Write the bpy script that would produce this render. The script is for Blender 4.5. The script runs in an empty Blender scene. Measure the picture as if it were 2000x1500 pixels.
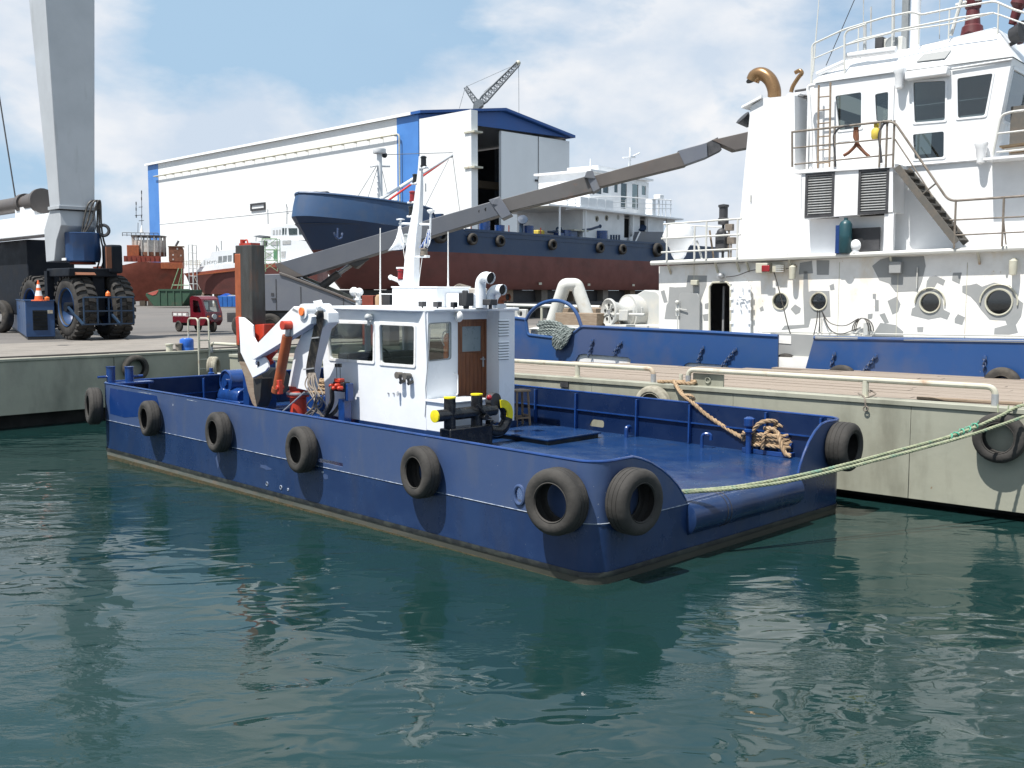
import bpy, bmesh, math, random
from mathutils import Vector, Matrix, Quaternion, geometry

random.seed(11)
rnd = random.Random(5)
SC = bpy.context.scene
COL = SC.collection
V = Vector

# ------------------------------------------------------------------ camera
CAM_H = 4.0
PITCH = math.atan(178 / 2000)
cam_d = bpy.data.cameras.new('camera')
cam = bpy.data.objects.new('camera', cam_d)
COL.objects.link(cam)
cam_d.sensor_width = 36.0
cam_d.lens = 36.0
cam_d.clip_start = 0.1
cam_d.clip_end = 6000
cam.location = (0, 0, CAM_H)
cam.rotation_euler = (math.pi / 2 - PITCH, 0, 0)
SC.camera = cam

# ------------------------------------------------------------------ sky and sun
SUN_EL = math.radians(64)
SUN_DIR = V((-0.75 * math.cos(SUN_EL), -0.661 * math.cos(SUN_EL), math.sin(SUN_EL))).normalized()   # towards the sun
SUN_ROT = math.atan2(-0.75, -0.661)
world = bpy.data.worlds.new('World')
SC.world = world
world.use_nodes = True
wn, wl = world.node_tree.nodes, world.node_tree.links
wn.clear()


def wnode(t, **k):
    n = wn.new(t)
    for a, b in k.items():
        setattr(n, a, b)
    return n


w_out = wnode('ShaderNodeOutputWorld')
w_bg = wnode('ShaderNodeBackground')
w_bg.inputs['Strength'].default_value = 0.084
w_sky = wnode('ShaderNodeTexSky', sky_type='NISHITA', sun_disc=False)
w_sky.sun_elevation = SUN_EL
w_sky.sun_rotation = SUN_ROT
w_sky.air_density = 1.0
w_sky.dust_density = 0.6
w_sky.ozone_density = 1.0
tc = wnode('ShaderNodeTexCoord')
mp = wnode('ShaderNodeMapping')
mp.inputs['Location'].default_value = (-7.3, -5.2, 0.5)
mp.inputs['Scale'].default_value = (1.0, 1.0, 1.7)
wl.new(tc.outputs['Generated'], mp.inputs[0])
def wnoise(sc, det, rough, dist=0.0):
    n = wnode('ShaderNodeTexNoise')
    n.inputs['Scale'].default_value = sc
    n.inputs['Detail'].default_value = det
    n.inputs['Roughness'].default_value = rough
    n.inputs['Distortion'].default_value = dist
    wl.new(mp.outputs[0], n.inputs['Vector'])
    return n.outputs['Fac']


def wramp(fac, p0, p1, c0, c1):
    r = wnode('ShaderNodeValToRGB')
    r.color_ramp.elements[0].position = p0; r.color_ramp.elements[0].color = (*c0, 1)
    r.color_ramp.elements[1].position = p1; r.color_ramp.elements[1].color = (*c1, 1)
    wl.new(fac, r.inputs[0])
    return r.outputs[0]


def wmix(fac, a, b):
    m = wnode('ShaderNodeMix', data_type='RGBA')
    wl.new(fac, m.inputs[0]); wl.new(a, m.inputs[6])
    if isinstance(b, tuple): m.inputs[7].default_value = (*b, 1)
    else: wl.new(b, m.inputs[7])
    return m.outputs[2]


# thin veil over the blue, then brighter heaped clouds with grey undersides
veil = wramp(wnoise(2.2, 4, .5), .35, .62, (.6,) * 3, (.95,) * 3)
puff = wramp(wnoise(3.2, 10, .55, .2), .45, .56, (0, 0, 0), (1, 1, 1))
ccol = wramp(wnoise(5.5, 8, .55), .40, .60, (4.5, 5.2, 6.1), (6.5, 6.6, 6.8))
c1_ = wmix(veil, w_sky.outputs[0], (3.0, 4.35, 5.75))
c2_ = wmix(puff, c1_, ccol)
wl.new(c2_, w_bg.inputs['Color'])
wl.new(w_bg.outputs[0], w_out.inputs[0])

sun_d = bpy.data.lights.new('sun', 'SUN')
sun_d.energy = 4.3
sun_d.angle = math.radians(0.53)
sun_d.color = (1.0, 0.96, 0.90)
sun = bpy.data.objects.new('sun', sun_d)
COL.objects.link(sun)
sun.rotation_euler = SUN_DIR.to_track_quat('Z', 'Y').to_euler()
sun.location = (-40, -40, 80)

SC.view_settings.view_transform = 'Standard'
SC.view_settings.look = 'None'
SC.view_settings.gamma = 1.0
SC.view_settings.use_curve_mapping = False
SC.view_settings.exposure = 0.75
SC.render.engine = 'CYCLES'
SC.cycles.max_bounces = 8
SC.cycles.transparent_max_bounces = 16
SC.cycles.caustics_reflective = False
SC.cycles.caustics_refractive = False


# ------------------------------------------------------------------ measuring helpers
def ray(px, py):
    c, s = math.cos(PITCH), math.sin(PITCH)
    x, y = (px - 1000) / 2000, (750 - py) / 2000
    return V((x, c + s * y, -s + c * y))


EYE = V((0, 0, CAM_H))


def onz(px, py, z):
    d = ray(px, py)
    return EYE + d * ((z - CAM_H) / d.z)


def aty(px, py, y):
    d = ray(px, py)
    return EYE + d * (y / d.y)


class Frame:
    """A local frame on the ground: x along, y away from the viewer, z up; b/a/z find where a line of sight meets a local plane."""
    def __init__(f, o, deg, tilt=0.0):
        f.m = Matrix.Translation((o[0], o[1], o[2] if len(o) > 2 else 0)) @ Matrix.Rotation(math.radians(deg), 4, 'Z') @ Matrix.Rotation(tilt, 4, 'Y')
        f.i = f.m.inverted()
        f.e = f.i @ EYE

    def ld(f, px, py):
        return f.i.to_3x3() @ ray(px, py)

    def _h(f, px, py, k, v):
        d = f.ld(px, py)
        return f.e + d * ((v - f.e[k]) / d[k])

    def a(f, px, py, v): return f._h(px, py, 0, v)
    def b(f, px, py, v): return f._h(px, py, 1, v)
    def z(f, px, py, v): return f._h(px, py, 2, v)
    def w(f, p): return f.m @ V(p)
    def l(f, p): return f.i @ V(p)


# ------------------------------------------------------------------ mesh helpers
def basis(ax):
    ax = V(ax).normalized()
    t = V((0, 0, 1)) if abs(ax.z) < 0.9 else V((1, 0, 0))
    u = t.cross(ax).normalized()
    return u, ax.cross(u).normalized(), ax


def inpoly(p, poly):
    r = False
    n = len(poly)
    for i in range(n):
        a, b = poly[i], poly[i - 1]
        if (a[1] > p[1]) != (b[1] > p[1]) and p[0] < (b[0] - a[0]) * (p[1] - a[1]) / (b[1] - a[1]) + a[0]:
            r = not r
    return r


def roundpoly(pts, r, n=4):
    out = []
    N = len(pts)
    for i in range(N):
        p, a, b = V(pts[i][:2]), V(pts[i - 1][:2]), V(pts[(i + 1) % N][:2])
        da, db = (a - p), (b - p)
        q = min(r, da.length * .45, db.length * .45)
        p0, p1 = p + da.normalized() * q, p + db.normalized() * q
        for k in range(n + 1):
            t = k / n
            out.append(tuple(p0 * (1 - t) ** 2 + p * 2 * t * (1 - t) + p1 * t * t))
    return out


def grow(pts, d):
    c = sum((V(p[:2]) for p in pts), V((0, 0))) / len(pts)
    out = []
    for p in pts:
        v = V(p[:2]) - c
        out.append(tuple(c + V((v.x + math.copysign(d, v.x) * min(1, abs(v.x) / .05), v.y + math.copysign(d, v.y) * min(1, abs(v.y) / .05)))))
    return out


def circ(c, r, n=20, ry=None):
    ry = r if ry is None else ry
    return [(c[0] + r * math.cos(2 * math.pi * k / n), c[1] + ry * math.sin(2 * math.pi * k / n)) for k in range(n)]


def spline(pts, n=8, closed=False):
    pts = [V(p) for p in pts]
    out = []
    N = len(pts)
    rng = range(N if closed else N - 1)
    for i in rng:
        p1, p2 = pts[i], pts[(i + 1) % N]
        p0 = pts[i - 1] if (i > 0 or closed) else p1 * 2 - p2
        p3 = pts[(i + 2) % N] if (i + 2 < N or closed) else p2 * 2 - p1
        for k in range(n):
            t = k / n
            out.append(0.5 * ((2 * p1) + (p2 - p0) * t + (2 * p0 - 5 * p1 + 4 * p2 - p3) * t * t + (3 * p1 - p0 - 3 * p2 + p3) * t ** 3))
    if not closed:
        out.append(pts[-1])
    return out


def fillet(pts, r, n=5):
    """a polyline with its inner corners rounded, for bent pipes"""
    pts = [V(p) for p in pts]
    out = [pts[0]]
    for i in range(1, len(pts) - 1):
        p, a, b = pts[i], pts[i - 1], pts[i + 1]
        q = min(r, (a - p).length * .48, (b - p).length * .48)
        p0, p1 = p + (a - p).normalized() * q, p + (b - p).normalized() * q
        for k in range(n + 1):
            t = k / n
            out.append(p0 * (1 - t) ** 2 + p * 2 * t * (1 - t) + p1 * t * t)
    out.append(pts[-1])
    return out


class MB:
    def __init__(s):
        s.v, s.f = [], []

    def add(s, vs, fs):
        o = len(s.v)
        s.v += [tuple(p) for p in vs]
        s.f += [tuple(i + o for i in f) for f in fs]
        return s

    def box(s, x0, x1, y0, y1, z0, z1):
        return s.add([(x, y, z) for z in (z0, z1) for y in (y0, y1) for x in (x0, x1)],
                     [(0, 2, 3, 1), (4, 5, 7, 6), (0, 1, 5, 4), (2, 6, 7, 3), (0, 4, 6, 2), (1, 3, 7, 5)])

    def obox(s, c, ex, ey, ez):
        c, ex, ey, ez = V(c), V(ex), V(ey), V(ez)
        return s.add([c + ex * a + ey * b + ez * d for d in (-1, 1) for b in (-1, 1) for a in (-1, 1)],
                     [(0, 2, 3, 1), (4, 5, 7, 6), (0, 1, 5, 4), (2, 6, 7, 3), (0, 4, 6, 2), (1, 3, 7, 5)])

    def beam(s, p0, p1, w, h, up=(0, 0, 1)):
        p0, p1 = V(p0), V(p1)
        d = p1 - p0
        x = d.normalized()
        y = V(up).cross(x)
        y = y.normalized() if y.length > 1e-4 else V((1, 0, 0))
        z = x.cross(y)
        return s.obox((p0 + p1) / 2, d / 2, y * w / 2, z * h / 2)

    def prism(s, pts, vec):
        n = len(pts)
        vec = V(vec)
        a = [V(p) for p in pts]
        return s.add(a + [p + vec for p in a], [tuple(range(n)), tuple(range(2 * n - 1, n - 1, -1))] + [(i, i + n, (i + 1) % n + n, (i + 1) % n) for i in range(n)])

    def loft(s, rings, closed=True, caps=True):
        n = len(rings[0])
        vs = [p for r in rings for p in r]
        fs = []
        for k in range(len(rings) - 1):
            for i in range(n if closed else n - 1):
                j = (i + 1) % n
                fs.append((k * n + i, k * n + j, (k + 1) * n + j, (k + 1) * n + i))
        if caps and closed:
            fs.append(tuple(range(n - 1, -1, -1)))
            fs.append(tuple(range((len(rings) - 1) * n, len(rings) * n)))
        return s.add(vs, fs)

    def cyl(s, p0, p1, r0, r1=None, n=14, caps=True):
        r1 = r0 if r1 is None else r1
        p0, p1 = V(p0), V(p1)
        u, w, _ = basis(p1 - p0)
        ring = lambda p, r: [p + u * (r * math.cos(2 * math.pi * k / n)) + w * (r * math.sin(2 * math.pi * k / n)) for k in range(n)]
        return s.loft([ring(p0, r0), ring(p1, r1)], True, caps)

    def tube(s, pts, r, n=8, closed=False, caps=True):
        pts = [V(p) for p in pts]
        N = len(pts)
        rr = r if isinstance(r, (list, tuple)) else [r] * N
        rings = []
        u = None
        for i in range(N):
            a = pts[i - 1] if (i > 0 or closed) else pts[i]
            b = pts[(i + 1) % N] if (i < N - 1 or closed) else pts[i]
            t = (b - a)
            t = t.normalized() if t.length > 1e-9 else V((0, 0, 1))
            if u is None:
                u = basis(t)[0]
            else:
                u = u - t * u.dot(t)
                u = u.normalized() if u.length > 1e-6 else basis(t)[0]
            w = t.cross(u)
            rings.append([pts[i] + u * (rr[i] * math.cos(2 * math.pi * k / n)) + w * (rr[i] * math.sin(2 * math.pi * k / n)) for k in range(n)])
        if closed:
            rings.append(rings[0])
        return s.loft(rings, True, caps and not closed)

    def rope(s, pts, r, pitch=None, n=6, step=None):
        """three twisted strands"""
        pts = [V(p) for p in pts]
        pitch = pitch or r * 7
        L = [0]
        for i in range(1, len(pts)):
            L.append(L[-1] + (pts[i] - pts[i - 1]).length)
        step = step or pitch / 7
        m = max(4, int(L[-1] / step))
        fine = []
        j = 0
        for k in range(m + 1):
            d = L[-1] * k / m
            while j < len(L) - 2 and L[j + 1] < d:
                j += 1
            t = (d - L[j]) / max(1e-9, L[j + 1] - L[j])
            fine.append((pts[j].lerp(pts[j + 1], t), d))
        for st in range(3):
            path = []
            u = None
            for i, (p, d) in enumerate(fine):
                t = (fine[min(i + 1, m)][0] - fine[max(i - 1, 0)][0]).normalized()
                u = basis(t)[0] if u is None else (u - t * u.dot(t)).normalized()
                w = t.cross(u)
                a = 2 * math.pi * (d / pitch + st / 3)
                path.append(p + (u * math.cos(a) + w * math.sin(a)) * r * .5)
            s.tube(path, r * .56, n)
        return s

    def lathe(s, prof, o=(0, 0, 0), ax=(0, 0, 1), n=24, closed=False):
        """prof: (radius, height along ax)"""
        o = V(o)
        u, w, a = basis(ax)
        m = len(prof)
        vs = [o + (u * math.cos(2 * math.pi * k / n) + w * math.sin(2 * math.pi * k / n)) * r + a * h for k in range(n) for r, h in prof]
        fs = []
        for k in range(n):
            q = (k + 1) % n
            for i in range(m if closed else m - 1):
                j = (i + 1) % m
                fs.append((k * m + i, q * m + i, q * m + j, k * m + j))
        return s.add(vs, fs)

    def ball(s, c, r, n=12, m=8, sc=(1, 1, 1)):
        c = V(c)
        prof = [(max(1e-4, r * math.sin(math.pi * i / m)), -r * math.cos(math.pi * i / m)) for i in range(m + 1)]
        o = len(s.v)
        s.lathe(prof, (0, 0, 0), (0, 0, 1), n)
        for i in range(o, len(s.v)):
            p = s.v[i]
            s.v[i] = (c.x + p[0] * sc[0], c.y + p[1] * sc[1], c.z + p[2] * sc[2])
        return s

    def torus(s, c, ax, R_, r, n=24, m=8, sx=1.0):
        u, w, a = basis(ax)
        return s.tube([V(c) + u * (R_ * sx * math.cos(2 * math.pi * k / n)) + w * (R_ * math.sin(2 * math.pi * k / n)) for k in range(n)], r, m, True)

    def plate(s, outer, holes, fn, t):
        """flat plate with holes; fn(u, v, w) places it, thickness from w = 0 to t"""
        loops = [outer] + list(holes)
        vs, es = [], []
        for lp in loops:
            o = len(vs)
            vs += [V(p[:2]) for p in lp]
            es += [(o + i, o + (i + 1) % len(lp)) for i in range(len(lp))]
        rv, _, rf, _, _, _ = geometry.delaunay_2d_cdt(vs, es, [], 0, 1e-5)
        keep = []
        for f in rf:
            c = sum((rv[i] for i in f), V((0, 0))) / len(f)
            if inpoly(c, outer) and not any(inpoly(c, h) for h in holes):
                keep.append(tuple(f))
        n = len(rv)
        edges = {}
        for f in keep:
            for i in range(len(f)):
                a, b = f[i], f[(i + 1) % len(f)]
                edges[(a, b)] = edges.get((a, b), 0) + 1
        side = [(a, b, b + n, a + n) for (a, b) in edges if (b, a) not in edges]
        return s.add([fn(p.x, p.y, 0) for p in rv] + [fn(p.x, p.y, t) for p in rv],
                     [f[::-1] for f in keep] + [tuple(i + n for i in f) for f in keep] + side)

    def build(s, name, mat, parent=None, smooth=35, bevel=None, norm=True, loc=None, rot=None):
        me = bpy.data.meshes.new(name)
        me.from_pydata(s.v, [], s.f)
        if norm:
            bm = bmesh.new(); bm.from_mesh(me)
            bmesh.ops.recalc_face_normals(bm, faces=bm.faces)
            bm.to_mesh(me); bm.free()
        if smooth:
            me.polygons.foreach_set('use_smooth', [True] * len(me.polygons))
            me.set_sharp_from_angle(angle=math.radians(smooth))
        me.materials.append(M[mat] if isinstance(mat, str) else mat)
        o = bpy.data.objects.new(name, me)
        COL.objects.link(o)
        if parent is not None:
            o.parent = parent
        if loc is not None:
            o.location = loc
        if rot is not None:
            o.rotation_euler = rot
        if bevel:
            b = o.modifiers.new('bevel', 'BEVEL')
            b.width = bevel; b.segments = 2; b.limit_method = 'ANGLE'; b.angle_limit = math.radians(40)
        return o


def tag(o, label, cat, group=None, kind=None):
    o['label'] = label
    o['category'] = cat
    if group:
        o['group'] = group
    if kind:
        o['kind'] = kind
    return o


def thing(name, label, cat, frame=None, loc=(0, 0, 0), rotz=0.0, group=None):
    o = bpy.data.objects.new(name, None)
    o.empty_display_size = .3
    COL.objects.link(o)
    if frame is not None:
        o.matrix_world = frame.m
    else:
        o.location = loc
        o.rotation_euler = (0, 0, rotz)
    return tag(o, label, cat, group)


def setting(o, kind='structure'):
    o['kind'] = kind
    return o


def dup(o, parent=None, loc=None, rot=None):
    c = o.copy()
    COL.objects.link(c)
    if parent is not None:
        c.parent = parent
    if loc is not None:
        c.location = loc
    if rot is not None:
        c.rotation_euler = rot
    return c


def dup_tree(o, parent=None):
    c = dup(o, parent)
    for ch in list(o.children):
        dup_tree(ch, c)
    return c


def Tm(fr, p):
    """a world point -> local of frame, as a tuple"""
    return fr.i @ V(p)


# ------------------------------------------------------------------ materials
M = {}


def S(r, g, b):
    f = lambda c: (c / 255 / 12.92) if c / 255 <= .04045 else ((c / 255 + .055) / 1.055) ** 2.4
    return (f(r), f(g), f(b), 1)


def mat(name, col, rough=.5, col2=None, scale=2.0, lo=.45, hi=.65, stretch=(1, 1, 1), grime=None, gscale=.6, glo=.5, ghi=.75,
        gstretch=(1, 1, 1), speck=None, sscale=40, slo=.68, bump=0.0, bscale=25, metal=0.0, spec=.5, coat=0.0, rvar=.12, amount=1.0, bstretch=(1, 1, 1)):
    m = bpy.data.materials.new(name)
    m.use_nodes = True
    nt = m.node_tree
    N, L = nt.nodes, nt.links
    bs = N['Principled BSDF']
    c4 = lambda c: tuple(c) if len(c) == 4 else (*c, 1)
    col = c4(col)
    col2 = c4(col2) if col2 else tuple(min(1, x * .78) for x in col[:3]) + (1,)
    t = N.new('ShaderNodeTexCoord')

    def noise(sc, st, det=5):
        mp_ = N.new('ShaderNodeMapping')
        mp_.inputs['Scale'].default_value = st
        L.new(t.outputs['Object'], mp_.inputs[0])
        n = N.new('ShaderNodeTexNoise')
        n.inputs['Scale'].default_value = sc
        n.inputs['Detail'].default_value = det
        n.inputs['Roughness'].default_value = .6
        L.new(mp_.outputs[0], n.inputs['Vector'])
        return n.outputs['Fac']

    def ramp(fac, lo_, hi_):
        r = N.new('ShaderNodeMapRange')
        r.inputs[1].default_value = lo_; r.inputs[2].default_value = hi_
        L.new(fac, r.inputs[0])
        return r.outputs[0]

    def mixc(fac, a, b):
        x = N.new('ShaderNodeMix'); x.data_type = 'RGBA'
        L.new(fac, x.inputs[0])
        if isinstance(a, tuple): x.inputs[6].default_value = a
        else: L.new(a, x.inputs[6])
        if isinstance(b, tuple): x.inputs[7].default_value = b
        else: L.new(b, x.inputs[7])
        return x.outputs[2]

    n0 = noise(scale, stretch)
    c = mixc(ramp(n0, lo, hi), col, col2)
    if grime:
        c = mixc(ramp(noise(gscale, gstretch, 7), glo, ghi), c, c4(grime))
    if speck:
        c = mixc(ramp(noise(sscale, (1, 1, 1), 2), slo, slo + .04), c, c4(speck))
    L.new(c, bs.inputs['Base Color'])
    rr = N.new('ShaderNodeMapRange')
    rr.inputs[1].default_value = .3; rr.inputs[2].default_value = .7
    rr.inputs[3].default_value = max(.02, rough - rvar); rr.inputs[4].default_value = min(1, rough + rvar)
    L.new(n0, rr.inputs[0]); L.new(rr.outputs[0], bs.inputs['Roughness'])
    bs.inputs['Metallic'].default_value = metal
    bs.inputs['Specular IOR Level'].default_value = spec
    bs.inputs['Coat Weight'].default_value = coat
    if bump:
        b = N.new('ShaderNodeBump')
        b.inputs['Strength'].default_value = 1.0
        b.inputs['Distance'].default_value = bump
        L.new(noise(bscale, bstretch, 4), b.inputs['Height'])
        L.new(b.outputs[0], bs.inputs['Normal'])
    M[name] = m
    return m


mat('white_paint', (.80, .81, .82), .38, (.72, .73, .74), 1.2, .4, .7, grime=(.55, .50, .42), gscale=.9, gstretch=(2.5, 2.5, .35), glo=.62, ghi=.9, bump=.004, bscale=3)
mat('cabin_white', (.80, .82, .84), .33, (.74, .76, .78), 1.6, .4, .7, grime=(.50, .44, .36), gscale=1.6, gstretch=(4, 4, .5), glo=.68, ghi=.95, bump=.003, bscale=5)
mat('fitting_white', (.78, .78, .77), .4, (.62, .6, .56), 8, .5, .75)
mat('primed_white', (.81, .80, .775), .6, (.73, .72, .69), 2.2, .4, .65, grime=(.60, .47, .28), gscale=1.1, gstretch=(1, 1, .6), glo=.56, ghi=.84, speck=(.55, .45, .33), sscale=9, slo=.72, bump=.006, bscale=4)
mat('primer_grey', (.27, .28, .28), .75, (.305, .31, .31), 1.5, .4, .7)
mat('grey_paint', (.44, .45, .44), .55, (.52, .50, .45), 2, .45, .7, grime=(.45, .33, .2), gscale=1.5, glo=.62, ghi=.85)
mat('hull_blue', (.010, .028, .090), .26, (.015, .038, .108), 1.1, .4, .65, grime=(.022, .034, .075), gscale=.9, gstretch=(1.5, 1.5, .5), glo=.5, ghi=.8, speck=(.25, .28, .33), sscale=28, slo=.735, bump=.008, bscale=1.6, rvar=.08)
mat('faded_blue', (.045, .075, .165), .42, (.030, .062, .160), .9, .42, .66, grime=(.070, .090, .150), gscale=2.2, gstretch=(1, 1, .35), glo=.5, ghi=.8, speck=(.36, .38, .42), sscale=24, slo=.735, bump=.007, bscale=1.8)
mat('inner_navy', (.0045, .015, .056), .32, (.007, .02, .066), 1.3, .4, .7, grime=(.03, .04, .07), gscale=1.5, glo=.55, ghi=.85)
mat('fresh_blue', (.008, .035, .150), .2, (.012, .042, .16), 3)
mat('deck_blue', (.009, .035, .115), .20, (.015, .042, .11), 1.1, .42, .68, grime=(.03, .042, .072), gscale=2.4, glo=.55, ghi=.82, speck=(.2, .2, .22), sscale=16, slo=.70, bump=.006, bscale=2.5, rvar=.12)
mat('gear_blue', (.012, .050, .200), .22, (.008, .03, .11), 4, .4, .7, coat=.3)
mat('tug_blue', (.018, .066, .205), .38, (.024, .070, .19), .6, .45, .6, grime=(.052, .080, .175), gscale=.33, glo=.48, ghi=.60, speck=(.5, .5, .5), sscale=12, slo=.76, bump=.006, bscale=1.5)
mat('chain_blue', (.02, .05, .14), .5, (.12, .13, .16), 14, .5, .6)
mat('boot_grey', (.135, .14, .125), .6, (.075, .085, .07), 3, .35, .65, stretch=(.4, .4, 3), grime=(.18, .13, .09), gscale=2.2, glo=.5, ghi=.75)
mat('weed_brown', (.085, .062, .030), .8, (.045, .050, .020), 6, .35, .65, grime=(.16, .09, .04), gscale=3, bump=.02, bscale=14)
mat('black_line', (.012, .014, .016), .5, (.03, .035, .03), 5)
mat('weld_line', (.33, .37, .44), .5, (.08, .12, .22), 9, .42, .6)
mat('rubber', (.034, .032, .030), .78, (.058, .053, .048), 4, .4, .68, grime=(.12, .105, .085), gscale=2.5, glo=.52, ghi=.8, bump=.004, bscale=22, spec=.3)
mat('rubber_pale', (.36, .34, .27), .8, (.22, .2, .16), 5, .4, .65, bump=.004, bscale=22, spec=.3)
mat('rubber_dirty', (.036, .034, .032), .8, (.062, .058, .054), 3, .4, .7, bump=.006, bscale=16, spec=.25)
mat('black_paint', (.012, .012, .013), .25, (.022, .022, .022), 6, bump=.003, bscale=18)
mat('yellow_paint', (.80, .68, .015), .4, (.7, .56, .02), 8)
mat('wood_door', (.19, .062, .020), .38, (.11, .034, .012), 5, .35, .7, stretch=(7, 7, .5), grime=(.26, .1, .035), gscale=3, gstretch=(6, 6, .4), bump=.001)
mat('stool_wood', (.27, .19, .12), .7, (.2, .14, .09), 6, stretch=(4, 4, .6))
mat('old_wood', (.22, .16, .11), .8, (.30, .24, .18), 3, .4, .7, stretch=(1, 6, 6), bump=.004)
mat('red_paint', (.50, .045, .020), .42, (.36, .035, .02), 4, .4, .7, grime=(.2, .06, .03), gscale=3, glo=.58, ghi=.85)
mat('orange_rust', (.34, .085, .026), .55, (.22, .058, .022), 3, .4, .7, grime=(.14, .06, .035), gscale=2, gstretch=(1, 1, .4), glo=.55, ghi=.85)
mat('greasy_steel', (.060, .060, .056), .42, (.040, .036, .030), 3, .4, .7, stretch=(2, 2, .4), grime=(.12, .055, .03), gscale=2.2, gstretch=(2, 2, .5), glo=.55, ghi=.8, metal=.3, bump=.004)
mat('rusty_red', (.24, .040, .022), .6, (.15, .035, .02), 3, .4, .7)
mat('rust_brown', (.19, .075, .038), .8, (.12, .05, .03), 2, .4, .7, bump=.005)
mat('red_lead', (.24, .060, .035), .75, (.19, .05, .03), 1.0, .4, .65, grime=(.11, .05, .035), gscale=.4, glo=.55, ghi=.8)
mat('ship_red', (.145, .045, .038), .65, (.12, .04, .034), .5, .42, .62, grime=(.085, .034, .030), gscale=.35, gstretch=(1, 1, 2.5), glo=.5, ghi=.8, bump=.02, bscale=.7)
mat('ship_blue', (.012, .034, .085), .42, (.016, .042, .10), .5, .4, .7, grime=(.030, .045, .075), gscale=.8, gstretch=(1, 1, .5), glo=.55, ghi=.85, bump=.02, bscale=.7)
mat('ship_bow_blue', (.030, .075, .165), .5, (.025, .065, .15), .5, .4, .7, grime=(.05, .08, .14), gscale=.9, glo=.5, ghi=.8, bump=.02, bscale=.6)
mat('pontoon_steel', (.325, .325, .262), .55, (.285, .29, .235), .9, .4, .65, grime=(.155, .15, .115), gscale=.75, gstretch=(1.6, 1, .55), glo=.49, ghi=.80, speck=(.2, .12, .06), sscale=4, slo=.735, bump=.012, bscale=1.2)
mat('quay_steel', (.35, .345, .275), .6, (.30, .305, .245), .8, .4, .65, grime=(.16, .165, .135), gscale=.6, gstretch=(1.6, 1, .6), glo=.48, ghi=.8, bump=.012, bscale=1.2)
mat('rail_paint', (.50, .49, .40), .5, (.44, .42, .34), 4, .4, .7, grime=(.33, .2, .12), gscale=1.6, glo=.56, ghi=.72)
mat('galvanised', (.42, .43, .44), .45, (.34, .35, .36), 6, metal=.5)
mat('deck_plank', (.285, .235, .19), .85, (.235, .195, .16), 1.4, .35, .7, stretch=(.35, 4, 4), grime=(.22, .18, .145), gscale=1.2, gstretch=(.25, 3, 3), glo=.52, ghi=.8, bump=.006, bscale=9, bstretch=(.3, 3, 3))
mat('concrete', (.225, .203, .178), .88, (.185, .168, .15), .7, .4, .7, grime=(.13, .118, .105), gscale=.45, gstretch=(1, 1, 1), glo=.48, ghi=.78, bump=.006, bscale=8)
mat('asphalt', (.115, .107, .10), .9, (.142, .13, .12), .25, .4, .65, grime=(.07, .066, .063), gscale=.12, glo=.52, ghi=.75, bump=.006, bscale=10)
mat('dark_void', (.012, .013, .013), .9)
mat('dark_grey', (.035, .036, .04), .6, (.055, .055, .06), 4)
mat('crane_grey', (.118, .128, .155), .5, (.135, .145, .165), .8, .4, .65, grime=(.16, .15, .145), gscale=.8, glo=.55, ghi=.85, speck=(.45, .45, .46), sscale=9, slo=.755)
mat('boom_grey', (.092, .101, .122), .5, (.105, .113, .132), .8, .4, .65, grime=(.10, .105, .115), gscale=.5, glo=.55, ghi=.85)
mat('boom_rusty', (.105, .10, .10), .55, (.085, .08, .078), 1.0, .4, .65, grime=(.24, .085, .030), gscale=.8, gstretch=(.6, 1, 1), glo=.52, ghi=.72)
mat('boom_brown', (.088, .077, .072), .55, (.105, .093, .086), 1.0, .4, .65, grime=(.12, .07, .045), gscale=.7, glo=.55, ghi=.8)
mat('lift_grey', (.41, .435, .46), .5, (.36, .385, .41), .5, .4, .65, grime=(.24, .25, .25), gscale=.8, gstretch=(2, 2, .25), glo=.58, ghi=.85)
mat('lift_blue', (.018, .055, .145), .4, (.022, .065, .17), 1.2, .4, .7, grime=(.06, .06, .065), gscale=1.3, glo=.55, ghi=.85)
mat('lift_dark', (.009, .012, .018), .6, (.018, .020, .024), 1.5, spec=.15)
mat('lift_rail', (.012, .035, .075), .5)
mat('hangar_white', (.78, .79, .79), .55, (.74, .75, .75), .15, .4, .7, grime=(.66, .66, .64), gscale=.2, gstretch=(1, 1, .2), glo=.55, ghi=.9)
mat('hangar_grey', (.84, .86, .87), .6, (.80, .82, .83), .15)
mat('hangar_blue', (.070, .22, .56), .45, (.06, .19, .50), .2)
mat('hangar_navy', (.018, .085, .30), .45, (.02, .095, .32), .2)
mat('crimson', (.13, .009, .017), .3, (.10, .009, .016), 2, coat=.4, grime=(.16, .05, .04), gscale=2, glo=.6, ghi=.9)
mat('skip_green', (.03, .078, .045), .6, (.025, .06, .04), 1.2, .4, .7, grime=(.10, .08, .05), gscale=1, glo=.55, ghi=.8)
mat('skip_blue', (.02, .13, .42), .5, (.015, .09, .33), 1.2)
mat('scaffold_green', (.20, .32, .18), .6, (.16, .26, .15), 2)
mat('sheet_green', (.10, .26, .14), .7, (.08, .2, .11), 1)
mat('brick_red', (.42, .10, .08), .7, (.35, .08, .06), 1)
mat('exhaust_brown', (.27, .16, .075), .3, (.20, .11, .05), 4, .4, .7, metal=.55)
mat('soot', (.02, .018, .017), .8)
mat('rope_tan', (.36, .255, .155), .9, (.25, .165, .095), 12, .4, .65)
mat('rope_pale', (.31, .325, .215), .9, (.20, .235, .15), 9, .4, .65, grime=(.12, .26, .2), gscale=3, glo=.56, ghi=.7)
mat('old_white', (.60, .60, .57), .45, (.54, .54, .50), 3, .4, .7, grime=(.45, .38, .28), gscale=1.5, glo=.66, ghi=.9)
mat('rope_grey', (.22, .25, .24), .9, (.11, .135, .13), 10, .4, .6)
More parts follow.
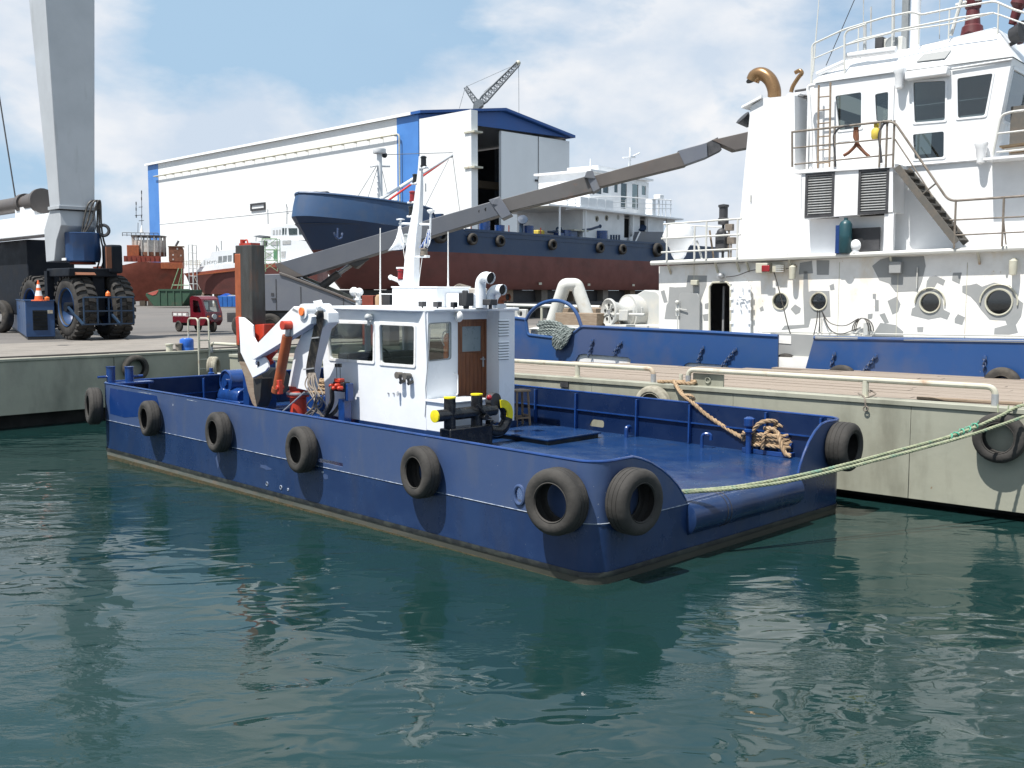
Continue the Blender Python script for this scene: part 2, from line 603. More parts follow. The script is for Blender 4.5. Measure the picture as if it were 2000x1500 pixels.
mat('rope_green', (.08, .36, .24), .9, (.2, .42, .3), 14)
mat('hose', (.03, .028, .027), .5, (.08, .07, .055), 6)
mat('hose_grey', (.20, .17, .14), .6, (.13, .11, .09), 6)
mat('cone_orange', (.75, .13, .03), .5)
mat('drum_blue', (.02, .11, .47), .35, (.03, .14, .5), 4)
mat('dull_yellow', (.60, .48, .06), .6, (.5, .35, .08), 6)
mat('safety_orange', (.85, .19, .035), .45, (.6, .12, .03), 6)
mat('lamp_red', (.27, .008, .012), .2, coat=.5)
mat('lens_clear', (.5, .52, .52), .12, (.3, .32, .32), 9, spec=.8)
mat('marking_red', (.62, .05, .04), .5)
mat('flag_white', (.78, .80, .84), .8, (.72, .75, .82), 6)
mat('flag_blue', (.03, .11, .42), .8)
mat('sticker_grey', (.16, .16, .17), .6, (.4, .4, .4), 60, .5, .6)
mat('skin', (.32, .17, .11), .6)
mat('shirt_dark', (.03, .035, .06), .8)
mat('hair_dark', (.015, .012, .01), .7)
mat('mesh_grey', (.25, .27, .28), .6)
mat('interior', (.42, .44, .44), .7, (.35, .36, .36), 2)
mat('frosted', (.20, .25, .265), .35, (.24, .29, .30), 2, spec=.6)
mat('polythene', (.55, .52, .48), .35, (.40, .36, .32), 3, .4, .65, spec=.6)
mat('card', (.40, .28, .17), .8, (.34, .23, .14), 3)
mat('slat_grey', (.46, .47, .47), .55, (.36, .36, .35), 4)
mat('anti_slip', (.10, .095, .085), .8, (.14, .12, .1), 5)
mat('maroon', (.10, .018, .022), .5)
mat('far_steel', (.16, .18, .20), .6)


def glass(name, tint, refl=1.0, base=.04):
    m = bpy.data.materials.new(name)
    m.use_nodes = True
    N, L = m.node_tree.nodes, m.node_tree.links
    N.clear()
    out = N.new('ShaderNodeOutputMaterial')
    tr = N.new('ShaderNodeBsdfTransparent'); tr.inputs[0].default_value = (*tint, 1)
    gl = N.new('ShaderNodeBsdfGlossy'); gl.inputs['Roughness'].default_value = .03
    gl.inputs[0].default_value = (.9 * refl, .92 * refl, .95 * refl, 1)
    lw = N.new('ShaderNodeLayerWeight'); lw.inputs[0].default_value = .5
    pw = N.new('ShaderNodeMath'); pw.operation = 'POWER'; pw.inputs[1].default_value = 4.0
    L.new(lw.outputs['Facing'], pw.inputs[0])
    a = N.new('ShaderNodeMath'); a.operation = 'MULTIPLY_ADD'; a.inputs[1].default_value = .8; a.inputs[2].default_value = base
    L.new(pw.outputs[0], a.inputs[0])
    mx_ = N.new('ShaderNodeMixShader')
    L.new(a.outputs[0], mx_.inputs[0]); L.new(tr.outputs[0], mx_.inputs[1]); L.new(gl.outputs[0], mx_.inputs[2])
    L.new(mx_.outputs[0], out.inputs[0])
    M[name] = m


glass('glass', (.86, .89, .87), 1.0, .06)
glass('glass_dark', (.42, .46, .44), 1.0, .10)


def fade_along_x(name, dark, x0, x1):
    """weed and oil gather on the stripe towards one end"""
    nt = M[name].node_tree
    N, L = nt.nodes, nt.links
    bs = N['Principled BSDF']
    src = bs.inputs['Base Color'].links[0].from_socket
    t = N.new('ShaderNodeTexCoord'); sp = N.new('ShaderNodeSeparateXYZ')
    L.new(t.outputs['Object'], sp.inputs[0])
    nz = N.new('ShaderNodeTexNoise'); nz.inputs['Scale'].default_value = 1.3
    L.new(t.outputs['Object'], nz.inputs['Vector'])
    ad = N.new('ShaderNodeMath'); ad.operation = 'MULTIPLY_ADD'; ad.inputs[1].default_value = 4.0
    L.new(nz.outputs['Fac'], ad.inputs[0]); L.new(sp.outputs[0], ad.inputs[2])
    r = N.new('ShaderNodeMapRange'); r.inputs[1].default_value = x0; r.inputs[2].default_value = x1
    L.new(ad.outputs[0], r.inputs[0])
    m = N.new('ShaderNodeMix'); m.data_type = 'RGBA'
    L.new(r.outputs[0], m.inputs[0]); L.new(src, m.inputs[6]); m.inputs[7].default_value = (*dark, 1)
    L.new(m.outputs[2], bs.inputs['Base Color'])


fade_along_x('boot_grey', (.030, .032, .024), -9, 1)


def water_material():
    m = bpy.data.materials.new('sea_water')
    m.use_nodes = True
    N, L = m.node_tree.nodes, m.node_tree.links
    bs = N['Principled BSDF']
    out = N['Material Output']
    t = N.new('ShaderNodeTexCoord')

    def noise(sc, st, rot, det, dist=0.0):
        mp_ = N.new('ShaderNodeMapping')
        mp_.inputs['Scale'].default_value = st
        mp_.inputs['Rotation'].default_value = (0, 0, math.radians(rot))
        L.new(t.outputs['Object'], mp_.inputs[0])
        n = N.new('ShaderNodeTexNoise')
        n.inputs['Scale'].default_value = sc
        n.inputs['Detail'].default_value = det
        n.inputs['Roughness'].default_value = .5
        n.inputs['Distortion'].default_value = dist
        L.new(mp_.outputs[0], n.inputs['Vector'])
        return n.outputs['Fac']
    big = noise(.50, (1, 1.6, 1), 20, 1, .5)
    mid = noise(1.35, (1, 1.7, 1), -15, 1, 1.0)
    fine = noise(9, (1, 2.2, 1), 8, 2, .3)
    gust = noise(.22, (1, 1.6, 1), 10, 2)
    g = N.new('ShaderNodeMapRange')
    g.inputs[1].default_value = .50; g.inputs[2].default_value = .62; g.inputs[3].default_value = .04; g.inputs[4].default_value = 1.0
    L.new(gust, g.inputs[0])

    def mul(a, b):
        x = N.new('ShaderNodeMath'); x.operation = 'MULTIPLY'
        for i, v in enumerate((a, b)):
            if isinstance(v, float): x.inputs[i].default_value = v
            else: L.new(v, x.inputs[i])
        return x.outputs[0]

    def add(a, b):
        x = N.new('ShaderNodeMath'); x.operation = 'ADD'
        L.new(a, x.inputs[0]); L.new(b, x.inputs[1])
        return x.outputs[0]
    h = add(add(mul(big, .050), mul(mid, .018)), mul(mul(fine, .0045), g.outputs[0]))
    b = N.new('ShaderNodeBump')
    b.inputs['Strength'].default_value = 1.0
    b.inputs['Distance'].default_value = 1.0
    L.new(h, b.inputs['Height'])
    # murky body, a little see-through so the hull shows just below the surface, mirror on top by the Fresnel law
    N.remove(bs)
    df = N.new('ShaderNodeBsdfDiffuse'); df.inputs[0].default_value = (.0115, .040, .0385, 1)
    tr = N.new('ShaderNodeBsdfTransparent'); tr.inputs[0].default_value = (.50, .74, .62, 1)
    m1 = N.new('ShaderNodeMixShader'); m1.inputs[0].default_value = .32
    L.new(df.outputs[0], m1.inputs[1]); L.new(tr.outputs[0], m1.inputs[2])
    gl = N.new('ShaderNodeBsdfGlossy'); gl.inputs['Roughness'].default_value = .025
    fr = N.new('ShaderNodeFresnel'); fr.inputs[0].default_value = 1.5
    L.new(b.outputs[0], gl.inputs['Normal']); L.new(b.outputs[0], fr.inputs['Normal'])
    m2 = N.new('ShaderNodeMixShader')
    L.new(fr.outputs[0], m2.inputs[0]); L.new(m1.outputs[0], m2.inputs[1]); L.new(gl.outputs[0], m2.inputs[2])
    L.new(m2.outputs[0], out.inputs[0])
    M['sea_water'] = m


water_material()


# ------------------------------------------------------------------ shared small builders
def tyre_profile(R_, w, hole=.56, grooves=3):
    h = w / 2
    p = [(R_ * hole, h * .76), (R_ * (hole + .03), h * .90), (R_ * (hole + .055), h * .86), (R_ * .72, h * 1.0), (R_ * .84, h * .97), (R_ * .93, h * .84), (R_ * .985, h * .66)]
    for k in range(grooves):
        c = h * .62 * (1 - 2 * (k + .5) / grooves) if grooves > 1 else 0
        p += [(R_, c + h * .04), (R_ - .007, c + h * .025), (R_ - .007, c - h * .025), (R_, c - h * .04)]
    p += [(r, -z) for r, z in reversed(p[:7])]
    p += [(R_ * (hole + .03), -h * .66), (R_ * .80, -h * .72), (R_ * .9, -h * .5), (R_ * .9, h * .5), (R_ * .80, h * .72), (R_ * (hole + .03), h * .66)]
    return p


_tyre_mesh = {}


def tyre(label, pos, axis, R_=.45, w=.3, mt='rubber', group=None, hole=.56, n=36, roll=None, name='tyre_fender'):
    key = (round(R_, 3), round(w, 3), mt, hole)
    if key not in _tyre_mesh:
        o = MB().lathe(tyre_profile(R_, w, hole), (0, 0, 0), (0, 0, 1), n, True).build(name, mt)
        _tyre_mesh[key] = o.data
    else:
        o = bpy.data.objects.new(name, _tyre_mesh[key]); COL.objects.link(o)
    q = V(axis).to_track_quat('Z', 'Y')
    o.rotation_mode = 'QUATERNION'
    o.rotation_quaternion = q @ Quaternion((0, 0, 1), roll if roll is not None else rnd.uniform(0, 6))
    o.location = pos
    return tag(o, label, 'tyre', group)


def window(parent, poly, fn, name='window', frame_mat='fitting_white', pane_mat='glass', fw=.05, depth=.04, out=.0, inset=.03):
    """rim round a hole plus its pane; fn(u, v, w): w outward"""
    f = MB().plate(grow(poly, fw), [poly], lambda u, v, w: fn(u, v, w + out), depth).build(name, frame_mat, parent)
    n = len(poly)
    p = MB().plate(grow(poly, .005), [], lambda u, v, w: fn(u, v, w - inset), .006).build('pane', pane_mat, f)
    return f
# ================================================================== FRAMES
QZ = 2.0            # top of quay and pontoon
YZ = 2.05           # yard ground
BO = onz(1161, 1125, .17)
B = Frame((BO.x, BO.y, 0), -45, .0065)        # work barge: x to the stern, y to the far side
PO = onz(1987, 797.6, QZ)
P = Frame((PO.x, PO.y, 0), -41.3)             # pontoon: y = 0 is its near edge
TO = onz(1650, 722, QZ)
T = Frame((TO.x, TO.y, 0), -41.3)             # tug: y = 0 is its near side
QO = onz(0, 706.7, QZ)
QE = onz(379, 689, QZ)
QD = (QE - QO).normalized()
Q = Frame((QO.x, QO.y, 0), math.degrees(math.atan2(QD.y, QD.x)))   # left quay: x to the right and away, y inland

# ================================================================== SETTING
w = MB().add([(-500, -300, 0), (500, -300, 0), (500, 900, 0), (-500, 900, 0)], [(0, 1, 2, 3)])
setting(w.build('water', 'sea_water', smooth=0))
mat('sea_floor', (.010, .035, .032), .9)
setting(MB().add([(-500, -300, -5), (500, -300, -5), (500, 900, -5), (-500, 900, -5)], [(0, 1, 2, 3)]).build('sea_floor', 'sea_floor', smooth=0))

# yard: everything inland of the quay line
yard = MB().prism([Q.w((x, y, YZ)) for x, y in ((-160, 1.6), (900, 1.6), (900, 1500), (-160, 1500))], (0, 0, -.6))
setting(yard.build('yard_ground', 'asphalt', smooth=0))
# coping slabs, one by one
cop = None
cop_root = thing('quay_wall', 'long grey green quay wall with pale concrete coping at left', 'quay wall', Q)
cop_root['kind'] = 'structure'
for k in range(34):
    x0 = -16 + k * 2.5
    if cop is None:
        cop = MB().box(0.008, 2.492, -.02, 1.6, -.5, 0).build('coping_slab', 'concrete', cop_root, bevel=.012, loc=(x0, 0, QZ))
    else:
        dup(cop, cop_root, (x0, 0, QZ + rnd.uniform(-.006, .006)))
apr = max(6.0, Q.l(onz(110, 668, YZ)).y)
apron = thing('quay_apron', 'pale worn concrete apron strip along the quay edge', 'apron', Q)
apron['kind'] = 'structure'
sl_ = None
for j in range(3):
    wj = (apr - 1.62) / 3
    for k in range(20):
        x0 = -18 + k * 4.2
        if sl_ is None:
            sl_ = MB().box(.01, 4.19, .01, wj - .01, -.2, 0).build('apron_slab', 'concrete', apron, bevel=.01, loc=(x0, 1.62, YZ + .006))
        else:
            dup(sl_, apron, (x0, 1.62 + wj * j, YZ + .006 + rnd.uniform(-.003, .004)))
MB().box(-140, 120, .35, 1.5, -5, 1.6).build('foundation', 'dark_void', cop_root)
for k in range(12):
    x0 = -26 + k * 4.2
    MB().box(x0 + .01, x0 + 4.19, -.06, .2, .42, 2.0).build('wall_panel', 'quay_steel', cop_root, bevel=.01)
MB().box(-30, 30, -.10, .02, 1.99, 2.085).build('edge_beam', 'quay_steel', cop_root, bevel=.02)

# ------------------------------------------------------------------ pontoon pier
pier = thing('pontoon_pier', 'grey green steel pontoon pier with plank deck and pipe handrails', 'pontoon', P)
PX0, PX1, PW = P.l(onz(392, 697, QZ)).x - .6, 9.0, P.l(TO).y - .12
PWL = P.l(onz(1129, 706, QZ)); PWR = P.l(TO)
print('far', PWL, PWR, PX0)
far_y = lambda x: min(PW + .8, PWL.y + (PWR.y - PWL.y) * (x - PWL.x) / (PWR.x - PWL.x) - .1)
for k in range(9):
    x0 = PX0 + k * 3.7
    MB().box(x0 + .004, x0 + 3.696, 0, .25, .17, QZ - .10).build('side_plate', 'pontoon_steel', pier, bevel=.006)
MB().box(PX0, PX1, -.035, .30, QZ - .10, QZ).build('edge_angle', 'pontoon_steel', pier, bevel=.012)
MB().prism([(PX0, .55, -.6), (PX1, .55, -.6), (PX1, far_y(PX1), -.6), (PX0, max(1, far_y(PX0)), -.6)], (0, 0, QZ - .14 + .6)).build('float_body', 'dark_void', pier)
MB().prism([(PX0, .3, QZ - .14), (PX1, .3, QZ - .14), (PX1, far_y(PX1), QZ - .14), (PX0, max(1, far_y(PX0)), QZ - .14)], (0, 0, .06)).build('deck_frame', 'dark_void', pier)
pl = {}
for j in range(int((PW + .7 - .32) / .3)):
    y0 = .32 + j * .30
    x = PX0 - rnd.uniform(0, 3)
    while x < PX1:
        L_ = rnd.choice((3.2, 4.0, 4.8))
        xe = min(x + L_, PX1)
        xs = max(x, PX0)
        if far_y(xs) < y0 + .2:
            if far_y(xe) < y0 + .2:
                x += L_
                continue
            xs = xe - (xe - xs) * .5
        if xe - xs > .3:
            z = QZ - .06 + rnd.uniform(-.006, .008)
            o = MB().box(xs + .004, xe - .004, y0 + .006, y0 + .292, z, z + .05).build('deck_plank', 'deck_plank', pier, smooth=0)
        x += L_
# the far side tapers in towards the quay
# handrails: bent pipes with a middle post
def pier_rail(px0, px1, top, posts, y=.22):
    a = P.b(*px0, y); b_ = P.b(*px1, y)
    h = top
    path = fillet([(a.x, y, QZ - .02), (a.x, y, QZ + h), (b_.x, y, QZ + h), (b_.x, y, QZ - .02)], .16, 6)
    r = MB().tube(path, .055, 10).build('handrail', 'rail_paint', pier)
    for q in posts:
        p = P.b(*q, y)
        MB().cyl((p.x, y, QZ - .02), (p.x, y, QZ + h - .02), .06, n=10).cyl((p.x, y, QZ), (p.x, y, QZ + .012), .1, n=10).build('rail_post', 'rail_paint', pier)
    for s in (a, b_):
        MB().cyl((s.x, y, QZ - .01), (s.x, y, QZ + h * .62), .062, n=10).build('pipe_sleeve', 'galvanised', pier)
pier_rail((1344, 752), (1943, 790), .33, [(1690, 772)])
pier_rail((700, 720), (1276, 746), .30, [(1128, 738), (920, 727)])
pier_rail((413, 700), (475, 704), .30, [])
# bollard bracket beside the rail end
p0 = P.b(1355, 757, .3)
MB().box(p0.x, p0.x + .75, .26, .30, QZ - .02, QZ + .26).build('bracket_plate', 'pontoon_steel', pier, bevel=.006)
MB().torus((p0.x + .38, .245, QZ + .12), (0, 1, 0), .06, .016, 16, 6).build('lifting_eye', 'pontoon_steel', pier)
# notch box on the pontoon side
p1 = P.b(1103, 751, -.01)
MB().box(p1.x - .12, p1.x + .12, -.035, .02, p1.z - .06, p1.z + .06).build('drain_notch', 'dark_grey', pier)
# small fittings along the edge
for q, s in (((1360, 741), .05), ((1330, 742), .045)):
    p = P.b(*q, .45)
    MB().cyl((p.x, .45, QZ), (p.x, .45, QZ + .2), s, n=10).build('mooring_pin', 'rail_paint', pier)
p = P.b(1890, 782, .5)
tag(MB().box(-.9, .9, -.07, .07, 0, .05).build('timber_plank', 'old_wood', bevel=.008, loc=P.w((p.x, .55, QZ)), rot=(0, 0, math.radians(-35))),
    'loose brown timber lying on the pontoon behind the right handrail', 'timber')

# rope end and shackle hanging on the rail post
hp = P.b(1690, 790, -.04)
sh = MB()
sh.tube(spline([(hp.x - .2, .1, QZ + .07), (hp.x - .05, .0, QZ + .02), (hp.x + .0, -.06, QZ - .05), (hp.x + .02, -.06, QZ - .16)], 5), .018, 6)
sh.torus((hp.x + .02, -.06, QZ - .2), (0, 1, 0), .045, .014, 12, 6)
sh.tube(spline([(hp.x + .02, .12, QZ + .1), (hp.x - .06, .3, QZ + .12), (hp.x + .1, .2, QZ + .07), (hp.x, -.02, QZ + .0)], 5), .016, 6)
o = sh.build('shackle', 'hose_grey'); o.matrix_world = P.m
tag(o, 'rusty shackle and chain end hanging under the pontoon rail post', 'shackle')

# tyres on pontoon and quay
tp = P.b(1952, 855, -.17)
tyre('large black tyre hung on the pontoon side at the right picture edge', P.w(tp), P.m.to_3x3() @ V((0, -1, 0)), .44, .26, 'rubber_dirty', hole=.58)
hang = MB()
for dx in (-.09, .09):
    hang.tube([(tp.x + dx, -.02, QZ + .05), (tp.x + dx * .8, -.06, tp.z + .42), (tp.x + dx * .6, -.17, tp.z + .25)], .012, 6)
o = hang.build('tyre_rope', 'rope_pale'); o.matrix_world = P.m
tag(o, 'thin ropes holding up the large tyre at the right edge', 'rope')
tq = P.b(1275, 792, -.16)
tyre('pale worn tyre hung on the pontoon behind the barge bulwark', P.w(tq), P.m.to_3x3() @ V((0, -1, 0)), .44, .26, 'rubber_pale', hole=.6)
tq = Q.b(265, 719, -.2)
tyre('dark tyre hung on the quay wall at left', Q.w(tq), Q.m.to_3x3() @ V((0, -1, 0)), .42, .25, 'rubber', hole=.62)
tq = P.b(417, 716, -.35)
tyre('cream painted tyre beside the quay ladder', P.w(tq), P.m.to_3x3() @ V((-.75, -.66, 0)), .33, .32, 'rubber_pale', hole=.6)

# ladder at the corner of quay and pontoon
lad = thing('quay_ladder', 'pale green pipe ladder rising over the quay edge', 'ladder', Q)
lp = Q.b(388, 690, -.28)
lp2 = Q.b(409, 690, -.28)
lw = lp2.x - lp.x
for s, xx in enumerate((lp.x, lp2.x)):
    hh = 1.15
    MB().tube(fillet([(xx, -.28, .3), (xx, -.28, QZ + hh), (xx, .35, QZ + hh), (xx, .35, QZ)], .16, 6), .028, 8).build('stile', 'rail_paint', lad)
for k in range(7):
    MB().cyl((lp.x, -.28, .5 + k * .32), (lp2.x, -.28, .5 + k * .32), .02, n=8).build('rung', 'rail_paint', lad)
# blue drum and two short posts on the coping
q = Q.b(365, 687, .35)
dr = MB().lathe([(0, 0), (.20, 0), (.225, .03), (.23, .16), (.222, .18), (.23, .20), (.23, .40), (.21, .455), (.16, .47), (.15, .485), (0, .485)], n=24).build('plastic_drum', 'drum_blue', loc=Q.w((q.x, .35, QZ)))
tag(dr, 'blue plastic drum standing on the quay coping', 'drum')
for (px, r), lab in zip((((331, .11)), ((349, .10))), ('pale short mooring post on the coping, left of its pair', 'rusty short mooring post on the coping beside the blue drum')):
    q = Q.b(px, 686, .3)
    o = MB().lathe([(0, 0), (r + .08, 0), (r + .08, .02), (r, .03), (r, .26), (r + .03, .28), (r + .03, .32), (0, .33)], n=18).build('mooring_post', 'rail_paint' if r > .105 else 'concrete', loc=Q.w((q.x, .3, QZ)))
    tag(o, lab, 'mooring post')
# ================================================================== WORK BARGE
BL, BW = 15.75, 7.05
DZ, GZ = .88, 1.71
barge = thing('work_barge', 'dark blue flat work barge with white wheelhouse moored at the pontoon', 'boat', B)


def plan(inset, z, r=.36, n=6):
    x0, x1, y0, y1 = -BL + inset, -inset, inset, BW - inset
    r = max(.05, r - inset)
    out = []
    for cx, cy, a0 in ((x1 - r, y0 + r, -90), (x1 - r, y1 - r, 0), (x0 + r, y1 - r, 90), (x0 + r, y0 + r, 180)):
        for k in range(n + 1):
            a = math.radians(a0 + 90 * k / n)
            out.append((cx + r * math.cos(a), cy + r * math.sin(a), z))
    return out


MB().loft([plan(0, .17), plan(0, .40), plan(0, DZ - .035)], True, False).build('hull', 'hull_blue', barge)
MB().loft([plan(-.010, .095), plan(-.018, .13), plan(-.012, .175)], True, False).build('rubbing_strip', 'black_line', barge)
MB().loft([plan(.004, .0), plan(.002, .12)], True, False).build('boot_stripe', 'boot_grey', barge)
MB().loft([plan(.5, -.75), plan(.12, -.45), plan(.02, -.15), plan(.002, .0)], True, True).build('hull_bottom', 'weed_brown', barge)
MB().loft([plan(-.006, DZ - .036), plan(-.012, DZ - .028), plan(-.006, DZ - .020)], True, False).build('weld_seam', 'weld_line', barge)
MB().prism(plan(.03, DZ - .03), (0, 0, .03)).build('deck', 'deck_blue', barge, smooth=0)

# bulwark: near and far sides are plates with openings; bow and the two stern wings follow the rounded plan
near_hole = circ((-1.47, 1.02), .085, 14, .125)
nb = B.b(1015, 967, 0)
near_hole = circ((nb.x, nb.z), .085, 14, .125)
slot = roundpoly([(B.b(622, 908, 0).x, .93), (B.b(622, 908, 0).x + .75, .93), (B.b(622, 908, 0).x + .75, 1.0), (B.b(622, 908, 0).x, 1.0)], .035)
T_ = .03
MB().plate([(-BL + .36, DZ - .02), (-.36, DZ - .02), (-.36, GZ), (-BL + .36, GZ)], [near_hole, slot], lambda u, v, w: (u, T_ - w, v), T_).build('bulwark', 'faded_blue', barge, smooth=0)
fa, fb = B.b(1153, 838, BW), B.b(1183, 826, BW)
fhole = roundpoly([(fa.x - .02, .97), (fa.x + .42, .97), (fa.x + .42, 1.13), (fa.x + .08, 1.13)], .06)
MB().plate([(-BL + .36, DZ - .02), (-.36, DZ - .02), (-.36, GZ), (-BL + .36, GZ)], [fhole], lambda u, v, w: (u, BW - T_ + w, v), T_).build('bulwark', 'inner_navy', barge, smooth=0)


def wall_path(path, name, mt):
    """path: (x, y, top); outward side first"""
    pts = [V((p[0], p[1])) for p in path]
    n = len(pts)
    outer, inner = [], []
    for i in range(n):
        t = (pts[min(i + 1, n - 1)] - pts[max(i - 1, 0)]).normalized()
        nn = V((-t.y, t.x))
        outer.append(pts[i]); inner.append(pts[i] + nn * T_)
    rings = []
    for i in range(n):
        z = path[i][2]
        rings.append([(outer[i].x, outer[i].y, DZ - .02), (outer[i].x, outer[i].y, z), (inner[i].x, inner[i].y, z), (inner[i].x, inner[i].y, DZ - .02)])
    MB().loft(rings, True, True).build(name, mt, barge, smooth=30)
    return [(outer[i] + inner[i]) / 2 for i in range(n)]


def arc(cx, cy, a0, a1, z, r=.36, n=7):
    return [(cx + r * math.cos(math.radians(a0 + (a1 - a0) * k / n)), cy + r * math.sin(math.radians(a0 + (a1 - a0) * k / n)), z) for k in range(n + 1)]


near_curve = [(2.10, DZ + .02), (2.02, 1.0), (1.88, 1.16), (1.68, 1.32), (1.46, 1.46), (1.22, 1.58), (1.0, 1.66), (.8, GZ), (.55, GZ)]
far_curve = [(5.40, DZ + .02), (5.46, 1.04), (5.58, 1.23), (5.74, 1.42), (5.94, 1.58), (6.14, 1.68), (6.32, GZ), (6.5, GZ)]
# corners are walked so that the inside lies to the left
p_near = arc(-.36, .36, -90, 0, GZ) + [(0, y, z) for y, z in reversed(near_curve)]
p_far = [(0, y, z) for y, z in far_curve] + arc(-.36, BW - .36, 0, 90, GZ)
p_bow = arc(-BL + .36, BW - .36, 90, 180, GZ + .03) + arc(-BL + .36, .36, 180, 270, GZ + .03)
c1 = wall_path(p_near, 'stern_wing', 'faded_blue')
c2 = wall_path(p_far, 'stern_wing', 'faded_blue')
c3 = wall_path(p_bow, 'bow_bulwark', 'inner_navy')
rail = [(c2[i].x, c2[i].y, p_far[i][2]) for i in range(len(c2))] + [(c3[i].x, c3[i].y, p_bow[i][2]) for i in range(len(c3))] + [(c1[i].x, c1[i].y, p_near[i][2]) for i in range(len(c1))]
MB().tube(rail, .024, 8).build('gunwale', 'gear_blue', barge)
MB().torus((nb.x, -.005, nb.z), (0, 1, 0), .135, .028, 24, 8, .74).build('fairlead', 'faded_blue', barge)
# repainted patches along the side
for poly in ([(-15.2, 1.02), (-14.4, 1.0), (-13.6, 1.1), (-13.2, 1.22), (-12.75, 1.24), (-12.65, 1.45), (-12.75, 1.64), (-15.15, 1.64), (-15.22, 1.3)],):
    MB().plate(poly, [], lambda u, v, w: (u, -.0025 - w, v), .001).build('paint_patch', 'fresh_blue', barge, smooth=0)
for px, py, r in ((522, 945, .035), (549, 952, .035), (563, 956, .02)):
    q = B.b(px, py, 0)
    MB().torus((q.x, -.004, q.z), (0, 1, 0), r, .010, 14, 6).build('drain_ring', 'weld_line', barge)
    MB().cyl((q.x, .0, q.z), (q.x, -.006, q.z), r, n=14).build('drain_hole', 'dark_void', barge)
# rubbed and chipped paint beside the tyres
for x_, z_, sx_, sz_, m_ in ((-10.15, .78, .16, .14, 'faded_blue'), (-10.1, .55, .10, .22, 'faded_blue'), (-6.3, .70, .14, .06, 'faded_blue'), (-6.38, .76, .05, .03, 'weld_line'), (-13.3, 1.66, .5, .012, 'weld_line'), (-11.2, 1.665, .35, .012, 'weld_line'), (-8.3, .60, .25, .05, 'faded_blue'), (-9.6, 1.35, .03, .06, 'weld_line'), (-12.0, 1.5, .025, .03, 'weld_line')):
    pp_ = [(x_ + sx_ * math.cos(k * .628) * rnd.uniform(.45, 1.1), z_ + sz_ * math.sin(k * .628) * rnd.uniform(.45, 1.1)) for k in range(10)]
    MB().plate(pp_, [], lambda u, v, w: (u, -.002 - w, v), .001).build('paint_scuff', m_, barge, smooth=0)
# stern roller
MB().lathe([(0, 0), (.22, 0), (.275, .03), (.275, 3.22), (.22, 3.25), (0, 3.25)], (-.12, 2.12, DZ - .265), (0, 1, 0), 28).build('stern_roller', 'hull_blue', barge)
MB().torus((-.12, 3.0, DZ - .265), (0, 1, 0), .276, .006, 32, 6).build('roller_band', 'rubber', barge)
MB().torus((-.12, 3.1, DZ - .265), (0, 1, 0), .276, .006, 32, 6).build('roller_band', 'rubber', barge)
# ribs and stringer inside the far bulwark
rib = None
for px, py in ((1047, 800), (1126, 800), (1244.5, 815), (1348, 825), (1496.5, 845), (1604, 850)):
    q = B.b(px, py, BW - T_ - .03)
    if rib is None:
        rib = MB().box(-.02, .02, -.09, 0, 0, GZ - DZ - .02).build('bulwark_rib', 'gear_blue', barge, bevel=.006, loc=(q.x, BW - T_, DZ))
    else:
        dup(rib, barge, (q.x, BW - T_, DZ))
for x in (-14, -12.4, -10.6):
    dup(rib, barge, (x, BW - T_, DZ))
for k in range(6):
    dup(rib, barge, (-14.6 + k * 2.4, T_, DZ), (0, 0, math.pi))
for k in range(4):
    dup(rib, barge, (-BL + T_, 1.2 + k * 1.5, DZ), (0, 0, math.pi / 2))
MB().box(-BL + .4, -.4, BW - T_ - .045, BW - T_, DZ + .42, DZ + .445).build('stringer', 'gear_blue', barge)
MB().box(-BL + T_, -BL + T_ + .045, .4, BW - .4, DZ + .42, DZ + .445).build('stringer', 'gear_blue', barge)
# deck hatch, deck fittings
hx0, hx1, hy0, hy1 = -6.95, -5.18, 4.62, 6.3
MB().box(hx0 + .05, hx1 - .05, hy0 + .05, hy1 - .05, DZ, DZ + .09).build('hatch_coaming', 'black_line', barge)
MB().box(hx0, hx1, hy0, hy1, DZ + .085, DZ + .125).build('hatch_cover', 'deck_blue', barge, bevel=.012)


def vent(q, h, r):
    MB().cyl((q.x, q.y, DZ), (q.x, q.y, DZ + h * .75), r * .6, n=12).lathe([(r * .6, h * .55), (r, h * .6), (r, h * .66), (r * .6, h * .70), (r * 1.05, h * .76), (r * 1.1, h * .95), (r * .5, h), (0, h)], (q.x, q.y, DZ), n=14).build('deck_vent', 'gear_blue', barge)


def goose(q, h, r, d):
    pts = fillet([(q.x, q.y, DZ), (q.x, q.y, DZ + h), (q.x + d[0], q.y + d[1], DZ + h), (q.x + d[0], q.y + d[1], DZ + h - .12)], .09, 5)
    MB().tube(pts, r, 10).build('gooseneck_vent', 'gear_blue', barge)


q = B.b(1462, 876, 6.75); vent(q, .72, .10)
goose(B.b(1371, 862, 6.72), .28, .035, (.16, .08))
goose(B.b(1223, 842, 6.72), .22, .045, (.0, .14))
a, b_ = B.z(1332, 858, DZ), B.z(1470, 877, DZ)
MB().tube([(a.x, a.y, DZ + .02), (b_.x, b_.y, DZ + .02)], .018, 8).build('deck_pipe', 'rusty_red', barge)

# bollards on the near bow corner
for px, zt in ((216, .0), (252, .0)):
    q = B.a(px, 716, -BL + .22)
    bo = MB().lathe([(0, GZ - .1), (.105, GZ - .1), (.105, q.z - .02), (.115, q.z - .015), (.115, q.z + .005), (0, q.z + .01)], (q.x, q.y, 0), n=18)
    bo.cyl((q.x, q.y - .32 if px < 230 else q.y, q.z - .24), (q.x, q.y if px < 230 else q.y + .34, q.z - .24), .03, n=10)
    bo.build('bow_bollard', 'gear_blue', barge)
MB().box(-BL + .02, -BL + .5, .1, 1.15, GZ - .03, GZ + .025).build('bollard_seat', 'gear_blue', barge, bevel=.01)

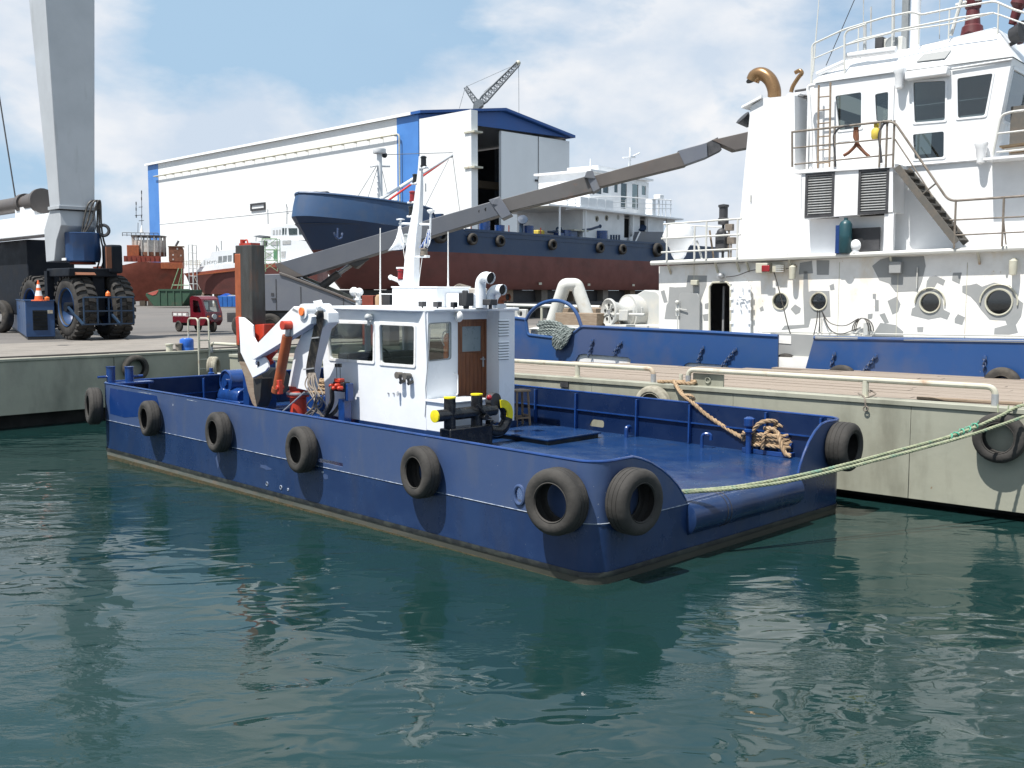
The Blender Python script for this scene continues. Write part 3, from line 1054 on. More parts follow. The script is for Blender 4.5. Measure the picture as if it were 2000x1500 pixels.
# ------------------------------------------------------------------ wheelhouse
LX0 = -7.18
CX0, CXS, CY0, CY1, CZ0, CZ1 = -10.95, -7.30, 3.2, 5.66, 1.12, 3.56
z3 = lambda X, Y: (600 + X / 4.167, 540 + Y / 4.167)
xz = lambda pts, y: [(p.x, p.z) for p in (B.b(*z3(*q_), y) for q_ in pts)]
yz = lambda pts, x: [(p.y, p.z) for p in (B.a(*z3(*q_), x) for q_ in pts)]
MB().box(CX0 - .06, LX0 + .03, CY0 - .03, CY1 + .05, DZ, CZ0).box(LX0 + .03, CXS + .72, CY0 - .03, CY0 + 1.08, DZ, CZ0).build('wheelhouse_coaming', 'hull_blue', barge)
wh = None
w1 = roundpoly(xz([(150, 378), (540, 388), (540, 692), (190, 665)], CY0), .07)
w2 = roundpoly(xz([(592, 392), (875, 405), (872, 722), (600, 702)], CY0), .07)
lx = [p[0] for p in xz([(110, 400), (152, 700)], CY0)]
outl = [(lx[1], CZ0), (CXS, CZ0), (CXS + .02, 2.55), (CXS - .04, CZ1), (lx[0], CZ1), (lx[0], 3.15)]
wall = MB().plate(outl, [w1, w2], lambda u, v, w: (u, CY0 + .05 - w, v), .05)
# bow wall with one window
ww = roundpoly([(CY0 + .15, 2.35), (4.36, 2.35), (4.36, 3.28), (CY0 + .15, 3.28)], .07)
ww2 = roundpoly([(4.5, 2.35), (CY1 - .15, 2.35), (CY1 - .15, 3.28), (4.5, 3.28)], .07)
f1_ = roundpoly([(-10.6, 2.35), (-9.25, 2.35), (-9.25, 3.25), (-10.6, 3.25)], .07)
f2_ = roundpoly([(-9.05, 2.35), (-7.9, 2.35), (-7.9, 3.25), (-9.05, 3.25)], .07)
wall.plate([(CY0 + .05, CZ0), (CY1 - .05, CZ0), (CY1 - .05, CZ1), (CY0 + .05, CZ1)], [ww, ww2], lambda u, v, w: (lx[1] + w - (.05 if 1 else 0), u, v), .05)
wall.plate(outl, [f1_, f2_], lambda u, v, w: (u, CY1 - .05 + w, v), .05)
# stern panel with window, door recess, louvre block
w3 = roundpoly(yz([(990, 386), (1165, 376), (1165, 666), (990, 685)], CXS), .06)
pe = B.a(*z3(1216, 600), CXS).y
wall.plate([(CY0 + .05, CZ0), (pe, CZ0), (pe, CZ1), (CY0 + .05, CZ1)], [w3], lambda u, v, w: (CXS - .05 + w, u, v), .05)
DX = -7.58
wall.box(DX - .0, CXS - .05, pe - .05, pe, CZ0, CZ1)
d0, d1 = B.a(*z3(1226, 600), DX).y, B.a(*z3(1461, 600), DX).y
dzt = B.a(*z3(1340, 348), DX).z
wall.box(DX - .05, DX, pe, d0, CZ0, CZ1).box(DX - .05, DX, d0, d1, dzt, CZ1)
LX = -7.18
l0, l1 = B.a(*z3(1530, 600), LX).y, CY1
wall.box(DX - .05, LX, d1, l1, CZ0, CZ1)
wh = wall.build('wheelhouse', 'cabin_white', barge, smooth=30)
# roof
roof = [(CX0 - .16, CY0 - .12), (CXS - .25, CY0 - .12), (CXS + .12, CY0 + .12), (CXS + .12, pe + .1), (LX + .05, pe + .25), (LX + .05, CY1 + .1), (CX0 - .16, CY1 + .1)]
MB().prism([(x, y, CZ1) for x, y in roof], (0, 0, .07)).build('roof', 'cabin_white', wh, bevel=.02)
window(wh, w1, lambda u, v, w: (u, CY0 - w, v), fw=.055, depth=.02)
window(wh, w2, lambda u, v, w: (u, CY0 - w, v), fw=.055, depth=.02)
window(wh, f1_, lambda u, v, w: (u, CY1 + w, v), fw=.055, depth=.02)
window(wh, f2_, lambda u, v, w: (u, CY1 + w, v), fw=.055, depth=.02)
window(wh, ww, lambda u, v, w: (lx[1] - .05 - w, u, v), fw=.055, depth=.02)
window(wh, ww2, lambda u, v, w: (lx[1] - .05 - w, u, v), fw=.055, depth=.02)
window(wh, w3, lambda u, v, w: (CXS + w, u, v), fw=.02, depth=.012, frame_mat='mesh_grey')
# door: frame, planks, pane, handle
dr = MB()
dr.box(DX - .05, DX + .0, d0, d0 + .05, CZ0, dzt).box(DX - .05, DX, d1 - .05, d1, CZ0, dzt).box(DX - .05, DX, d0 + .05, d1 - .05, dzt - .05, dzt)
dw = d1 - d0 - .1
pn = [(p.y, p.z) for p in (B.a(*z3(*q_), DX - .02) for q_ in ((1260, 408), (1414, 404), (1414, 606), (1260, 612)))]
py0, py1, pz0, pz1 = min(p[0] for p in pn), max(p[0] for p in pn), min(p[1] for p in pn), max(p[1] for p in pn)
fr_ = lambda u, v, w: (DX - .045 + w, u, v)
dr.plate([(d0 + .05, pz0 - .02), (d1 - .05, pz0 - .02), (d1 - .05, dzt - .05), (d0 + .05, dzt - .05)], [[(py0, pz0), (py1, pz0), (py1, pz1), (py0, pz1)]], fr_, .035)
dr.box(DX - .045, DX - .01, d0 + .05, d0 + .13, CZ0 + .02, pz0 - .02).box(DX - .045, DX - .01, d1 - .13, d1 - .05, CZ0 + .02, pz0 - .02)
door = dr.build('wooden_door', 'wood_door', wh, bevel=.004)
for k in range(5):
    a_, b2 = d0 + .13 + (dw - .16) * k / 5, d0 + .13 + (dw - .16) * (k + 1) / 5
    MB().box(DX - .04, DX - .017, a_ + .004, b2 - .004, CZ0 + .02, pz0 - .022).build('door_plank', 'wood_door', wh, bevel=.004)
MB().box(DX - .035, DX - .028, py0, py1, pz0, pz1).build('door_pane', 'frosted', wh)
hz = B.a(*z3(1435, 690), DX).z
MB().box(DX - .01, DX + .01, d1 - .13, d1 - .09, hz - .12, hz + .1).cyl((DX, d1 - .11, hz + .05), (DX + .06, d1 - .11, hz + .05), .012, n=8).cyl((DX + .055, d1 - .11, hz + .05), (DX + .055, d1 - .24, hz + .06), .011, n=8).build('door_handle', 'galvanised', wh)
# louvres
for Ya, Yb, n in ((352, 470, 6), (528, 662, 7)):
    for k in range(n):
        c = B.a(*z3(1600, Ya + (Yb - Ya) * k / (n - 1)), LX)
        y0, y1 = B.a(*z3(1555, 400), LX).y, min(CY1 - .03, B.a(*z3(1640, 400), LX).y)
        MB().prism([(LX, y0, c.z - .015), (LX + .03, y0, c.z - .028), (LX + .034, y0, c.z - .022), (LX + .004, y0, c.z + .015)], (0, y1 - y0, 0)).build('louvre_slat', 'cabin_white', wh, smooth=0)
        MB().box(LX, LX + .003, y0, y1, c.z - .045, c.z - .018).build('louvre_gap', 'mesh_grey', wh, smooth=0)
# step box before the door
bx1 = -6.62
MB().box(CXS, bx1, CY0, CY0 + 1.05, CZ0, 1.72).build('step_box', 'cabin_white', wh, bevel=.012)
MB().box(CXS - .0, bx1 + .04, CY0 - .04, CY0 + 1.1, 1.72, 1.76).build('box_lid', 'cabin_white', wh, bevel=.01)
# interior
MB().box(CX0 + .15, DX - .08, CY0 + .06, CY1 - .06, 1.9, 1.96).build('cabin_floor', 'interior', wh)
MB().box(-10.75, -10.1, CY0 + .25, CY1 - .25, 1.97, 2.42).box(-10.75, -10.35, CY0 + .25, CY1 - .25, 2.42, 2.55).build('console', 'dark_grey', wh, bevel=.02)
MB().torus((-9.95, 4.1, 2.45), (.85, 0, .5), .27, .022, 24, 8).cyl((-10.15, 4.1, 2.35), (-9.95, 4.1, 2.45), .03).cyl((-9.95, 3.84, 2.45), (-9.95, 4.36, 2.45), .012).build('steering_wheel', 'black_paint', wh)
MB().box(-9.2, -8.7, 4.4, 4.9, 1.97, 2.4).box(-8.76, -8.66, 4.4, 4.9, 2.4, 2.85).build('helm_chair', 'dark_grey', wh, bevel=.04)
# side lamp, searchlight pods and other fittings on the near wall
q = B.b(*z3(530, 330), CY0)
MB().ball((q.x, CY0 - .12, q.z), .075, 12, 8).cyl((q.x, CY0, q.z), (q.x, CY0 - .1, q.z), .07, n=12).cyl((q.x - .03, CY0 - .08, q.z - .18), (q.x - .03, CY0 - .08, q.z), .03, n=8).build('wall_lamp', 'lens_clear', wh)
q = B.a(*z3(1238, 325), CXS)
MB().ball((CXS + .10, pe - .02, q.z), .09, 12, 8, (1, 1, 1.3)).cyl((CXS, pe - .02, q.z), (CXS + .1, pe - .02, q.z), .06).build('wall_lamp', 'fitting_white', wh)
for X, Y in ((787, 800), (852, 808)):
    q = B.b(*z3(X, Y), CY0)
    MB().cyl((q.x, CY0 - .2, q.z), (q.x, CY0 - .06, q.z), .075, .06, 14).ball((q.x, CY0 - .07, q.z), .06, 12, 6).cyl((q.x + .03, CY0, q.z - .12), (q.x + .03, CY0 - .13, q.z - .16), .035, n=10).cyl((q.x, CY0 - .1, q.z - .05), (q.x + .03, CY0 - .1, q.z - .16), .03, n=8).build('shore_plug', 'anti_slip', wh)
q = B.b(*z3(757, 945), CY0)
MB().cyl((q.x, CY0, q.z), (q.x, CY0 - .08, q.z), .035, n=10).cyl((q.x, CY0 - .08, q.z + .04), (q.x, CY0 - .08, q.z - .07), .03, n=10).build('wall_tap', 'fitting_white', wh)
for X, Y in ((665, 950), (707, 950)):
    q = B.b(*z3(X, Y), CY0)
    MB().cyl((q.x, CY0, q.z), (q.x, CY0 - .03, q.z), .018, n=8).build('wall_stud', 'galvanised', wh)
# corner conduit and grab rail by the door
a = [B.b(*z3(*p_), CY0 - .02) for p_ in ((990, 420), (975, 640), (950, 900), (955, 990), (945, 1140))]
MB().tube([(p.x + .04, CY0 - .012, p.z) for p in a], .008, 6).build('conduit', 'galvanised', wh)
q0, q1 = B.a(*z3(1228, 790), CXS + .08), B.a(*z3(1228, 960), CXS + .08)
MB().tube(fillet([(CXS, pe - .06, q0.z), (CXS + .1, pe - .06, q0.z), (CXS + .1, pe - .06, q1.z), (CXS, pe - .06, q1.z)], .05), .014, 8).build('grab_rail', 'fitting_white', wh)

# roof furniture: all stands on the wheelhouse roof
MY = 4.55
zm = lambda X, Y: (660 + X / 4.413, 280 + Y / 4.413)
mp_ = lambda X, Y, y=MY: B.b(*zm(X, Y), y)
RZ = CZ1 + .07
a, b_ = mp_(600, 1245), mp_(985, 1245)
MB().box(a.x, b_.x, MY - .45, MY + .5, RZ, a.z).build('roof_box', 'cabin_white', wh, bevel=.015)
MB().box(a.x - .02, b_.x + .04, MY - .47, MY + .52, a.z, a.z + .03).build('roof_box_lid', 'cabin_white', wh, bevel=.01)
c = mp_(1190, 1295)
MB().box(b_.x, c.x + .1, MY - .2, MY + .65, RZ, c.z).build('engine_casing', 'cabin_white', wh, bevel=.015)
MB().prism([(p.x, MY - .08, max(RZ, p.z)) for p in (mp_(505, 1410), mp_(520, 1310), mp_(560, 1240), mp_(600, 1195), mp_(670, 1195), mp_(670, 1410))], (0, .16, 0)).build('mast_foot', 'cabin_white', wh, bevel=.01)
mrings = []
for (X, Y, hw, hd) in ((628, 1240, 48, .09), (640, 1000, 42, .085), (660, 800, 38, .08), (690, 560, 28, .06), (702, 400, 22, .05), (712, 215, 14, .035), (714, 110, 10, .03)):
    p, e = mp_(X, Y), mp_(X + hw, Y)
    h_ = abs(e.x - p.x)
    mrings.append([(p.x - h_, MY - hd, p.z), (p.x + h_, MY - hd, p.z), (p.x + h_, MY + hd, p.z), (p.x - h_, MY + hd, p.z)])
mast = MB().loft(mrings).build('mast', 'cabin_white', barge, bevel=.012)


def lamp(X, Y, r, h, mt, shelf=True, to=None):
    r, h = r * 1.35, h * 1.2
    p = mp_(X, Y)
    MB().lathe([(0, -h), (r, -h), (r, -h * .75), (r * .82, -h * .7), (r * .82, h * .6), (r, h * .65), (r * .95, h * .85), (r * .5, h), (0, h)], (p.x, MY, p.z), n=16).build('navigation_light', mt, mast)
    if shelf:
        e = mp_(to or 690, Y)
        MB().box(min(p.x - r * 1.5, e.x), max(p.x + r * 1.5, e.x), MY - .06, MY + .06, p.z - h - .045, p.z - h).build('lamp_shelf', 'cabin_white', mast, bevel=.01)


lamp(738, 155, .055, .10, 'black_paint', True, 712)
lamp(668, 300, .055, .08, 'black_paint', True)
lamp(643, 455, .06, .10, 'lamp_red', True, 680)
lamp(632, 580, .05, .09, 'black_paint', True, 680)
lamp(595, 820, .06, .09, 'lens_clear', True, 650)
lamp(742, 935, .07, .07, 'hose_grey', True, 660)
lamp(545, 1125, .07, .09, 'lamp_red', False)
p, e = mp_(515, 1075), mp_(640, 1075)
MB().box(p.x, e.x, MY - .05, MY + .05, p.z - .02, p.z + .02).build('lamp_shelf', 'cabin_white', mast, bevel=.008)
p, e = mp_(532, 692), mp_(798, 700)
MB().cyl((p.x, MY, p.z), (e.x, MY, e.z), .03, n=10).build('crosstree', 'cabin_white', mast)
q = mp_(540, 660)
MB().cyl((q.x, MY, p.z - .1), (q.x, MY, q.z), .022, n=8).lathe([(0, 0), (.10, 0), (.10, .02), (.03, .035), (0, .035)], (q.x, MY, q.z), n=14).build('antenna', 'cabin_white', mast)
q = mp_(800, 590)
MB().cyl((q.x - .02, MY, p.z - .25), (q.x, MY, q.z), .022, n=8).lathe([(0, -.05), (.05, -.03), (.085, .01), (.08, .04), (0, .06)], (q.x, MY, q.z), n=14).build('antenna', 'cabin_white', mast)
q = mp_(455, 1155); q2 = mp_(560, 1195)
MB().ball((q.x, MY, q.z), .06, 12, 8).cyl((q.x, MY, q.z), (q2.x, MY, q2.z), .045, .06, 12).ball((q2.x - .05, MY, q2.z - .02), .075, 12, 8).cyl((q2.x, MY, q2.z), (q2.x + .2, MY, q2.z + .02), .03).build('camera_pod', 'cabin_white', mast)
q = mp_(755, 365)
MB().box(q.x - .01, q.x + .015, MY - .01, MY + .01, q.z - .13, q.z + .05).build('cable_hook', 'galvanised', mast)
# whip antennas, horn, roof lights, exhausts
for X, Y0, Y1 in ((365, 730, 1300), (950, 762, 1240)):
    p, q = mp_(X, Y0), mp_(X, Y1)
    MB().tube([(q.x, MY, q.z), (p.x, MY, p.z)], [.018, .012], 8).cyl((q.x, MY, RZ if X < 500 else q.z - .02), (q.x, MY, q.z + .05), .025, n=8).build('whip_antenna', 'fitting_white', wh)
p, q = mp_(366, 1298), mp_(500, 1300)
MB().cyl((p.x, MY, p.z), (q.x, MY, q.z), .012, n=6).cyl((q.x, MY, q.z), (q.x, MY, RZ), .012, n=6).build('antenna_bracket', 'fitting_white', wh)
q = mp_(140, 1280); q2 = mp_(185, 1285); q3 = mp_(175, 1400)
MB().ball((q.x, MY, q.z), .115, 16, 10).ball((q2.x, MY, q2.z + .01), .10, 14, 8).cyl((q3.x, MY, RZ), (q3.x, MY, q.z - .05), .06, n=12).lathe([(.06, 0), (.09, .01), (.09, .04), (.06, .05)], (q3.x, MY, (RZ + q.z) / 2 - .05), n=12).build('searchlight', 'fitting_white', wh)
for X, Y, w_ in ((725, 1398, .14), (855, 1400, .16), (997, 1402, .10)):
    q = mp_(X, Y, CY0 + .35)
    MB().box(q.x - w_ / 2, q.x + w_ / 2, CY0 + .3, CY0 + .42, RZ + .03, RZ + .14).box(q.x - .01, q.x + .01, CY0 + .34, CY0 + .38, RZ, RZ + .04).build('deck_floodlight', 'dark_grey', wh, bevel=.012)
q = mp_(1105, 1370, CY0 + .5)
MB().box(q.x - .13, q.x + .13, CY0 + .4, CY0 + .6, RZ + .06, RZ + .33).box(q.x - .05, q.x + .05, CY0 + .45, CY0 + .55, RZ, RZ + .08).box(q.x + .02, q.x + .16, CY0 + .36, CY0 + .42, RZ + .05, RZ + .38).build('deck_floodlight', 'dark_grey', wh, bevel=.02)
q = mp_(1310, 1385, CY0 + .9)
MB().box(q.x - .12, q.x + .12, CY0 + .8, CY0 + 1.0, RZ + .08, RZ + .2).box(q.x - .03, q.x + .03, CY0 + .88, CY0 + .94, RZ, RZ + .1).build('deck_floodlight', 'dark_grey', wh, bevel=.012)
zx = lambda X, Y, y=4.7: B.b(880 + X / 7.5, 500 + Y / 7.5, y)


def exhaust(pts, r, mt, mouth=True, y=4.7):
    ps = [zx(*q_, y) for q_ in pts]
    path = spline([(p.x, y, p.z) for p in ps], 6)
    e = MB().tube(path, r, 16, caps=False).tube([path[-1] - (path[-1] - path[-2]).normalized() * .02, path[-1] + (path[-1] - path[-2]).normalized() * .01], r + .012, 16, caps=False).build('exhaust_pipe', mt, wh)
    d = (path[-1] - path[-2]).normalized()
    MB().cyl(path[-1] - d * .10, path[-1] - d * .03, r * .97, n=16).build('pipe_mouth', 'soot', e)


exhaust([(437, 760), (437, 600), (437, 450), (455, 360), (510, 310), (590, 325)], .115, 'cabin_white', y=4.55)
exhaust([(590, 770), (590, 660), (600, 560), (640, 505), (700, 490), (765, 495)], .105, 'cabin_white', y=4.75)
exhaust([(735, 770), (735, 690), (750, 640), (790, 610), (840, 605)], .07, 'orange_rust', y=4.9)
o_ = zx(735, 760, 4.9)
MB().cyl((o_.x, 4.9, RZ), (o_.x, 4.9, zx(735, 700, 4.9).z), .12, n=16).build('exhaust_base', 'cabin_white', wh)

# ------------------------------------------------------------------ things on the barge
bx = lambda p: B.w(p)
# flags
def flag(name, pts, mt, label, y, curl):
    ps = [B.b(*zm(*q_), y) for q_ in pts]
    mb = MB()
    rows = 8
    n = len(ps) // 2
    L_ = ps[:n]; R_ = ps[n:]
    verts, faces = [], []
    for i in range(n):
        for k in range(rows + 1):
            t = k / rows
            p = L_[i].lerp(R_[i], t)
            verts.append((p.x, y + curl * math.sin(t * 6.0 + i) * (.4 + .2 * i), p.z))
    for i in range(n - 1):
        for k in range(rows):
            a_ = i * (rows + 1) + k
            faces.append((a_, a_ + 1, a_ + rows + 2, a_ + rows + 1))
    mb.add(verts, faces)
    o = mb.build(name, mt, smooth=80, norm=False)
    sm = o.modifiers.new('solid', 'SOLIDIFY'); sm.thickness = .004
    o.matrix_world = B.m
    return tag(o, label, 'flag'), (L_, R_, n, rows, verts)


flag('house_flag', [(527, 705), (510, 760), (490, 820), (468, 880), (443, 928), (540, 712), (552, 775), (563, 830), (575, 880), (582, 905)], 'flag_white', 'white house flag hanging from the left end of the mast crosstree', MY - .02, .05)
gf, info = flag('national_flag', [(782, 738), (765, 780), (745, 820), (728, 860), (712, 898), (797, 742), (797, 790), (793, 830), (786, 870), (778, 902)], 'flag_white', 'blue and white striped national flag bunched under the crosstree', MY - .02, .04)
# blue stripes woven as thin strips on the cloth
L_, R_, n_, rows, verts = info
gm = MB()
for k in (1, 3, 5, 7):
    for i in range(n_ - 1):
        q4 = [verts[i * (rows + 1) + k], verts[i * (rows + 1) + k - 1], verts[(i + 1) * (rows + 1) + k - 1], verts[(i + 1) * (rows + 1) + k]]
        gm.add([(p[0], p[1] - .006, p[2]) for p in q4], [(0, 1, 2, 3)])
gm.build('blue_stripes', 'flag_blue', gf, norm=False)
hal = MB()
for pts in (((535, 720), (575, 890), (600, 1050), (620, 1180)), ((790, 740), (745, 960), (725, 1100), (708, 1235))):
    hal.tube([(lambda p: (p.x, MY - .05, p.z))(mp_(*q_)) for q_ in pts], .008, 5)
hal.build('halyard', 'fitting_white', mast)

# fire extinguisher behind the stern window
q = B.a(*z3(1132, 560), CXS - .25)
fe = thing('fire_extinguisher', 'orange red fire extinguisher seen through the stern cabin window', 'fire extinguisher', B)
MB().lathe([(0, -.28), (.085, -.28), (.09, -.24), (.09, .16), (.07, .22), (.03, .26), (0, .26)], (CXS - .2, q.y, q.z), n=18).build('cylinder', 'safety_orange', fe)
MB().box(CXS - .24, CXS - .16, q.y - .02, q.y + .02, q.z + .26, q.z + .33).tube(spline([(CXS - .2, q.y, q.z + .3), (CXS - .2, q.y - .12, q.z + .28), (CXS - .2, q.y - .16, q.z + .1), (CXS - .2, q.y - .1, q.z)], 5), .012, 6).build('valve_hose', 'fitting_white', fe)

# stool
sa, sb = B.z(1005, 829, DZ + .02), B.z(1036, 826, DZ + .02)
st = thing('wooden_stool', 'tall square wooden stool beside the wheelhouse louvres', 'stool', None, B.w((-7.72, 6.38, DZ)), math.radians(-62))
MB().box(-.19, .19, -.19, .19, .80, .845).build('seat', 'stool_wood', st, bevel=.008)
for sx in (-1, 1):
    for sy in (-1, 1):
        MB().beam((sx * .18, sy * .18, 0), (sx * .14, sy * .14, .80), .045, .045).build('leg', 'stool_wood', st, bevel=.004)
for sx in (-1, 1):
    MB().beam((sx * .17, -.17, .2), (sx * .17, .17, .2), .03, .04).build('stretcher', 'stool_wood', st)
    MB().beam((-.17, sx * .17, .24), (.17, sx * .17, .24), .03, .04).build('stretcher', 'stool_wood', st)

# tow bitt
zb = lambda X, Y: (830 + X / 9.09, 740 + Y / 9.09)
bitt = thing('tow_bitt', 'black double post tow bitt with yellow ends beside the wheelhouse', 'tow bitt', B)
XB = -6.15
lt = B.a(*zb(440, 320), XB); rt = B.a(*zb(918, 262), XB)
y0, y1 = lt.y, rt.y
for yy, zz in ((y0, lt.z), (y1, rt.z)):
    MB().cyl((XB, yy, DZ), (XB, yy, zz - .012), .118, n=24).build('post', 'black_paint', bitt)
    MB().lathe([(.118, -.03), (.123, -.028), (.123, 0), (0, .004)], (XB, yy, zz), n=24).build('post_cap', 'yellow_paint', bitt)
bc = B.b(*zb(190, 670), y0 - .40)
bz = bc.z
yb0 = y0 - .40
MB().cyl((XB, yb0 + .01, bz), (XB, y1 + .50, bz), .118, n=24).build('cross_bar', 'black_paint', bitt)
MB().lathe([(.123, .03), (.123, 0), (.10, -.006), (.0, -.004)], (XB, yb0, bz), (0, 1, 0), 24).build('bar_cap', 'yellow_paint', bitt)
MB().box(XB - .16, XB + .16, y0 - .13, y1 + .30, DZ, B.a(900, 834, XB).z).build('pedestal', 'black_paint', bitt, bevel=.02)
# hooked horn at the far end: a quarter pipe with a painted cut face
hy, hx = y1 + .58, XB + .12
hc = V((hx, hy, bz - .10))
ringp, path = [], []
for k in range(9):
    a_ = math.radians(95 - 115 * k / 8)
    path.append(hc + V((.0, math.cos(a_) * .24, math.sin(a_) * .24 - .02)))
MB().tube([p - V((.13, 0, 0)) for p in path], .10, 14).tube(spline([hc + V((-.1, -.25, -.3)), hc + V((-.1, .05, -.34)), hc + V((-.1, .24, -.18)), hc + V((-.1, .24, -.02))], 5), .12, 14).build('hook_horn', 'black_paint', bitt)
inner = [hc + V((0, math.cos(math.radians(100 - 120 * k / 10)) * .15, math.sin(math.radians(100 - 120 * k / 10)) * .15)) for k in range(11)]
outer = [hc + V((0, math.cos(math.radians(100 - 120 * k / 10)) * .31, math.sin(math.radians(100 - 120 * k / 10)) * .31)) for k in range(11)]
MB().prism(outer + inner[::-1], (.03, 0, 0)).build('horn_face', 'yellow_paint', bitt)
MB().ball((XB + .14, y1 + .22, bz + .28), .06, 12, 8).build('warning_lamp', 'lamp_red', bitt)
MB().cyl((XB - .1, y1 + .48, bz + .2), (XB + .06, y1 + .48, bz + .2), .15, n=18).build('latch_drum', 'dark_grey', bitt)
lk = MB()
for k in range(7):
    lk.beam((XB + .13, y1 - .12 + k * .07, bz + .16 - k * .07), (XB + .2, y1 - .02 + k * .06, bz + .06 - k * .05), .05, .03)
lk.cyl((XB + .1, y1 + .05, bz - .1), (XB + .24, y1 + .05, bz - .1), .06, n=12).cyl((XB + .1, y1 + .2, bz - .22), (XB + .24, y1 + .2, bz - .22), .05, n=12).build('hook_linkage', 'black_paint', bitt, bevel=.004)

# mooring bollard with coiled rope, far stern corner
ba, bb = B.z(1478, 886, DZ), B.z(1540, 893, DZ)
bol = thing('mooring_bollard', 'blue double bollard at the far stern corner of the barge deck', 'bollard', B)
bdir = V((1, .0, 0))
bcn = V(((ba.x + bb.x) / 2 - .12, (ba.y + bb.y) / 2 + .1, 0))
MB().box(bcn.x - .52, bcn.x + .52, bcn.y - .17, bcn.y + .17, DZ, DZ + .09).build('base', 'gear_blue', bol, bevel=.008)
for s in (-1, 1):
    MB().lathe([(0, DZ), (.11, DZ), (.11, DZ + .36), (.13, DZ + .37), (.13, DZ + .40), (0, DZ + .41)], (bcn.x + s * .28, bcn.y, 0), n=18).build('post', 'gear_blue', bol)
MB().cyl((bcn.x - .48, bcn.y, DZ + .22), (bcn.x + .48, bcn.y, DZ + .22), .05, n=12).build('cross_bar', 'gear_blue', bol)

rp = thing('mooring_rope', 'tan rope from the pontoon to the barge bollard, coiled and knotted there', 'rope')
ps_ = P.w(P.b(1316, 749, -.03)); pe_ = B.w((bcn.x - .3, bcn.y, DZ + .2))


def vplane(p0, p1, px, py):
    """point on the line of sight through (px, py) in the upright plane through p0 and p1"""
    d = (p1 - p0); nrm = V((d.y, -d.x, 0))
    r_ = ray(px, py)
    return EYE + r_ * ((p0 - EYE).dot(nrm) / r_.dot(nrm))


pm_ = B.w(B.b(1347, 781, BW - .02))
pts = [ps_ + V((.0, 0, .06)), vplane(ps_, pm_, 1330, 767), pm_, vplane(pm_, pe_, 1375, 806), vplane(pm_, pe_, 1412, 832), vplane(pm_, pe_, 1445, 852), pe_]
MB().rope(spline(pts, 8), .045).build('standing_part', 'rope_tan', rp)
MB().rope(spline([pm_, vplane(ps_, pm_, 1330, 778) + V((.08, 0, .0)), ps_ + V((.14, -.02, -.1)), ps_ + V((.12, 0, .05))], 8), .04).rope(spline([vplane(ps_, pm_, 1336, 774) + V((0, .06, 0)), pm_ + V((.0, -.06, .1)), pm_ + V((.08, -.06, .02)), pm_ + V((0, .06, .0))], 6, True), .035).build('eye_splice', 'rope_tan', rp)
pcl = P.w(P.b(1300, 747, .1))
MB().rope(spline([P.w((P.l(ps_).x - .55, .2, QZ + .03)), P.w((P.l(ps_).x - .3, .05, QZ + .05)), P.w((P.l(ps_).x - .05, .2, QZ + .05)), P.w((P.l(ps_).x + .35, .24, QZ + .08)), P.w((P.l(ps_).x + .4, .05, QZ + .05)), P.w((P.l(ps_).x + .05, -.02, QZ + .05))], 7), .04).build('rope_lashing', 'rope_tan', rp)
lo = []
turns = 4
for k in range(turns * 20 + 1):
    a_ = 2 * math.pi * k / 20
    t = k / (turns * 20)
    lo.append(B.w((bcn.x + math.cos(a_) * (.41 + .04 * math.sin(5 * t)), bcn.y + math.sin(a_) * (.17 + .03 * math.cos(7 * t)), DZ + .13 + .27 * t + .012 * math.sin(a_ * 3))))
MB().rope(lo, .043).build('coil', 'rope_tan', rp)
top = DZ + .42
kn = MB()
kn.rope(spline([B.w((bcn.x + dx, bcn.y + dy, z)) for dx, dy, z in ((-.52, -.1, DZ + .22), (-.5, -.16, top - .05), (-.3, -.22, top - .02), (-.12, -.22, top + .18), (.02, -.1, top + .24), (.12, .05, top + .2), (.02, .12, top + .1), (-.1, -.02, top + .08), (.1, -.15, top + .1), (.22, -.1, top + .02), (.3, -.16, DZ + .34), (.44, -.2, DZ + .1), (.56, -.18, DZ + .05))], 9), .045)
kn.rope(spline([B.w((bcn.x + dx, bcn.y + dy, z)) for dx, dy, z in ((-.05, .1, top + .12), (.15, .05, top + .16), (.35, .1, top + .12), (.6, .2, top + .1), (.85, .3, top - .0), (1.0, .4, top - .1))], 9), .045)
kn.rope(spline([B.w((bcn.x + dx, bcn.y + dy, z)) for dx, dy, z in ((-.02, -.23, DZ + .12), (.0, -.25, DZ + .3), (.02, -.22, top), (.1, 0, top + .1), (.05, .2, top))], 9), .035)
kn.build('knot', 'rope_tan', rp)

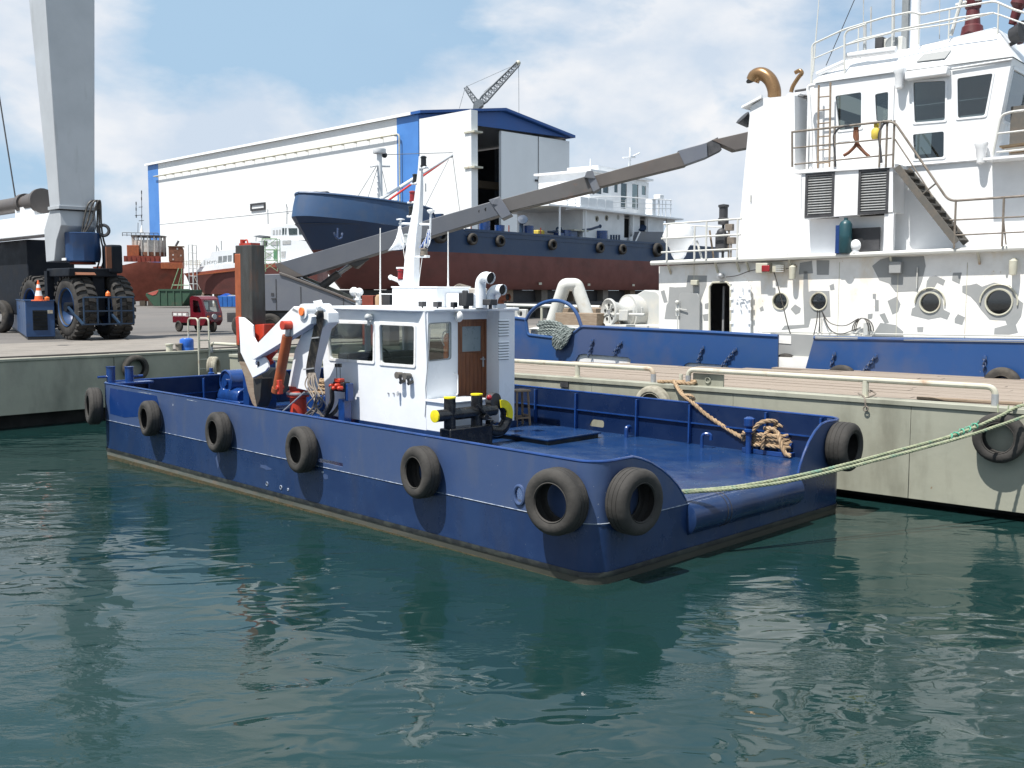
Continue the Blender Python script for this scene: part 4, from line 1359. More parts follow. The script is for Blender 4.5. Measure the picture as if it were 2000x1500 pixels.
# green white double mooring rope at the stern
gr = thing('stern_rope', 'pale green doubled rope stretched from the barge stern to the pontoon', 'rope')
s0 = B.w((-.10, 1.95, 1.0)); s1 = P.w(P.b(1990, 793, .02))
up = [vplane(s0, s1, *q_) for q_ in ((1322, 961), (1450, 949), (1600, 920), (1750, 881), (1870, 848), (1950, 814), (1992, 793))]
MB().rope(spline(up + [P.w((P.l(s1).x + .25, .3, QZ + .05))], 10), .030).build('rope_part', 'rope_pale', gr)
s2 = P.w(P.b(2030, 806, .02))
lwp = [vplane(s0, s2, *q_) for q_ in ((1326, 963), (1450, 953), (1560, 936), (1700, 902), (1800, 876), (1900, 848), (2005, 812), (2030, 800))]
MB().rope(spline(lwp, 10), .028).build('rope_part', 'rope_pale', gr)
kn = MB()
for k, (px, py) in enumerate(((1857, 853), (1868, 849), (1880, 843), (1892, 838), (1905, 832))):
    c_ = vplane(s0, s1, px, py)
    d_ = (s1 - s0).normalized()
    kn.torus(c_, d_ + V((rnd.uniform(-.4, .4), rnd.uniform(-.4, .4), rnd.uniform(-.4, .4))), .045, .014, 12, 6)
    kn.tube(spline([c_, c_ + V((.02, -.03, .06)), c_ + V((.05, -.02, .09 + .02 * (k % 2)))], 4), .006, 5)
    kn.tube(spline([c_, c_ + V((-.02, -.03, -.05)), c_ + V((-.05, -.02, -.06))], 4), .006, 5)
kn.build('whipping', 'rope_green', gr)

# tyre fenders on the barge
ax = B.m.to_3x3()
for (px, py, R_, w_), lab in zip(((187, 794, .45, .32), (292, 817, .395, .30), (427, 844, .41, .30), (589, 878, .42, .31), (821, 922, .415, .31)),
                                 ('worn tyre wrapped on the bow corner of the blue barge', 'torn tyre on the barge side, second from the bow', 'tyre on the barge side below the loader crane', 'tyre on the barge side below the wheelhouse window', 'tyre on the barge side below the black tow bitt')):
    q = B.b(px, py, -w_ / 2 - .01)
    if px < 200:
        q = V((-BL + .02, -.16, q.z))
    ty_ = tyre(lab, B.w(q), ax @ (V((-.12, -1, .03)) if px > 200 else V((-.25, -1, .03))), R_, w_, 'rubber_dirty', 'tyre fenders along the barge', roll=(3.75 if lab.startswith('torn') else None))
    if lab.startswith('torn'):
        ty_.data = ty_.data.copy()
        for v_ in ty_.data.vertices:
            a_ = math.atan2(v_.co.y, v_.co.x)
            r_ = math.hypot(v_.co.x, v_.co.y)
            if abs(a_) < .75 and v_.co.z > -.02 and r_ > R_ * .70:
                k_ = 1 - .26 * (1 - (abs(a_) / .75) ** 2) * min(1, (v_.co.z + .02) / .08) * (.8 + .3 * math.sin(a_ * 17))
                v_.co.x *= k_; v_.co.y *= k_
q = B.b(1087, 979, -.2); tyre('large tyre on the barge side just left of the near stern corner', B.w(q), ax @ V((.12, -1, .0)), .465, .36, 'rubber_dirty', 'tyre fenders along the barge')
q = B.a(1239, 979, .19); tyre('large tyre on the stern just right of the near corner', B.w(q), ax @ V((1, -.05, .0)), .465, .36, 'rubber_dirty', 'tyre fenders along the barge')
q = B.a(1649, 872, .19); tyre('tyre on the far stern wing of the barge next to the pontoon', B.w(q), ax @ V((1, .05, 0)), .44, .40, 'rubber_dirty', 'tyre fenders along the barge')

# ------------------------------------------------------------------ loader crane on the barge
CY = 2.6
zc_ = lambda X, Y: (380 + X / 4.053, 460 + Y / 4.053)
cp = lambda X, Y, y=CY: B.b(*zc_(X, Y), y)
crane = thing('loader_crane', 'white and red folding loader crane with dark upright boom on the barge', 'crane', B)


def cpoly(name, pts, y0, th, mt, holes=(), bevel=.012):
    ps = [cp(*q_, y0) for q_ in pts]
    hs = [[(p.x, p.z) for p in (cp(*q_, y0) for q_ in h)] for h in holes]
    return MB().plate([(p.x, p.z) for p in ps], hs, lambda u, v, w: (u, y0 + w, v), th).build(name, mt, crane, bevel=bevel)


ped = cp(820, 1240)
MB().lathe([(.30, 0), (.30, .04), (.2, .06), (.185, ped.z - DZ - .12), (.25, ped.z - DZ - .1), (.25, ped.z - DZ + .02), (.2, ped.z - DZ + .05), (.2, ped.z - DZ + .14), (0, ped.z - DZ + .14)], (ped.x, CY, DZ), n=24).build('pedestal', 'red_paint', crane)
MB().lathe([(.255, 0), (.27, .01), (.27, .05), (.255, .06)], (ped.x, CY, ped.z - .05), n=24).build('slewing_ring', 'galvanised', crane)
cpoly('column', [(740, 1195), (795, 900), (868, 735), (905, 640), (985, 560), (1055, 610), (1062, 690), (1005, 740), (930, 1000), (892, 1230)], CY - .14, .28, 'cabin_white')
cpoly('inner_boom', [(785, 560), (880, 605), (925, 640), (920, 700), (860, 742), (640, 880), (465, 985), (452, 965), (490, 860), (640, 705)], CY - .36, .20, 'cabin_white')
kn_ = cp(975, 600)
MB().cyl((kn_.x, CY - .40, kn_.z), (kn_.x, CY + .30, kn_.z), .17, n=24).build('knuckle', 'cabin_white', crane)
MB().cyl((kn_.x, CY - .44, kn_.z), (kn_.x, CY - .38, kn_.z), .09, n=18).build('knuckle_pin', 'safety_orange', crane)
cpoly('number_plate', [(935, 520), (1000, 508), (1020, 560), (960, 572)], CY - .2, .02, 'cabin_white')
# lettering plate on the boom: small dark block print
for (Xa, Ya, Xb, Yb) in ((778, 575, 850, 612), (860, 618, 882, 645)):
    for k in range(7 if Xb - Xa > 40 else 3):
        t0, n_ = k / (7 if Xb - Xa > 40 else 3), (7 if Xb - Xa > 40 else 3)
        X0 = Xa + (Xb - Xa) * t0; Y0 = Ya + (Yb - Ya) * t0
        X1 = X0 + (Xb - Xa) / n_ * .7; Y1 = Y0 + (Yb - Ya) / n_ * .7
        cpoly('stencil_letter', [(X0, Y0), (X1, Y1), (X1 - 5, Y1 + 17), (X0 - 5, Y0 + 17)], CY - .364, .003, 'sticker_grey', bevel=None)
# upright outer boom (folded): near face and stern face of a box, orange edge strip
a, b_ = cp(330, 700, CY - .15), cp(458, 700, CY - .15)
zt = cp(400, 75, CY - .15).z; zl = cp(400, 1000).z
bx0, bx1 = a.x, b_.x
yb0, yb1 = CY - .15, CY + .22
MB().box(bx0 + .02, bx1, yb0, yb1, zl, zt).build('outer_boom', 'greasy_steel', crane, bevel=.02)
MB().box(bx0 - .01, bx0 + (bx1 - bx0) * .34, yb0 - .012, yb1 + .01, zl + .4, zt - .2).build('boom_strip', 'orange_rust', crane, bevel=.02)
MB().box(bx0 + .1, bx1 - .1, yb0 + .06, yb1 - .06, zt, zt + .05).cyl((bx0 + .2, yb0 + .1, zt), (bx0 + .2, yb0 + .1, zt + .14), .06, n=12).tube(spline([(bx0 + .25, yb0 + .1, zt + .1), (bx0 + .4, yb0 + .1, zt + .12), (bx0 + .45, yb0 + .1, zt - .02)], 5), .02, 6).build('boom_head', 'red_paint', crane)
cpoly('boom_sleeve', [(322, 645), (352, 640), (352, 860), (340, 850)], CY - .2, .46, 'red_paint')
cpoly('boom_sleeve', [(462, 708), (548, 700), (548, 790), (492, 862), (466, 805)], CY - .08, .30, 'red_paint')
cpoly('boom_bracket', [(348, 645), (385, 650), (455, 710), (463, 805), (492, 862), (462, 985), (552, 962), (575, 1000), (582, 1045), (560, 1075), (460, 1128), (362, 925)], CY - .26, .06, 'cabin_white', [[(497 + 17 * math.cos(k * .7), 1018 + 26 * math.sin(k * .7)) for k in range(9)]])
cpoly('boom_bracket', [(348, 645), (385, 650), (455, 710), (463, 805), (492, 862), (462, 985), (552, 962), (582, 1045), (460, 1128), (362, 925)], CY + .24, .05, 'cabin_white')
cpoly('boom_tip', [(340, 925), (365, 925), (462, 1130), (525, 1130), (520, 1250), (500, 1340), (487, 1372), (455, 1330), (420, 1230), (395, 1120), (355, 1010)], CY - .15, .28, 'old_wood')
cpoly('tip_wear_plate', [(462, 1132), (527, 1132), (520, 1290), (492, 1360), (470, 1250)], CY - .17, .32, 'greasy_steel')
# lift cylinder and its rod
c0, c1_, c2_, c3_ = cp(655, 1225, CY - .42), cp(735, 795, CY - .42), cp(742, 710, CY - .42), cp(690, 1180, CY - .42)
MB().cyl(c0, c1_, .115, n=20).cyl(c0 - (c1_ - c0).normalized() * .05, c0 + (c1_ - c0).normalized() * .06, .13, n=20).build('lift_cylinder', 'orange_rust', crane)
MB().cyl(c1_, c2_, .055, n=16).build('piston_rod', 'galvanised', crane)
MB().cyl((c2_.x, CY - .58, c2_.z), (c2_.x, CY - .30, c2_.z), .10, n=18).build('cylinder_pin', 'red_paint', crane)
MB().beam(c3_ + V((.1, -.12, .12)), c3_ + V((.12, -.12, -.2)), .10, .10).cyl(c3_ + V((.1, -.2, -.05)), c3_ + V((.1, -.02, -.05)), .05).build('valve_block', 'red_paint', crane, bevel=.01)
d0_, d1_ = cp(560, 950, CY - .1), cp(640, 1010, CY - .1)
MB().cyl(cp(575, 985, CY - .1), cp(640, 905, CY - .1), .07, n=14).cyl(cp(560, 920, CY - .1), cp(600, 1010, CY - .1), .09, n=14).build('fold_cylinder', 'red_paint', crane)
# hose pack down the column
hp_ = MB()
for k in range(6):
    dy = -.18 - .0 * k
    off = k * 11
    hp_.tube(spline([cp(940 + off, 640, CY - .18), cp(985 + off * .5, 600, CY - .26), cp(960 + off, 680, CY - .2), cp(925 + off, 850, CY - .2), cp(890 + off, 1040, CY - .2), cp(895 + off, 1130, CY - .22)], 6), .022, 6)
hp_.build('hose_pack', 'hose', crane)
MB().beam(cp(865, 1060, CY - .24), cp(945, 1050, CY - .24), .03, .03).beam(cp(925, 812, CY - .24), cp(985, 806, CY - .24), .03, .03).build('hose_clamp', 'galvanised', crane)
hm = MB()
for k in range(9):
    X = 900 + k * 9
    hm.tube(spline([cp(905 + k * 6, 1090, CY - .22), cp(X - 10 + rnd.uniform(-20, 20), 1180, CY - .35), cp(X + 30 + rnd.uniform(-30, 40), 1260, CY - .4 - .05 * k), cp(X + 20 + rnd.uniform(-60, 60), 1350, CY - .5), cp(900 + rnd.uniform(-60, 130), 1430, CY - .45)], 6), .016, 6)
hm.build('loose_hoses', 'hose_grey', crane)
# stay rod in front of the pedestal
MB().cyl(cp(690, 1400, CY - .5), cp(870, 1240, CY - .4), .018, n=8).build('lever_rod', 'galvanised', crane)

# valve stand beside the wheelhouse
VY = 2.95
vs = thing('valve_stand', 'blue post with red hydraulic valves and two long levers by the wheelhouse', 'valve stand', B)
zv = lambda X, Y, y=VY: B.b(620 + X / 5.555, 590 + Y / 5.555, y)
vb = zv(298, 1270)
MB().box(vb.x - .11, vb.x + .11, VY - .1, VY + .1, DZ, zv(298, 1050).z).build('post', 'gear_blue', vs, bevel=.012)
MB().box(zv(320, 1000).x, zv(352, 1000).x, VY - .06, VY + .1, zv(320, 1070).z, zv(320, 880).z).build('back_plate', 'gear_blue', vs, bevel=.01)
a, b_ = zv(215, 960), zv(330, 860)
MB().box(a.x, b_.x, VY - .12, VY + .06, a.z, b_.z - .02).build('valve_body', 'black_paint', vs, bevel=.015)
for k in range(4):
    q = zv(225 + k * 30, 900 + (k % 2) * 30)
    MB().cyl((q.x, VY - .2, q.z), (q.x, VY - .05, q.z), .05, n=10).ball((q.x, VY - .2, q.z), .05, 8, 6).build('valve', 'red_paint', vs)
q = zv(270, 850)
MB().box(q.x - .12, q.x + .1, VY - .15, VY, q.z - .04, q.z + .05).build('valve_cap', 'red_paint', vs, bevel=.02)
for X in (231, 269):
    q, q2 = zv(X + 4, 840), zv(X, 690)
    MB().cyl((q.x, VY - .06, q.z), (q2.x, VY - .06, q2.z), .008, n=6).box(q2.x - .03, q2.x + .03, VY - .09, VY - .03, q2.z - .03, q2.z + .05).build('lever', 'black_paint', vs)
hb = MB()
for k in range(6):
    hb.tube(spline([zv(215 - k * 6, 880 + 8 * k), zv(170 - k * 5, 930, VY - .05 * k), zv(175 - k * 6, 1050, VY - .05 * k), zv(150 - k * 8, 1150, VY - .06 * k), zv(90 - k * 6, 1230 + 6 * k, VY - .05 * k), zv(30 - k * 10, 1260, VY)], 7), .024, 7)
for k in range(3):
    hb.tube(spline([zv(240, 1060), zv(215, 1130 + 20 * k, VY - .1), zv(150, 1210 + 12 * k, VY - .1), zv(60, 1240, VY)], 6), .02, 6)
hb.build('hoses', 'hose', vs)

# anchor winch by the far bow
WY = 3.45
win = thing('deck_winch', 'glossy blue winch and gearbox on the barge foredeck', 'winch', B)
zw = lambda X, Y, y=WY: B.b(390 + X / 8.696, 690 + Y / 8.696, y)
g = zw(600, 480)
MB().cyl((g.x, WY - .25, g.z), (g.x, WY + .7, g.z), .32, n=26).build('drum_housing', 'gear_blue', win)
MB().torus((g.x, WY - .26, g.z), (0, 1, 0), .3, .03, 26, 8).cyl((g.x, WY - .3, g.z), (g.x, WY - .2, g.z), .1, n=14).build('end_flange', 'gear_blue', win)
g2 = zw(600, 760)
MB().cyl((g2.x - .5, WY - .1, g2.z + .05), (g2.x + .7, WY - .1, g2.z + .05), .26, n=22).box(g2.x - .3, g2.x + .9, WY - .4, WY + .6, DZ, g2.z).build('gearbox', 'gear_blue', win, bevel=.03)
g3 = zw(1080, 600)
MB().box(g3.x - .14, g3.x + .14, WY - .5, WY + .3, DZ, g3.z + .7).build('side_frame', 'gear_blue', win, bevel=.02)
MB().box(g.x - .9, g3.x + .5, WY - .6, WY + .8, DZ, DZ + .12).build('bed_frame', 'gear_blue', win, bevel=.02)
g4 = zw(1200, 450)
MB().cyl((g3.x + .15, WY - .1, g4.z), (g3.x + .9, WY - .1, g4.z), .33, n=22).build('rope_drum', 'anti_slip', win)
g5 = zw(375, 520)
pipe = MB()
for k in range(4):
    pipe.lathe([(.05, 0), (.09, .02), (.09, .09), (.05, .11)], (g5.x, WY - .3, g5.z - .25 + k * .16), n=12)
pipe.cyl((g5.x, WY - .3, DZ), (g5.x, WY - .3, g5.z + .45), .05, n=12).build('filter_stack', 'gear_blue', win)
g6 = zw(230, 620)
MB().tube(spline([(g6.x, WY - .35, DZ), (g6.x, WY - .35, g6.z), (g6.x - .12, WY - .35, g6.z + .2), (g6.x - .3, WY - .35, g6.z + .12), (g6.x - .3, WY - .35, g6.z - .08)], 6), .035, 8).build('vent_hook', 'gear_blue', win)
g7 = zw(215, 440)
tag_ = MB().box(g7.x - .08, g7.x + .08, WY + .2, WY + .22, g7.z - .16, g7.z + .16).build('notice_plate', 'fitting_white', win)
MB().box(g7.x - .1, g7.x + .03, WY + .192, WY + .198, g7.z - .04, g7.z + .06).build('red_mark', 'marking_red', win)
# coil of old rope on a blue rack beyond the crane
RY = 5.0
rk = B.b(622, 742, RY)
rack = MB().box(rk.x - .5, rk.x + .7, RY - .3, RY + .4, DZ, rk.z - .35).build('storage_box', 'gear_blue', bevel=.02)
rack.matrix_world = B.m
tag(rack, 'blue storage box on the barge deck behind the crane hoses', 'box')
co = MB()
for k in range(4):
    co.rope([(rk.x + .1 + (.42 - .03 * k) * math.cos(a_ * .26), RY + (.28 - .02 * k) * math.sin(a_ * .26), rk.z - .30 + .09 * k + .01 * math.sin(a_)) for a_ in range(25)], .05)
o = co.build('rope_coil', 'rope_tan'); o.matrix_world = B.m
tag(o, 'tan rope coil lying on the blue box behind the crane', 'rope')
# ================================================================== HARBOUR TUG
tug = thing('harbour_tug', 'large white tug with patched deckhouse and blue bulwarks behind the pontoon', 'tug', T)
tb = lambda px, py, y=0.0: T.b(px, py, y)
z30 = lambda X, Y: (1270 + X / 4.6875, 380 + Y / 4.6875)      # zoomed views used for measuring
z31 = lambda X, Y: (1600 + X / 4.6875, 400 + Y / 4.6875)
z32 = lambda X, Y: (1500 + X / 3.75, Y / 3.75)
z33 = lambda X, Y: (980 + X / 4.6875, 530 + Y / 4.6875)


def tpoly(name, pts, y0, th, mt, holes=(), parent=None, bevel=None, zf=None, cut=None):
    """flat piece in the plane y = y0, thickness away from the viewer"""
    g_ = (lambda q_: tb(*q_, y0)) if zf is None else (lambda q_: tb(*zf(*q_), y0))
    ps = [g_(q_) for q_ in pts]
    hs = [[(p.x, p.z) for p in (g_(q_) for q_ in h)] for h in holes]
    if cut:
        hs += cut
    return MB().plate([(p.x, p.z) for p in ps], hs, lambda u, v, w: (u, y0 + w, v), th).build(name, mt, parent or tug, bevel=bevel, smooth=30)


def ttube(name, pts, y, r, mt, zf=None, fil=0, parent=None, n=8):
    ps = [tb(*(zf(*q_) if zf else q_), y) for q_ in pts]
    ps = [V((p.x, y, p.z)) for p in ps]
    return MB().tube(fillet(ps, fil) if fil else ps, r, n).build(name, mt, parent or tug)


# hull below the bulwark
xs0 = tb(935, 700).x; xs1 = 18.0
hz = 2.25
hring = lambda z, i: [(xs0 + i + 1.2, i + .06, z), (xs1, i + .06, z), (xs1, 9 - i, z), (xs0 + i + 1.2, 9 - i, z), (xs0 + i, 7.5, z), (xs0 + i, 1.5, z)]
MB().loft([hring(-1.2, .4), hring(.5, .05), hring(hz, 0)]).build('hull', 'primed_white', tug, smooth=20)
MB().loft([hring(-.2, -.02), hring(1.0, -.02)], True, False).build('boot_top', 'dark_grey', tug, smooth=20)
# bulwark plating with fairlead notch and freeing ports
DPL = .05
p_l = [(935, 612), (1027, 624), (1031, 654), (1080, 660), (1112, 658), (1136, 638), (1380, 649), (1520, 657), (1518, 730), (1380, 722), (1123, 712), (935, 694)]
port1 = [(1125, 702), (1130, 693), (1140, 691), (1226, 698), (1232, 703), (1231, 711), (1124, 706)]
port2 = [(1337, 712), (1345, 708), (1418, 713), (1424, 719), (1336, 717)]
tpoly('bulwark', p_l, 0, DPL, 'tug_blue', [port1, port2], bevel=None)
p_r = [(1590, 660), (1800, 664), (2080, 668), (2450, 672), (2450, 776), (1800, 742), (1570, 731)]
port3 = [(1594, 725), (1742, 731), (1738, 736), (1592, 731)]
tpoly('bulwark', p_r, 0, DPL, 'tug_blue', [port3])
ttube('bulwark_rail', [(935, 612), (1027, 624)], 0.02, .055, 'tug_blue')
ttube('bulwark_rail', [(1027, 624), (1031, 654), (1080, 660), (1112, 658), (1136, 638), (1380, 649), (1520, 657)], 0.02, .055, 'tug_blue', fil=.12)
ttube('bulwark_rail', [(1590, 660), (1800, 664), (2080, 668), (2450, 672)], 0.02, .055, 'tug_blue')
tpoly('rail_plank', [(1592, 657), (1675, 659), (1675, 663), (1592, 662)], -.03, .12, 'rail_paint')
tpoly('rail_plank', [(1765, 662), (2080, 666), (2080, 670), (1765, 665)], -.03, .12, 'rail_paint')
ap = [tb(*q_, .02) for q_ in ((1027, 626), (1038, 608), (1058, 593), (1085, 587), (1110, 594), (1126, 612), (1136, 639))]
MB().tube(spline([(p.x, .02, p.z) for p in ap], 6), .06, 10).build('rope_guard', 'tug_blue', tug)
ttube('port_rim', [(1594, 731), (1600, 725), (1738, 731), (1742, 736)], -.012, .018, 'rail_paint', fil=.08)
# grey plate between the bulwarks
tpoly('side_plate', [(1505, 650), (1600, 655), (1600, 735), (1505, 725)], .35, .05, 'primer_grey')
tpoly('side_band', [(1518, 655), (1545, 656), (1545, 672), (1518, 670)], .335, .015, 'primed_white')
# deck
dk = [(xs0 + .6, .15), (xs1, .15), (xs1, 8.9), (xs0 + .6, 8.9)]
MB().prism([(x, y, hz) for x, y in dk], (0, 0, .03)).build('main_deck', 'grey_paint', tug, smooth=0)

# main deckhouse wall with portholes and doorway
HY = 1.5
holes, rims = [], []
for cx, cy, rx, ry in ((1524, 588, 12.5, 15.5), (1599, 588.5, 13.5, 16.5), (1816.5, 591, 15.5, 19), (1951, 590, 22, 24.5)):
    pts_ = [(cx + rx * math.cos(k * math.pi / 14), cy + ry * math.sin(k * math.pi / 14)) for k in range(28)]
    c_ = tb(cx, cy, HY)
    e_ = tb(cx, cy - ry, HY)
    r_ = min(.36, (e_.z - c_.z))
    holes.append(circ((c_.x, c_.z), r_, 28)); rims.append((c_, r_))
dpx = [(1386, 690), (1386, 560), (1392, 552), (1420, 551), (1427, 560), (1427, 690)]
dh = [(p.x, p.z) for p in (tb(*q_, HY) for q_ in dpx)]
dh[0] = (dh[0][0], 2.38); dh[-1] = (dh[-1][0], 2.38)
wp = [(1287, 520), (1700, 502), (2100, 482), (2100, 705), (1287, 690)]
wq = [(p.x, p.z) for p in (tb(*q_, HY) for q_ in wp)]
wq[3] = (wq[3][0], 2.2); wq[4] = (wq[4][0], 2.2)
hw = MB().plate(wq, holes + [dh], lambda u, v, w: (u, HY + w, v), .06)
HD = 6.0
x0h, x1h = wq[0][0], wq[2][0]
hw.box(x1h - .06, x1h, HY + .06, HY + HD, 2.2, wq[2][1]); hw.box(x0h, x0h + .06, HY + .06, HY + HD, 2.2, wq[0][1]).box(x0h, x1h, HY + HD, HY + HD + .06, 2.2, wq[0][1])
house = hw.build('deckhouse', 'primed_white', tug, smooth=30)
MB().box(x0h + .1, x1h - .1, HY + 1.8, HY + 1.85, 2.25, 5.0).build('inner_bulkhead', 'dark_grey', house)
for (c_, r_) in rims:
    MB().lathe([(r_ * .96, .06), (r_ * .96, -.03), (r_ + .02, -.035), (r_ + .03, 0)], (c_.x, HY, c_.z), (0, 1, 0), 30).build('porthole_rim', 'rail_paint', house)
    MB().cyl((c_.x, HY + .05, c_.z), (c_.x, HY + .055, c_.z), r_, n=28).build('porthole_pane', 'glass_dark', house)
for c_, r_ in rims[2:]:
    MB().tube([(c_.x + (r_ + .13) * math.cos(math.radians(a_)), HY - .03, c_.z + (r_ + .13) * math.sin(math.radians(a_))) for a_ in range(-10, 191, 12)], .02, 6).build('porthole_eyebrow', 'rail_paint', house)
# door frame rim, open white door, grey hatch door
MB().tube([(u, HY - .01, v) for u, v in dh], .03, 8).build('door_rim', 'rail_paint', house)
MB().box(dh[0][0] + .12, dh[0][0] + .18, HY + .5, HY + .56, 2.3, 4.2).build('door_post', 'galvanised', house)
dq = [(1428, 560), (1432, 551), (1459, 549), (1465, 556), (1465, 690), (1428, 690)]
dp = [(p.x, p.z) for p in (tb(*q_, HY - .18) for q_ in dq)]
dp[-1] = (dp[-1][0], 2.4); dp[-2] = (dp[-2][0], 2.4)
door = MB().plate(dp, [], lambda u, v, w: (u, HY - .18 + w, v), .06).build('open_door', 'cabin_white', house, bevel=.015)
for a_, b2 in (((1441, 572), (1455, 580)), ((1449, 556), (1450, 570)), ((1436, 585), (1460, 582)), ((1442, 588), (1447, 605)), ((1438, 575), (1446, 592)), ((1454, 588), (1458, 595))):
    p_, q_ = tb(*a_, HY - .24), tb(*b2, HY - .24)
    MB().beam(p_, q_, .03, .03).build('door_dog', 'cabin_white', door, bevel=.006)
for cy in (563, 583, 603, 630):
    for cx in (1429, 1464):
        p_ = tb(cx, cy, HY - .2); MB().box(p_.x - .05, p_.x + .05, HY - .22, HY - .18, p_.z - .04, p_.z + .04).build('door_hinge', 'cabin_white', door)
gq = [(1326, 576), (1331, 572), (1362, 573), (1366, 580), (1366, 690), (1326, 690)]
gp = [(p.x, p.z) for p in (tb(*q_, HY - .16) for q_ in gq)]
gp[-1] = (gp[-1][0], 2.4); gp[-2] = (gp[-2][0], 2.4)
gd = MB().plate(gp, [], lambda u, v, w: (u, HY - .16 + w, v), .06).build('hatch_door', 'primer_grey', house, bevel=.015)
p_ = tb(1327, 603, HY - .2)
MB().beam(p_, p_ + V((.28, -.02, -.03)), .025, .025).box(p_.x - .12, p_.x, HY - .22, HY - .1, p_.z - .22, p_.z + .25).ball((p_.x - .06, HY - .25, p_.z + .2), .06, 8, 6).ball((p_.x - .06, HY - .25, p_.z - .05), .05, 8, 6).cyl((p_.x - .06, HY - .2, p_.z - .2), (p_.x - .06, HY - .2, p_.z - .75), .02, n=6).build('door_handle', 'old_white', gd)
# primer patches, flat paint
K = 'primer_patch'
for pts_, zf in (([(95, 885), (130, 875), (160, 985), (125, 990)], z30),
                 ([(175, 845), (230, 850), (330, 845), (345, 740), (520, 742), (515, 830), (470, 950), (445, 1020), (440, 1145), (130, 1140), (150, 1010), (165, 990)], z30),
                 ([(480, 1100), (530, 1090), (530, 1155), (490, 1155)], z30), ([(500, 1000), (535, 990), (530, 1050), (500, 1045)], z30),
                 ([(1000, 1040), (1030, 1020), (1042, 1060), (1010, 1072)], z30),
                 ([(1285, 1048), (1325, 1005), (1380, 1040), (1370, 1080), (1330, 1100)], z30),
                 ([(1405, 700), (1440, 700), (1450, 890), (1480, 880), (1640, 882), (1650, 1120), (1600, 1120), (1470, 1135), (1450, 1215), (1200, 1240), (1230, 1200), (1410, 1190), (1400, 900)], z30),
                 ([(1640, 832), (1680, 815), (1688, 870), (1650, 876)], z30),
                 ([(1370, 625), (1480, 605), (1490, 720), (1360, 732)], z30), ([(1522, 600), (1640, 602), (1635, 735), (1525, 735)], z30),
                 ([(485, 560), (560, 500), (640, 480), (960, 470), (975, 560), (940, 700), (900, 795), (860, 790), (700, 800), (640, 720), (550, 690)], z31),
                 ([(625, 880), (710, 840), (745, 910), (722, 980), (670, 1005)], z31),
                 ([(985, 700), (1010, 660), (1070, 650), (1155, 690), (1135, 740), (1080, 712), (1040, 780), (975, 790)], z31),
                 ([(1225, 622), (1305, 620), (1285, 725), (1215, 692)], z31),
                 ([(870, 880), (905, 795), (1000, 780), (1120, 800), (1140, 960), (1200, 990), (1172, 1052), (1110, 1030), (1000, 1050), (840, 1012), (850, 950), (890, 930)], z31),
                 ([(1310, 740), (1380, 735), (1440, 720), (1490, 750), (1600, 712), (1750, 740), (1800, 850), (1868, 900), (1850, 1020), (1800, 1100), (1820, 1170), (1690, 1200), (1600, 1192), (1605, 1130), (1720, 1100), (1705, 1060), (1560, 1050), (1480, 960), (1440, 900), (1385, 840), (1310, 802)], z31),
                 ([(1240, 1042), (1270, 1000), (1335, 1030), (1310, 1100), (1240, 1082)], z31),
                 ([(895, 1120), (955, 1118), (950, 1165), (900, 1165)], z31),
                 ([(560, 1080), (700, 1100), (770, 1160), (770, 1210), (480, 1210)], z31),
                 ([(490, 815), (520, 815), (520, 870), (545, 872), (545, 975), (510, 975), (510, 862), (490, 860)], z31),
                 ([(445, 1000), (490, 995), (485, 1040), (445, 1045)], z31), ([(550, 1005), (600, 990), (640, 1080), (600, 1085)], z31)):
    hh = [circ((c_.x, c_.z), r_ + .03, 24) for c_, r_ in rims]
    pp = [(p.x, p.z) for p in (tb(*zf(*q_), HY - .003) for q_ in pts_)]
    use = [h for h in hh if inpoly((sum(p[0] for p in h) / 24, sum(p[1] for p in h) / 24), pp)]
    MB().plate(pp, use, lambda u, v, w: (u, HY - .003 - w, v), .0015).build(K, 'primer_grey', house, smooth=0)
# panel joints
for px in (1356, 1640, 1755, 1890):
    a_, b2 = tb(px, 505, HY - .004), tb(px, 640, HY - .004)
    MB().box(a_.x - .008, a_.x + .008, HY - .006, HY, 2.5, a_.z - .1).build('plate_joint', 'rail_paint', house)
ttube('rubbing_pipe', [(1488, 648), (1760, 653), (2080, 657)], HY - .05, .02, 'grey_paint', parent=house)
# deck edge pipe, boat deck slab
EY = 1.27
q0, q1, q2 = tb(1272, 514, EY), tb(1640, 499, EY), tb(2100, 480, EY)
MB().tube([(q.x, EY, q.z) for q in (q0, q1, q2)], .07, 10).build('deck_edge_pipe', 'old_white', house)
MB().prism([(q0.x + .15, EY, q0.z - .03), (q1.x, EY, q1.z - .03), (q2.x, EY, q2.z - .03), (q2.x, EY, q2.z + .05), (q1.x, EY, q1.z + .05), (q0.x + .15, EY, q0.z + .05)], (0, HD + .5, 0)).build('boat_deck', 'white_paint', house, smooth=20)
for px in (1303, 1395, 1437, 1456, 1540, 1737, 1908):
    p_ = tb(px, 512, EY)
    t_ = (p_.x - q0.x) / (q2.x - q0.x); zz = q0.z + (q2.z - q0.z) * t_
    MB().beam((p_.x, EY + .02, zz - .02), (p_.x, HY, zz - .35), .05, .05).build('deck_bracket', 'rail_paint', house)


def deck_z(px):
    p_ = tb(px, 500, EY)
    return q0.z + (q2.z - q0.z) * (p_.x - q0.x) / (q2.x - q0.x) + .05


# fittings on the deckhouse wall
def wbox(name, pxs, mt, d=.2, parent=None, bevel=.015, y=HY):
    a_, b2 = tb(*pxs[:2], y), tb(*pxs[2:], y)
    return MB().box(min(a_.x, b2.x), max(a_.x, b2.x), y - d, y, min(a_.z, b2.z), max(a_.z, b2.z)).build(name, mt, parent or house, bevel=bevel)


